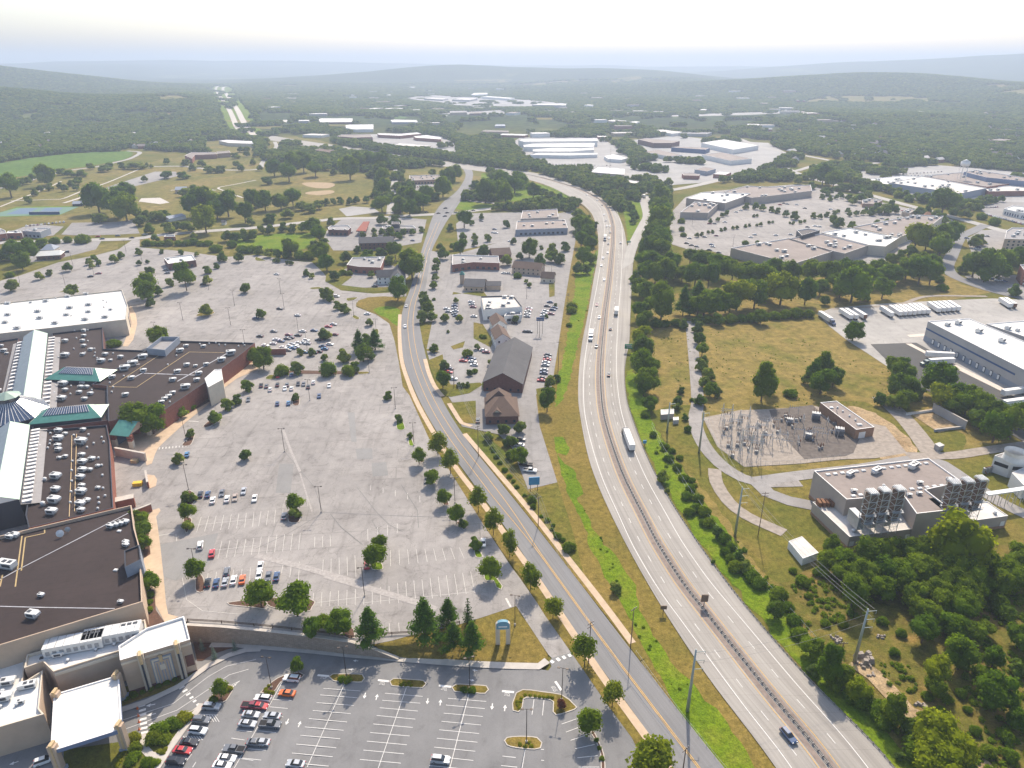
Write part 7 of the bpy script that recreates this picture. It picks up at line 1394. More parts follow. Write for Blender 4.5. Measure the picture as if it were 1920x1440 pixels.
 ('around the hotels at the right edge', 'd',('D2',[(1560,200,80),(1590,180,80),(1500,320,60),(1560,370,150),(1660,380,170),(1760,360,150),(1850,335,150),(1905,315,120),(1480,390,80),(1640,430,120),(1750,420,120),(1310,560,70, 'h'),(1860,560,80),(1720,480,30, 'h'),(1290,500,60, 'h')])),
 ('in the hedgerow above the tan meadow', 'k',('C2',[(1080,825,95),(1150,825,85),(1230,820,85),(1390,800,70),(1410,770,60, 'd'),(1460,795,90),(1550,780,100, 'd'),(1640,795,90),(1720,785,90),(1800,785,90),(1870,765,110, 'd')]),('D2',[(50,765,95),(130,760,90),(210,755,90),(300,755,80)])),
 ('along the gravel path through the meadow', 'd',('C2',[(1400,840,90),(1410,920,100),(1430,1010,110),(1440,1090,80),(1420,1120,100),(1480,1190,100),(1450,1250,100),(1490,1310,110),(1540,1325,80),(1420,1390,90),(1390,1400,60),(1240,1400,80),(1270,1320,60),(1370,800,50),(1350,1400,40, 'h')])),
 ('standing in the tan meadow', 'd',('D2',[(650,865,145),(430,1120,130, 't'),(350,1190,110, 't'),(500,1220,130),(410,1250,170),(172,1350,90, 'h'),(15,1255,110, 't'),(940,1150,120),(1010,1125,110),(1020,1205,150),(990,1285,160),(1060,1295,130),(1140,1290,100, 'c'),(1290,1245,190),(860,1380,100),(1040,1385,110),(930,1395,100),(290,1230,80)]),('C2',[(1890,1270,170, 't')])),
 ('between the truck yard and the power station', 'd',('D2',[(1300,1380,150, 'b'),(1420,1375,150),(1520,1385,140),(1600,1425,120),(1380,1435,120)]),('D3',[(1500,60,150),(1620,85,160),(1700,135,150),(1600,175,130),(1720,240,180),(1850,205,170),(1900,155,130),(1560,65,120),(1400,40,130),(1000,40,110),(900,40,80),(1800,120,100)])),
 ('in the wood below the power station', 'd',('D3',[(490,1130,120, 't'),(450,1240,150),(600,1230,200),(780,1200,220),(900,1155,200),(1060,1150,210),(1200,1180,200),(1440,1130,370, 'b'),(700,1330,200),(850,1300,200),(1000,1330,220),(1180,1310,220),(1330,1330,200),(1500,1370,220),(1650,1290,190),(560,1330,150),(640,1400,160),(1780,1335,200),(1880,1180,120),(1860,1290,170),(400,1330,110, 'h'),(260,1390,110, 'h'),(190,1320,60, 'h')]),('D4',[(650,115,190, 't'),(870,90,180),(1100,130,180),(1250,100,200),(1400,60,200),(1520,130,200),(1180,230,200),(1340,205,180),(1480,240,200),(1600,60,180),(990,40,170),(1750,60,160),(1850,20,150),(1720,200,140, 'k'),(1780,270,150, 'k'),(1420,150,150)])),
 ('in the open scrub at the lower right', 'd',('D4',[(1180,400,220),(1400,360,220),(1540,405,180),(1460,590,235),(1270,725,210, 'b'),(1720,850,270),(1885,1080,160),(1905,450,180),(1700,620,150),(1880,670,120),(1340,920,90, 'h'),(1250,835,150),(1640,380,130),(560,360,80, 'h'),(430,350,80, 'h'),(950,570,90, 'h'),(1000,430,80, 'h'),(860,340,90, 'h'),(1200,900,90, 'h'),(1560,1160,90, 'h'),(1650,1320,120, 'h'),(1820,1350,120, 'h'),(1600,720,110, 'h'),(310,150,70, 'h'),(280,60,80, 'h'),(1780,1200,110, 'h'),(1450,880,90, 'h'),(1180,1060,100, 'h'),(620,280,70, 'h'),(1300,1010,80, 'h'),(1500,1000,70, 'h')])),
 ('on the shrubby bank right of the highway', 'k',('C3',[(1030,60,120, 'd'),(1135,580,115, 't'),(1165,705,46, 't'),(1060,300,60),(1150,390,70),(1180,480,80),(1240,540,90),(1290,620,80),(1340,700,80),(1310,760,90),(1400,780,95),(1380,850,100),(1440,880,110),(1330,880,90),(1480,960,100),(1550,1020,100, 'd'),(1590,1080,110),(1640,1140,90),(1600,1180,80),(1700,1200,110, 'd'),(1680,1290,120),(1760,1280,110, 'd'),(1800,1360,120),(1850,1410,120),(1300,160,60, 'd'),(1320,260,70),(1240,80,70, 'd'),(1200,420,60),(1260,470,60),(1350,640,60),(1430,960,70),(1510,1240,40, 't'),(1640,1230,90),(1000,150,70)]),('D4',[(80,140,150),(60,250,140, 'd'),(200,330,120),(240,430,130),(340,520,170, 'd'),(345,672,105, 't'),(470,660,200, 't'),(560,735,160, 'd'),(520,800,150),(690,850,170, 'b'),(720,940,150),(830,1010,150),(950,1000,170, 't'),(880,1090,150),(990,1330,62, 't'),(1100,1150,180),(1280,1200,290, 'b'),(1430,1280,250, 'b'),(1150,1310,230),(1300,1385,270, 'b'),(1460,1400,180),(620,900,110),(150,230,110),(420,560,100)])),
 ('in the park beyond the cross road', 'd',('A1',[(60,985,120),(150,955,50),(195,935,60),(235,920,45),(205,1075,50, 't'),(255,1030,50),(298,1005,42),(370,990,50),(350,945,50),(310,925,50),(340,910,110),(445,980,42),(480,998,50),(525,965,42),(565,995,46),(575,940,60),(520,875,70),(600,865,80),(455,850,80),(675,830,55),(770,820,90),(810,825,60),(910,825,55),(975,800,90),(1040,800,90),(1065,835,35),(1100,828,30),(1135,840,30),(700,988,40),(720,1080,160),(800,1060,80),(890,1060,110),(950,1050,110),(870,1130,140),(930,1150,150),(1030,1140,80, 'c'),(1080,1150,80, 'c'),(1140,1150,90, 'c'),(1215,1140,90, 'c'),(740,1200,100),(1045,1230,90),(1200,1205,80),(1245,800,45),(1385,800,60),(1365,880,85),(1240,880,80),(1445,990,80),(1380,1010,90),(1510,805,60),(1565,840,80),(1645,830,90),(1440,835,60),(1760,740,70),(1850,740,50),(1775,815,60),(1805,850,50),(1895,800,50),(1080,930,45),(1115,1295,80),(1160,1360,55, 't'),(1255,1285,90),(1400,1270,100),(1530,1245,150, 'b'),(1450,1130,140),(1560,1110,150),(1700,1130,140),(1830,1190,120),(1880,1090,110),(1880,1250,60),(1330,1280,70),(1620,1170,110)]),
   ('B1',[(100,1210,100),(230,1170,100),(60,1100,120),(20,1090,90),(180,1100,110),(270,1070,120),(340,1110,100),(460,1110,90),(400,1130,100),(525,1100,55, 'p'),(580,1100,50, 'p'),(630,1090,55, 'p'),(700,1095,55, 'p'),(750,1090,55),(825,1085,55),(940,1110,120),(960,1000,110),(950,920,110),(1000,1080,60),(870,1060,40),(80,930,80),(25,850,45),(130,845,110),(240,880,120),(280,820,120),(350,810,120),(440,850,110),(400,780,100),(200,800,100),(520,810,100),(580,870,60),(620,800,90),(700,860,130),(660,830,100),(770,800,110),(850,780,120),(860,870,90),(920,850,110),(950,800,110),(700,770,80)])),
 ('around the junction north of the parcels', 'd',('B1',[(1090,920,70),(1090,870,60),(1110,1060,120),(1080,1130,110),(1180,1080,120),(1250,1100,120),(1280,1050,110),(1150,1150,110),(1340,1040,100),(1400,1000,120),(1440,940,110),(1490,890,110),(1450,860,100),(1320,880,60),(1640,960,80),(1720,1030,150),(1830,1000,130),(1780,960,100),(1870,1060,120),(1840,940,110),(1760,890,70),(1100,1000,80),(1060,1170,80, 'h'),(1200,1170,90, 'h'),(1150,960,60)]),('C1',[(20,970,120),(100,930,100),(100,1090,70, 't'),(215,1100,75),(325,1095,75, 'b'),(160,1010,120),(60,930,120),(230,1010,100),(290,1030,100),(360,1060,80)])),
 ('in the shopping centre parking lot', 'l',('C2',[(1390,150,38),(1425,145,32),(1475,132,28),(1505,128,28),(1570,115,28),(1600,108,28),(1660,100,28),(1690,97,28),(1752,85,28),(1782,80,24),(1838,80,24),(1868,70,32),(1270,60,50, 'h'),(1275,120,50, 'h'),(1285,160,50, 'h'),(1750,220,50, 'h'),(1840,215,30, 'h')]),('C1',[(1580,1200,35),(1610,1185,40),(1545,1235,35),(1490,1245,35),(1815,1210,25),(1840,1208,25),(1760,1130,50),(1830,1130,50),(1880,1140,50)]),('D1',[(30,1155,45),(75,1165,45),(135,1185,50),(205,1195,65),(345,1200,45),(395,1208,40),(445,1195,40),(500,1230,70),(540,1240,80),(630,1270,60),(500,1185,35),(525,1175,30),(600,1165,40),(615,1195,35),(665,1185,40),(715,1180,40),(740,1160,40),(640,1090,55),(610,1065,50),(470,1075,40),(410,1060,40),(455,1045,35),(515,1065,35),(560,1060,35),(545,1040,35),(780,1165,60),(835,1165,50),(885,1130,80),(930,1110,70),(960,1150,60),(820,1130,70),(900,1165,50),(10,1260,25),(35,1258,22),(165,1265,20),(190,1265,25),(245,1255,30),(275,1250,25),(895,1245,40),(820,1255,40),(990,1235,40)])),
 ('near the factory and dealership', 'd',('D1',[(1150,1165,80),(1310,1205,90),(1330,1090,165),(1490,1170,90),(1060,1090,70, 'h'),(980,1060,70, 'h'),(690,820,55),(750,820,70),(800,840,90),(610,840,50),(885,880,80),(415,850,50),(460,860,40),(530,855,70),(350,900,110),(420,910,110),(500,930,110),(560,960,100),(620,970,90),(300,880,90),(680,980,90),(740,1000,80),(230,940,60),(330,970,70),(450,1000,90),(700,1050,90),(760,1050,60),(1200,1160,60),(1270,1190,70),(1390,1190,60, 'h'),(1600,1225,60, 'h'),(1700,1265,70, 'h')])),
]
TREES = []
for c in CL:
    for grp in c[2:]:
        for q in grp[1]:
            u, v = px(q, grp[0]); k = q[3] if len(q) > 3 else c[1]; TREES.append([u, v, q[2] / 4.0 * (.82 if 'open scrub' in c[0] else .9 if 'wood below' in c[0] or 'bank right' in c[0] else 1), k, c[0]])
SHRUBS = 'hxk'
def tree_spot(u, v, wpx, k, lowlot):
    _, cz, hh, _, _ = KIND[k]; z = 4.0
    for _ in range(6):
        p = PZ(u, v, z); dist = math.sqrt(p.x ** 2 + p.y ** 2 + (CAM_H - z) ** 2); w = wpx * dist / FPX
        g = low(p.x) if lowlot else 0.0; z = g + cz * w
    return Vector((p.x, p.y, g)), w
NEAR = lambda t: 500 if 'lower lot' in t[4] or 'porte' in t[4] else 0
big = sorted([t for t in TREES if t[3] not in SHRUBS], key=lambda t: -t[2] - NEAR(t)); shr = sorted([t for t in TREES if t[3] in SHRUBS], key=lambda t: -t[2] - NEAR(t))
indiv = big[:300] + shr[:260]; rest = big[300:] + shr[260:]
WOOD = []                                             # x, y, z, width, kind index of trees told apart no more
for u, v, w, k, d in rest:
    p, wm = tree_spot(u, v, w, k, 'lower lot' in d or 'porte' in d); WOOD.append((p.x, p.y, p.z, wm, random.randrange(3)))
by = {}
for t in indiv: by.setdefault((t[4], t[3]),[]).append(t)
rnt = random.Random(9); TPOS = []
for (desc, k), lst in by.items():
    cm, cz, hh, nm, lm = KIND[k]; lst.sort(key=lambda t: (t[0], t[1]))
    for i,(u, v, w, _, _) in enumerate(lst):
        p, wm = tree_spot(u, v, w, k, 'lower lot' in desc or 'porte' in desc); TPOS.append((p.x, p.y, wm))
        lb = ('%s from the left, %s %s' % (LOOK[k] + ', ' + ordn(i + 1), desc, '')).strip() if len(lst) > 1 else '%s %s' % (LOOK[k], desc)
        t = thing(nm, lb, 'shrub' if k in SHRUBS else 'tree', p, rnt.uniform(0,6.28),('shrubs ' if k in SHRUBS else 'trees ') + desc)
        s = wm * 1.04; t.scale = (s * rnt.uniform(.9,1.1), s * rnt.uniform(.85,1.15), s * rnt.uniform(.85,1.18))
        me = rnt.choice(CR[cm]); o = obj('crown', me, None, t,(0,0, cz))
        if not me.materials: me.materials.append(None)
        o.material_slots[0].link = 'OBJECT'; o.material_slots[0].material = M[lm]; o.rotation_euler.z = rnt.uniform(0,6.28)
        obj('stem' if k in SHRUBS else 'trunk', TK[cm], M['bark'], t)
# woods and scrub too dense to count
def npoly(x, y, P):
    P = np.array(P); c = np.zeros(len(x), bool); j = len(P) - 1
    for i in range(len(P)):
        with np.errstate(divide='ignore', invalid='ignore'):
            m = ((P[i,1] > y) != (P[j,1] > y)) & (x < (P[j,0] - P[i,0]) * (y - P[i,1]) / (P[j,1] - P[i,1] + 1e-12) + P[i,0])
        c ^= m; j = i
    return c
rg = np.random.default_rng(5); XS = []; YS = []; WS = []
y = 860.0
while y < 6200:
    sp = 7.5 * (y / 900) ** .62; half = y * 1.0 + 250; n = int(2 * half / sp); x = -half + (np.arange(n) + rg.uniform(-.45, .45, n)) * sp
    XS.append(x); YS.append(y + rg.uniform(-.5, .5, n) * sp); WS.append(sp * rg.uniform(1.05,1.75, n)); y += sp
XS = np.concatenate(XS); YS = np.concatenate(YS); WS = np.concatenate(WS); keep = np.ones(len(XS), bool); infar = np.zeros(len(XS), bool)
for P in EXCL:
    b = np.array(P); m = (XS > b[:,0].min() - 1) & (XS < b[:,0].max() + 1) & (YS > b[:,1].min() - 1) & (YS < b[:,1].max() + 1)
    if m.any(): ix = np.where(m)[0]; keep[ix[npoly(XS[ix], YS[ix], P)]] = False
# a few trees stand in the far lots too, clear of roofs
fz = [o for o in scene.objects if o.name.startswith('far_lot') or o.name.startswith('far_field') or o.name.startswith('factory_yard')]
re_ = np.array([mnoise((x / 70, y / 70,1.7)) for x, y in zip(XS, YS)])
lotk = (~keep) & (re_ > .42) & (YS > 900)
for P in FOOT:
    b = np.array(P); m = (XS > b[:,0].min() - 8) & (XS < b[:,0].max() + 8) & (YS > b[:,1].min() - 24) & (YS < b[:,1].max() + 6); lotk &= ~m
for r in (HWY, LOC, RAMP):
    P = [(p.x, p.y) for p in r.l] + [(p.x, p.y) for p in r.r][::-1]; ix = np.where(lotk)[0]; lotk[ix[npoly(XS[ix], YS[ix], P)]] = False
parkz = [p for p in EXCL if False]
inpark = npoly(XS, YS,[(p.x, p.y) for p in pts([(-80,345),(32,320),(250,280),(400,290),(708,326),(700,412),(255,445),(-80,420)],0, 'P')]) | npoly(XS, YS,[(p.x, p.y) for p in pts([(1255,345),(1500,340),(1800,405),(1800,460),(1255,470)],0, 'P')])
crop = npoly(XS, YS,[(p.x, p.y) for p in pts([(-60,312),(130,288),(247,285),(160,312),(-60,345)],0, 'P')])
keep = (keep & ~inpark & ((re_ > -.42) | (YS > 2500))) | (lotk & ~inpark & ~crop)
XS, YS, WS = XS[keep], YS[keep], WS[keep]
for x, y, w in zip(XS, YS, WS): WOOD.append((x, y, ground_h(x, y), w, int(rg.integers(3))))
rs2 = random.Random(3)                                # low scrub on the open ground at the lower right and along the banks
def scrub(poly, n, w0, w1, tile='P'):
    P = [(p.x, p.y) for p in pts(poly,0, tile)]; xs = [p[0] for p in P]; ys = [p[1] for p in P]; k = 0
    while k < n:
        x, y = rs2.uniform(min(xs), max(xs)), rs2.uniform(min(ys), max(ys))
        if inpoly(x, y, P) and mnoise((x / 22, y / 22,5)) > -.15: SCR.append((x, y,0, rs2.uniform(w0, w1), rs2.randrange(3)))
        k += 1
SCR = []
scrub([(1480,1100),(1560,1060),(1920,1060),(1960,1500),(1850,1470),(1640,1290)],2600, .5,2.4); scrub([(1225,790),(1262,850),(1420,1060),(1600,1260),(1750,1440),(1720,1440),(1570,1260),(1380,1060),(1230,850)],420, .8,3.0); scrub([(1200,600),(1290,605),(1300,740),(1215,700)],160, .4,1.2); scrub([(1330,620),(1590,645),(1700,720),(1640,760),(1330,765)],420, .4,1.1)
scrub([(1052,750),(1075,600),(1110,480),(1120,475),(1095,620),(1072,700)],140, .5,1.6); scrub([(1060,880),(1090,930),(1180,1110),(1300,1290),(1400,1440),(1370,1440),(1230,1260),(1090,980)],220, .4,1.3)
def instancer(name, data, meshes, mat, cz, label):
    a = np.array(data); me = bpy.data.meshes.new(name); me.from_pydata([(q[0], q[1], q[2] + cz * min(q[3],12)) for q in data],[],[])
    for nm, dt, vals in (('wid', 'FLOAT', a[:,3]),('sel', 'INT', a[:,4].astype(int)),('turn', 'FLOAT', np.random.default_rng(1).uniform(0,6.28, len(a)))):
        at = me.attributes.new(nm, dt, 'POINT'); at.data.foreach_set('value', vals)
    o = obj(name, me); tag(o, None, None, None, 'stuff'); o['label'] = label
    ng = bpy.data.node_groups.new(name, 'GeometryNodeTree'); ng.interface.new_socket('Geometry', in_out='INPUT', socket_type='NodeSocketGeometry'); ng.interface.new_socket('Geometry', in_out='OUTPUT', socket_type='NodeSocketGeometry')
    n = ng.nodes; l = ng.links; gi = n.new('NodeGroupInput'); go = n.new('NodeGroupOutput'); jn = n.new('GeometryNodeJoinGeometry')
    def attr(nm, t): 
        k = n.new('GeometryNodeInputNamedAttribute'); k.data_type = t; k.inputs['Name'].default_value = nm; return k.outputs['Attribute']
    for i, msh in enumerate(meshes):
        pm = msh.copy(); pm.materials.clear(); pm.materials.append(M[mat]); po_ = bpy.data.objects.new(name + '_source', pm)
        oi = n.new('GeometryNodeObjectInfo'); oi.inputs['Object'].default_value = po_; oi.inputs['As Instance'].default_value = True
        ip = n.new('GeometryNodeInstanceOnPoints'); cmp_ = n.new('FunctionNodeCompare'); cmp_.data_type = 'INT'; cmp_.operation = 'EQUAL'; l.new(attr('sel', 'INT'), cmp_.inputs[2]); cmp_.inputs[3].default_value = i
        cx = n.new('ShaderNodeCombineXYZ'); l.new(attr('turn', 'FLOAT'), cx.inputs[2]); cs = n.new('ShaderNodeCombineXYZ'); w = attr('wid', 'FLOAT')
        for s_ in range(2): l.new(w, cs.inputs[s_])
        mn = n.new('ShaderNodeMath'); mn.operation = 'MINIMUM'; l.new(w, mn.inputs[0]); mn.inputs[1].default_value = 12.0; l.new(mn.outputs[0], cs.inputs[2])
        l.new(gi.outputs[0], ip.inputs['Points']); l.new(cmp_.outputs[0], ip.inputs['Selection']); l.new(oi.outputs['Geometry'], ip.inputs['Instance']); l.new(cx.outputs[0], ip.inputs['Rotation']); l.new(cs.outputs[0], ip.inputs['Scale']); l.new(ip.outputs[0], jn.inputs[0])
    l.new(jn.outputs[0], go.inputs[0]); md = o.modifiers.new('scatter', 'NODES'); md.node_group = ng; return o
instancer('woodland', WOOD, CR['f'], 'leaf_far', .5, 'dense green woods spreading over the far plain and hills')
instancer('scrub', SCR,[leafy('crown',[(0,0,0, .45, .45, .3)],60, .12, s, .7) for s in (91,92,93)], 'leaf_shrub', .2, 'low scrub and tall weeds on the rough ground and banks')
print('trees', len(indiv), 'wood', len(WOOD), 'scrub', len(SCR))
# ------------------------------------------------------------------ vehicles
PAINT = {'w': ('white',(.80, .80, .78)), 's': ('silver',(.45, .47, .49)), 'g': ('grey',(.16, .17, .185)), 'k': ('black',(.02, .022, .03)), 'r': ('red',(.50, .03, .035)), 'b': ('blue',(.025, .07, .17)), 'o': ('orange',(.70, .15, .02)), 'm': ('maroon',(.22, .03, .05)), 't': ('tan',(.42, .33, .26)), 'c': ('bright blue',(.04, .18, .36)), 'e': ('dark green',(.03, .10, .08))}
for k,(nm, c) in PAINT.items():
    m, n, l, b = nmat('car_' + k); setp(b, col=c, rough=.3, metal=.15 if k in 'sgk' else 0, spec=.5, coat=.6)
glass('car_glass',(.02, .025, .03), .08); plain('tyre',(.02, .02, .022), .8,0,0); plain('lamp_red',(.45, .02, .02), .3,0,0); plain('lamp_clear',(.8, .8, .78), .2,0,0); plain('wheel_rim',(.4, .4, .42), .4, .6,0)
def prof(mb, P, w, tuck=.0):                          # side profile (x, z) swept across the width; upper points lean in
    zt = max(p[1] for p in P); n = len(P); v = []
    for sgn in (-1,1):
        for x, z in P: v.append((x, sgn * (w / 2 - tuck * max(0, z - .75)), z))
    mb.add(v,[tuple(range(n))[::-1] if False else tuple(range(n)), tuple(range(2 * n - 1, n - 1,-1))] + [(i, n + i, n + (i + 1) % n,(i + 1) % n) for i in range(n)])
SHAPE = {  # body profile, glass profile, roof profile, length, width
    'a': ([(-2.35, .3),(-2.4, .75),(-2.25, .95),(-1.5,1.0),(1.0, .95),(2.1, .82),(2.35, .62),(2.35, .3)],[(-1.75, .97),(-1.1,1.38),(.35,1.40),(1.15, .95)],[(-1.05,1.37),(-1.0,1.43),(.2,1.45),(.35,1.39)],1.82, .85,1.45),
    'v': ([(-2.35, .35),(-2.4,1.0),(-2.3,1.1),(1.0,1.08),(2.15, .98),(2.38, .75),(2.38, .35)],[(-2.25,1.08),(-2.0,1.65),(.3,1.68),(1.1,1.07)],[(-1.98,1.64),(-1.9,1.74),(.15,1.76),(.3,1.67)],1.92, .7,1.45),
    'p': ([(-2.95, .45),(-2.95,1.12),(-.75,1.12),(-.7,1.1),(1.5,1.1),(2.7,1.05),(2.9, .8),(2.9, .45)],[(-.75,1.1),(-.65,1.78),(.75,1.8),(1.45,1.1)],[(-.62,1.77),(-.55,1.86),(.6,1.88),(.75,1.79)],2.0, .6,1.85)}
CARM = {}
for k,(B_, Gp, Rp, w, tk, ax) in SHAPE.items():
    bd = MB(); prof(bd, B_, w); gl = MB(); prof(gl, Gp, w - .12, .32); rf = MB(); prof(rf, Rp, w - .16, .32)
    if k == 'p': bed = MB(); bed.box((-1.85,0,1.13),(1.9,1.6, .03)); bed = bed.mesh('bed_liner')
    else: bed = None
    hl = MB(); hl.box((B_[-2][0] - .05, .62, .68 if k == 'a' else .85),(.16, .4, .16)); tl_ = MB(); tl_.box((B_[1][0] + .05, .66, .82 if k == 'a' else 1.0),(.14, .34, .2))
    al = MB(); prof(al, B_, w); al.cur = 1; prof(al, Gp, w - .12, .32); al.cur = 0; prof(al, Rp, w - .16, .32); al.cur = 2
    for x in (-ax, ax):
        for y in (-w / 2 + .08, w / 2 - .08): al.tube((x, y - .1, .33),(x, y + .1, .33), .33, n=8)
    al.cur = 3; al.box((B_[1][0] + .04,0, .82 if k == 'a' else 1.0),(.12, w - .2, .16))
    CARM[k] = dict(body=bd.mesh('body'), glass=gl.mesh('windows'), roof=rf.mesh('roof'), bed=bed, hl=hl.mesh('headlight'), tl=tl_.mesh('taillight'), all=al.mesh('car'), ax=ax, w=w)
wm_ = MB(); wm_.tube((0,-.11,0),(0, .11,0), .34, n=12); TYRE = wm_.mesh('tyre'); wm_ = MB(); wm_.tube((0,-.12,0),(0, .12,0), .2, n=8); RIM = wm_.mesh('rim')
TNAME = {'a': 'car', 'v': 'suv', 'p': 'pickup_truck'}; TWORD = {'a': 'car', 'v': 'SUV', 'p': 'pickup truck'}
def slot(o, i, m): o.material_slots[i].link = 'OBJECT'; o.material_slots[i].material = m
def car(loc, rz, spec, label, group, near, sc=1.03):
    col = spec[0]; k = spec[1] if len(spec) > 1 else 'a'; c = CARM[k]; t = thing(TNAME[k], label, 'car' if k != 'p' else 'pickup', loc, rz, group); t.scale = (sc, sc, sc)
    if not near:
        if not c['all'].materials:
            for _ in range(4): c['all'].materials.append(None)
        o = obj('body', c['all'], None, t)
        for i, m in enumerate(('car_' + col, 'car_glass', 'tyre', 'lamp_red')): slot(o, i, M[m])
        return
    for nm, me, mt in (('body', 'body', 'car_' + col),('windows', 'glass', 'car_glass'),('roof', 'roof', 'car_' + col),('bed_liner', 'bed', 'tyre')):
        if c[me] is None: continue
        if not c[me].materials: c[me].materials.append(None)
        slot(obj(nm, c[me], None, t),0, M[mt])
    for s_ in (1,-1):
        for nm, me, mt in (('headlight', 'hl', 'lamp_clear'),('taillight', 'tl', 'lamp_red')): o = obj(nm, c[me], M[mt], t); o.scale.y = s_
        for x in (-c['ax'], c['ax']):
            o = obj('wheel', TYRE, M['tyre'], t,(x, s_ * (c['w'] / 2 - .08), .34)); obj('rim', RIM, M['wheel_rim'], o)
def heading(u, v, du, dv, fn):
    a = fn(u, v); b = fn(u + du * .2, v + dv * .2); return math.atan2(b.y - a.y, b.x - a.x)
def cars(desc, tile, d, lst, lower=False, near=False, road=None, z=.2):
    fn = GL if lower else (lambda u, v: PZ(u, v,0)); rc = random.Random(len(desc)); L = sorted(lst); 
    for i,(x, y, s_) in enumerate(L):
        u, v = px((x, y), tile); p = fn(u, v + 1.0); rz = heading(u, v, d[0], d[1], fn) if road is None else road(p) 
        lb = '%s %s, %s from the left %s' % (PAINT[s_[0]][0], TWORD[s_[1] if len(s_) > 1 else 'a'], ordn(i + 1), desc)
        car((p.x, p.y, p.z + z), rz + (math.pi if rc.random() < .4 and road is None else 0) + rc.uniform(-.03, .03), s_, lb, 'cars ' + desc, near)
def mk(s): return [(int(a), int(b), c) for a, b, c in (q.split() for q in s.split(','))]
cars('in the left rows of the lower lot', 'A4',(276,18), mk('1590 990 sv,1515 1092 gv,1490 1172 wv,1425 1258 k,1375 1318 r,1325 1402 kv,1705 1378 w,1760 1312 gp,1860 1118 s,1885 1050 s,1895 985 mp,1975 930 wv,1950 985 r,2190 780 wv,2155 890 o,2045 1060 s,2030 1125 gp,1960 1258 s,2220 1420 s,1670 1432 w,1920 1262 g'), True, True)
cars('alone in the right rows of the lower lot', 'B4',(276,22), mk('1385 1390 sv'), True, True); cars('leaving the porte-cochere', 'A4',(-70,25), mk('340 1395 wv'), True, True)
cars('in the front rows of the mall lot', 'A3',(20,-110), mk('1405 455 c,1505 755 k,1560 755 b,1598 800 w,1667 745 g,1705 790 w,1765 780 t,1830 730 s,1912 785 w,1505 1140 wv,1592 1200 r,1705 1340 gv,1560 1420 k,1625 1422 b,1692 1415 s,1755 1400 w,1820 1395 o,1745 85 w,1800 50 g,1865 40 g,1955 1295 w,1945 1365 w,2017 1370 g,2077 1372 b'), near=True)
cars('spread over the middle of the mall lot', 'B3',(4,-100), mk('213 920 g,835 1283 r,1280 645 k,1705 1118 w,162 72 b,245 68 c'), near=True)
cars('in the row behind the brick store wall', 'B2',(4,-60), mk('475 1375 b,40 1295 k,80 1300 g,108 1325 w,162 1290 k,235 1290 g,218 1318 w,268 1318 w,318 1283 k,358 1285 g,393 1305 k,432 1272 w,550 1295 w,165 1225 r,268 1215 c'))
cars('in the crowded far block of the mall lot', 'B2',(60,5), mk('135 888 g,350 887 w,437 882 b,30 925 k,247 915 m,315 918 k,262 935 g,237 943 g,150 950 w,190 962 b,130 980 w,375 955 w,350 972 w,320 975 w,385 980 s,290 990 w,265 985 s,250 1000 w,275 1015 c,300 1005 s,240 1030 g,205 1010 w,470 952 k,500 948 k,590 912 m,582 835 s,545 852 r,500 1000 b,515 1020 c,555 985 w,370 1045 c,435 1048 k,470 1040 k,70 995 w,155 458 w,180 718 k,313 768 w,605 625 wv,835 757 w,0 790 b'))
cars('at the far left of the mall lot', 'A2',(60,-4), mk('730 397 s,740 453 m,680 475 k,1065 470 k,1070 487 w,1245 427 g,1255 450 g,1525 533 k,330 348 k,500 292 kv')); cars('on the cross road by the theatre', 'A2',(60,-2), mk('735 175 r,768 192 b,885 168 b,990 184 k,1090 157 w'))
cars('in the row by the theatre', 'A2',(4,-30),[(200 + i * 28,95 - i * 3, 'wksmwgwbwws'[i]) for i in range(11)])
cars('on the lots beside the main road', 'B2',(60,4), mk('1615 665 w,1620 685 s,1630 705 m,1635 775 w,1430 718 w,1445 740 s,1490 695 b,1490 715 s,1495 735 w,1490 757 g,1500 772 b,1600 1080 k,1620 1094 b,1555 1110 r,1625 1115 w,1635 1140 w,1705 1030 w,1725 1045 m,1445 1195 r,1450 1170 g,1480 1245 w,1430 1150 w,925 512 k,945 510 k,890 548 k,990 375 g,995 392 g,1175 205 b,710 145 wv'))
cars('on the lots along the highway strip', 'C2',(60,5), mk('120 440 w,170 455 k,265 510 b,130 715 s,120 735 w,115 755 w,112 775 s,125 725 m,285 668 b,265 698 k,318 710 b,305 725 b,250 735 s,240 750 w,235 770 w,295 757 m,270 1065 k,265 1085 g,262 1102 r,255 1120 w,250 1142 s,240 1178 s,238 1202 b,225 1238 k,220 1257 r,130 890 k,105 890 k,20 825 k'))
cars('behind the brown-roofed bank', 'C3',(60,6), mk('65 340 k,55 385 s,105 530 kp,135 575 wp'), near=True); cars('in front of the brown-roofed bank', 'B3',(2,-30), mk('1665 200 k'), near=True)
def along(R_, flip):
    def f(p):
        q = Vector((p.x, p.y)); d = min(np.arange(0, R_.len,6), key=lambda s: (R_.at(s, .5) - q).length_squared); t = R_.dirn(d); return math.atan2(t.y, t.x) + (math.pi if flip else 0)
    return f
cars('coming on the left lanes of the highway', 'C2', None, mk('690 10 w,702 55 g,735 98 w,710 98 s,735 145 k,728 188 w,722 232 k,717 297 w,683 337 w,670 394 w,692 500 w,636 690 m,654 784 w,632 1002 k,640 -98 w,560 -138 w,675 -60 k'), road=along(BAR, True), z=.32)
cars('going away on the right lanes of the highway', 'C2', None, mk('814 224 w,738 870 k,725 1214 k,757 -92 g,795 -55 g,560 -197 w'), road=along(BAR, False), z=.32)
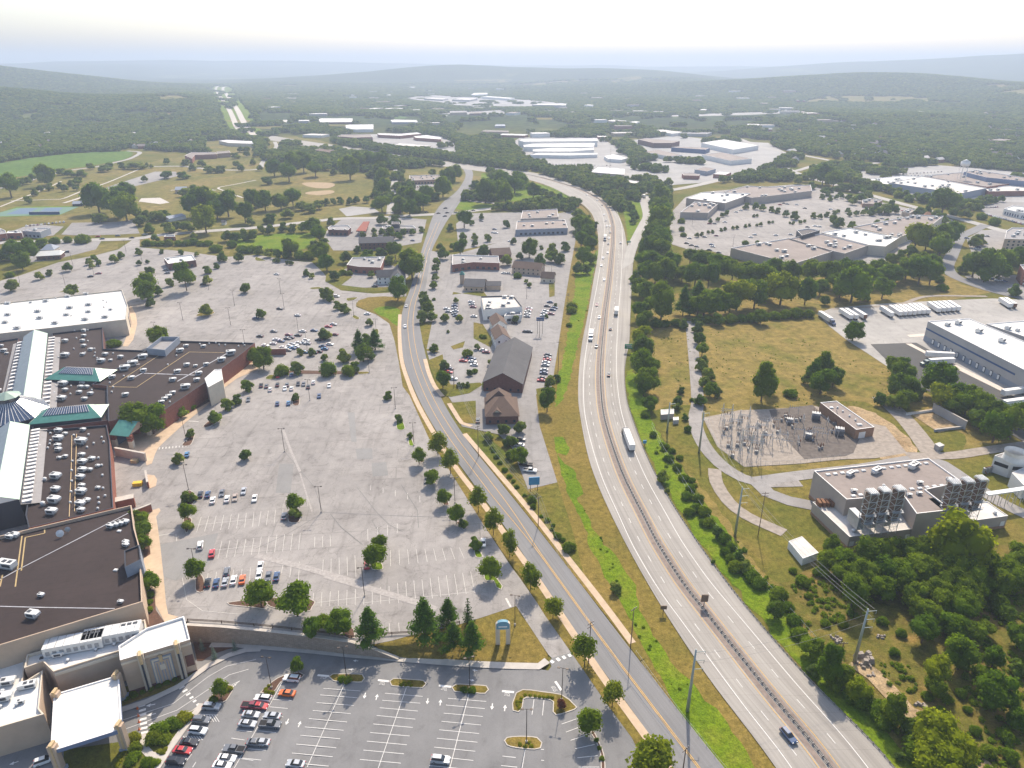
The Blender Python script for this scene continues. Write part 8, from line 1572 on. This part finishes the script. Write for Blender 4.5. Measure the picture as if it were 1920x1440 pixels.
cars('alone near the bottom of the highway', 'D4', None, mk('150 1212 bv'), near=True, road=along(BAR, True), z=.32); cars('on the main road', 'B2', None, mk('1128 698 w,1118 852 w,1180 540 b,1205 477 k'), road=along(LOC, True), z=.3); cars('at the main road junction', 'B1',(60,-4), mk('1280 1192 b,1368 1200 k,1434 1196 k,1495 1196 g,1420 1162 k,1416 1222 k,1630 1178 k,1145 1222 w'), z=.3)
cars('in the shopping centre lot', 'C1',(60,4), mk('1680 1190 w,1715 1178 w,1595 1265 w,1480 1278 m,1520 1278 g,1445 1378 g,1530 1368 m,1820 1360 w,1790 1380 w,1330 1388 s,1310 1425 k,1345 1440 k,1385 1450 g,1495 1435 b,1505 1450 w,1480 1475 k,1550 1495 k,2065 1130 s,2135 1135 w,2195 1162 k,2040 1125 g,2010 1135 r,2775 1240 s,2790 1215 k,2820 1218 k,2850 1180 g,2880 1178 k,2900 1210 w,2930 1180 r,2390 1170 w,2270 1295 w,2215 1303 k,1980 1365 w,2090 1360 s,2305 1300 w'))
rc = random.Random(2); RW = lambda a, b, n: [(round(a[0] + (b[0] - a[0]) * i / (n - 1)), round(a[1] + (b[1] - a[1]) * i / (n - 1)) + rc.randrange(3), rc.choice('wwsgkbwm')) for i in range(n)]
cars('in the curved rows of the dealership', 'D1',(8,-30), RW((1590,1157),(1720,1150),9) + RW((1640,1208),(1910,1278),18)); cars('in the campus lot by the highway bend', 'C1',(3,-30), RW((215,832),(560,828),16) + RW((350,845),(740,838),14)); cars('in the factory lot', 'D1',(3,-30), RW((960,908),(1300,885),14) + RW((1000,918),(1330,908),14))
cars('in the hotel lots at the right edge', 'D2',(60,6), mk('1575 255 b,1580 240 s,1630 228 b,1490 187 b,1720 505 w,1770 510 b,1680 495 b,1640 172 g,1560 265 w')); cars('by the brick block north of the junction', 'B1',(4,-30), RW((1180,1000),(1310,995),9)); cars('in the upper parcel lot', 'B2',(60,4), mk('1780 145 w,1800 148 w,1690 58 g,1790 120 b,1905 210 w,1860 450 w,1890 452 s'))
# trucks
def semi(label, p, rz, cab=None, L_=15.5, group='trailers in the truck yard', rear='panel_white'):
    t = thing('semi_trailer' if cab is None else 'semi_truck', label, 'trailer' if cab is None else 'truck', p, rz, group)
    MB().box((0,0,2.65),(L_,2.6,2.8)).build('box', M['panel_white'], t); MB().box((-L_ / 2 - .03,0,2.65),(.06,2.4,2.6)).build('rear_door', M[rear], t); MB().box((0,0,1.12),(L_ * .96,1.1, .26)).build('chassis', M['tyre'], t)
    for x in (-L_ / 2 + 1.4,-L_ / 2 + 2.7):
        for s_ in (-1,1): o = obj('wheel', TYRE, M['tyre'], t,(x, s_ * 1.05, .5)); o.scale = (1.45,2.6,1.45)
    if cab is None: mb = MB(); mb.box((L_ / 2 - 3,-.8, .6),(.2, .2,1.2)); mb.box((L_ / 2 - 3, .8, .6),(.2, .2,1.2)); mb.build('landing_gear', M['tyre'], t)
    else:
        mb = MB(); x = L_ / 2 + 2.2; prof(mb,[(x - 1.4, .8),(x - 1.4,3.5),(x + .2,3.3),(x + .9,2.1),(x + 2.4,1.8),(x + 2.6, .8)],2.4); mb.build('cab', M['car_' + cab], t); mb = MB(); mb.box((x + .6,0,2.7),(.25,2.1, .9)); mb.build('windscreen', M['car_glass'], t); MB().box((x - 2,0,1),(3.4,1, .3)).build('frame', M['tyre'], t)
        for xx in (x + 1.8, x - 2.2, x - 1.1):
            for s_ in (-1,1): o = obj('wheel', TYRE, M['tyre'], t,(xx, s_ * 1.02, .5)); o.scale = (1.45,2.4,1.45)
    return t
TR = [(585,753),(625,752),(688,750),(890,735),(955,728),(990,726),(1025,724),(1060,722),(1095,718),(1130,716),(1165,714),(1245,703),(1282,700),(1318,697),(1354,695),(1392,692),(1780,670),(1815,668)]
for i, q in enumerate(TR):
    u, v = px(q, 'D2'); p = PZ(u, v,2.6); rz = heading(u, v,-110,-70, PZ); semi('white box trailer, %s from the left in the truck yard rows' % ordn(i + 1),(p.x, p.y, .2), rz, None,15.5, rear='rust' if i in (2,17) else 'panel_white')
for q, d, cb_, lb in (((430,775),(110,70), 'b', 'white trailer truck with blue cab at the left end of the yard'),((1300,1108),(-190,10), 'e', 'white trailer with dark green cab backed to the dock'),((1850,1335),(-150,20), None, 'white trailer at the near end of the docks'),((1860,1415),(-150,20), 'b', 'white trailer cut by the right edge below the docks'),((1290,1060),(-180,-10), None, 'white trailer behind the green-cabbed truck at the dock')):
    u, v = px(q, 'D2'); p = PZ(u, v,2.6); semi(lb,(p.x, p.y, .25), heading(u, v, d[0], d[1], PZ), cb_)
hv = along(BAR, False)
for q, tl_, fl, L_, cb_, lb in (((878,345), 'C3',0,15.5, 'k', 'white semi truck driving away in the right lanes of the highway'),((783,735), 'C2',0,9, 'w', 'white box truck in the right lanes farther up the highway'),((698,180), 'C2',1,9, 'b', 'white box truck coming down the left lanes'),((594,905), 'C2',1,8, 'w', 'white flat truck coming down the left lanes near the green bank'),((990,1072), 'C1',0,7, 'w', 'white truck on the ramp crossing')):
    u, v = px(q, tl_); p = PZ(u, v,2.2); semi(lb,(p.x, p.y, .32), hv(p) + (math.pi if fl else 0), cb_, L_, 'trucks on the highway')
# ------------------------------------------------------------------ lamp posts, poles, wires, signs
plain('lamp_bronze',(.05, .04, .035), .5, .4,0); plain('pole_wood',(.17, .12, .085), .9,0, .2); plain('pole_steel',(.36, .40, .38), .5, .5, .1); plain('sign_blue',(.06, .27, .50), .5,0, .05); plain('sign_green',(.02, .22, .12), .5,0,0); plain('sign_brown',(.16, .11, .08), .6,0,0)
lp_ = MB(); lp_.tube((0,0,0),(0,0,12), .13, .08,6); LPM = lp_.mesh('post'); lp_ = MB(); lp_.tube((0,0,0),(0,0, .7), .32, .32,8); LBM = lp_.mesh('base'); lp_ = MB(); lp_.tube((-1.0,0,11.9),(1.0,0,11.9), .06, n=5); lp_.box((-1.15,0,11.9),(.75, .5, .2)); lp_.box((1.15,0,11.9),(.75, .5, .2)); LHM = lp_.mesh('lamp_head')
for desc, tl_, lo, lst in (('in the mall lot', 'B3', False,[(215,430),(490,885),(815,1515),(1493,815),(1185,385),(1046,108)]),('along the mall front', 'A3', False,[(1400,355),(1415,715),(1482,1370)]),('in the far left of the mall lot', 'A2', False,[(550,400),(150,520),(708,472),(490,540),(948,295),(1067,367),(1566,575),(1371,796),(1760,696),(1730,836),(1176,950),(1840,1010),(1132,560)]),('in the far block of the mall lot', 'B2', False,[(212,722),(187,605),(318,892),(385,1030),(733,772),(905,925),(850,1200),(405,1405)]),('in the lower lot', 'B4', True,[(680,765),(118,842),(1605,850),(2028,1250),(2292,935)]),('on the grass corner', 'C4', False,[(22,372)]),
                           ('beside the highway-side lots', 'C2', False,[(110,640),(295,500),(205,930)]),('in the shopping centre lot', 'C2', False,[(1655,255),(1350,90)])):
    for i, q in enumerate(sorted(lst)):
        u, v = px(q, tl_); p = GL(u, v) if lo else PZ(u, v); t = thing('lamp_post', '%s twin-headed lamp post, %s from the left %s' % ('bronze', ordn(i + 1), desc) if len(lst) > 1 else 'bronze twin-headed lamp post ' + desc, 'lamp post',(p.x, p.y, p.z + .1), random.uniform(-.3, .3), 'lamp posts ' + desc); obj('post', LPM, M['lamp_bronze'], t); obj('base', LBM, M['kerb_concrete'], t); obj('lamp_head', LHM, M['lamp_bronze'], t)
vproj = lambda x, y, z: uvproj(x, y, z)[1]
def pole(label, tile, base, top, kind='wood', arms=1, ang=0.0):
    u, v = px(base, tile); p = PZ(u, v); vt = px(top, tile)[1]; h = 4.0
    while vproj(p.x, p.y, h) > vt and h < 60: h += .25
    t = thing('utility_pole' if kind == 'wood' else 'steel_pole', label, 'pole',(p.x, p.y,0), ang); r = .17 if kind == 'wood' else .55
    mb = MB(); mb.tube((0,0,-.2),(0,0, h), r, r * (.65 if kind == 'wood' else .4),8); mb.build('post', M['pole_wood' if kind == 'wood' else 'pole_steel'], t, None, True)
    for i in range(arms):
        z = h - .6 - i * (1.2 if kind == 'wood' else 3.0); mb = MB()
        if kind == 'wood': mb.box((0,0, z),(2.6, .14, .16))
        else: mb.tube((0,0, z - .3),(2.6,0, z), .14, .08,5)
        mb.build('crossarm', M['pole_wood' if kind == 'wood' else 'pole_steel'], t); mb = MB()
        for x in ((-1.1,-.4, .4,1.1) if kind == 'wood' else (2.5,)): mb.tube((x,0, z),(x,0, z + (.35 if kind == 'wood' else -1.2)), .07, n=5)
        mb.build('insulator', M['unit_grey'], t)
    return Vector((p.x, p.y, h))
S = [pole('tall grey steel pole on the green bank beside the main road', 'C4',(1316,1012),(1365,555), 'steel',3), pole('tall grey steel pole by the dirt track at lower right', 'D4',(645,652),(718,250), 'steel',3), pole('tall steel pole in the shrubs above the gravel track', 'C3',(1672,1058),(1715,695), 'steel',3), pole('steel pole on the lawn beside the service drive', 'C3',(1402,436),(1425,130), 'steel',2), pole('steel pole next to the tan equipment shed', 'C3',(1163,282),(1182,60), 'steel',2)]
Wd = [pole('wooden pole at the bottom edge of the main road', 'C4',(1284,1440),(1305,1290), 'wood',1, .7), pole('wooden utility pole beside the merging yellow lines', 'C4',(574,648),(606,345), 'wood',2, .7), pole('wooden utility pole at the end of the right sidewalk', 'C4',(888,545),(885,240), 'wood',1, .7), pole('wooden utility pole in the roadside shrubs', 'C3',(196,990),(210,765), 'wood',1, .7), pole('wooden utility pole in front of the brown-roofed bank', 'B3',(1668,470),(1690,235), 'wood',2, .7), pole('wooden utility pole among roadside conifers', 'B2',(1485,1310),(1483,1165), 'wood',1, .7)]
pole('dark wooden pole on the lawn left of the power station', 'C3',(1843,1068),(1898,730), 'wood',2); pole('dark wooden pole behind the brick hall strip', 'C2',(345,1190),(358,960), 'wood',1); pole('wooden pole on the strip below the green bank trees', 'C2',(420,660),(418,600), 'wood',2); pole('slender dark sign pole beyond the highway bend', 'C1',(730,925),(732,705), 'wood',0); pole('short wooden pole on the rubble by the dirt track', 'D4',(552,570),(565,495), 'wood',1)
plain('wire',(.32, .32, .33), .5, .6,0)
def wires(label, P, offs, sag=1.6):
    t = thing('power_line', label, 'power line',(0,0,0))
    for ox, dz in offs:
        for a, b in zip(P, P[1:]):
            mb = MB(); d = b - a; n = Vector((d.y,-d.x,0)).normalized(); N = 8; q = [a.lerp(b, i / N) + n * ox - Vector((0,0, dz + sag * 4 * (i / N) * (1 - i / N))) for i in range(N + 1)]
            for c, e in zip(q, q[1:]): mb.tube(c, e, .03, n=3, cap=False)
            mb.build('wire', M['wire'], t)
wires('thin wires along the main road poles',[Wd[0], Wd[1], Wd[3], Wd[4], Wd[5]],[(-.9, .3),(0, .3),(.9, .3),(0,2.0)]); wires('thin wires between the tall steel poles right of the highway',[S[1], S[2], S[3]],[(2.3, .6),(2.3,3.6),(0, .1)],2.2); wires('thin wires crossing the highway from the green bank pole',[S[0], S[1]],[(1, .6),(1,3.6)],2)
def panel_sign(name, label, tile, base, w, h, z0, mat, rz=0.0, two=False, extra=None):
    p = PZ(*px(base, tile)); t = thing(name, label, 'sign',(p.x, p.y,0), rz)
    for x in ((-w / 3, w / 3) if two else (0,)): mb = MB(); mb.tube((x,0,0),(x,0, z0 + .2), .12, n=6); mb.build('post', M['lamp_bronze'], t)
    MB().box((0,0, z0 + h / 2),(w, .35, h)).build('sign_panel', M[mat], t)
    if extra: MB().box((0,-.2, z0 + h * .68),(w * .8, .04, h * .12)).build('lettering_band', M['trim_white'], t); MB().box((0,-.2, z0 + h * .38),(w * .6, .04, h * .1)).build('lettering_band', M['trim_white'], t)
panel_sign('pylon_sign', 'bright blue box sign on a post beside the bank lot', 'C3',(165,725),4.4,3.6,3.2, 'sign_blue', .1, True); panel_sign('highway_sign', 'green exit sign at the right edge of the highway', 'C2',(876,1045),5.5,3,2.6, 'sign_green',0, True, True); panel_sign('highway_sign', 'small green sign in the gore of the ramp', 'C2',(875,232),3.6,1.8,1.6, 'sign_green',0, True, True); panel_sign('highway_sign', 'back of a brown sign standing on the median barrier', 'C4',(1437,232),2.2,2.8,2.2, 'sign_brown',0); panel_sign('highway_sign', 'small brown sign back on the left highway shoulder', 'C4',(1132,285),2.0,1.4,2.0, 'sign_brown',0); panel_sign('highway_sign', 'small blue marker right of the white semi truck', 'C3',(993,385),1.6,1.6,1.4, 'sign_blue',0); panel_sign('pylon_sign', 'dark oval-topped sign in the strip lot', 'C2',(210,905),5,2.4,9, 'panel_darkblue',0, True)
# arched mall monument on the grass corner
p = PZ(*px((1852,506), 'B4')); t = thing('entrance_monument', 'white arched monument with blue panel on the grass corner', 'monument',(p.x, p.y,0), R(3)); 
for x in (-1.55,1.55): MB().box((x,0,2.9),(1.3, .9,5.8)).build('pier', M['stucco_cream'], t)
def arch(r, z0, d, name, mat, y=0.0):
    n = 14; P2 = [(-r, z0)] + [(-r * math.cos(math.pi * i / n), z0 + 1.7 + r * .62 * math.sin(math.pi * i / n)) for i in range(n + 1)] + [(r, z0)]; mb = MB(); k = len(P2)
    mb.add([(x, y - d / 2, z) for x, z in P2] + [(x, y + d / 2, z) for x, z in P2],[tuple(range(k)), tuple(range(2 * k - 1, k - 1,-1))] + [(i, k + i, k + (i + 1) % k,(i + 1) % k) for i in range(k)]); mb.build(name, M[mat], t)
arch(2.2,5.8, .95, 'arch_head', 'stucco_cream'); plain('sign_teal',(.16, .33, .42), .6); arch(1.9,6.1,1.02, 'sign_panel', 'sign_teal')
MB().box((0,-.53,7.0),(2.6, .04, .5)).build('lettering_band', M['trim_white'], t)
for i, q in enumerate([(258,1268),(1032,1000),(1040,1055),(1045,1100),(1046,1155)]):
    p = GL(*px(q, 'A4')); t = thing('traffic_cone', 'orange traffic cone, %s from the left by the porte-cochere' % ordn(i + 1), 'cone',(p.x, p.y, p.z + .22),0, 'cones at the drop-off'); mb = MB(); mb.tube((0,0,0),(0,0, .95), .25, .05,8); mb.build('cone_body', M['car_o'], t); MB().box((0,0, .03),(.6, .6, .06)).build('cone_base', M['car_o'], t)
for i,(q, s_) in enumerate([((715,630),3.2),((500,465),1.4),((520,490),1.5),((722,675),1.8),((760,740),1.3),((850,462),1.2),((1150,980),1.6)]):
    p = PZ(*px(q, 'D4')); rb = random.Random(i); mb = MB()
    for k in range(7): mb.box((rb.uniform(-1,1) * s_, rb.uniform(-.6, .6) * s_, .25 * s_),(s_ * rb.uniform(.4, .9), s_ * rb.uniform(.3, .7), s_ * rb.uniform(.3, .6)), rb.uniform(0,3), .6)
    t = thing('rubble_heap', '%s small pale rubble heap from the left by the dirt track' % ordn(i) if i else 'largest pale rubble heap beside the steel pole', 'rubble',(p.x, p.y,0),0, 'rubble'); mb.build('stone_heap', M['gravel_pale'], t)
chain_fence('low dark fence between the main road and the green bank',[(1192,1225),(1222,1268),(1280,1345),(1340,1420),(1365,1450)],1.2)
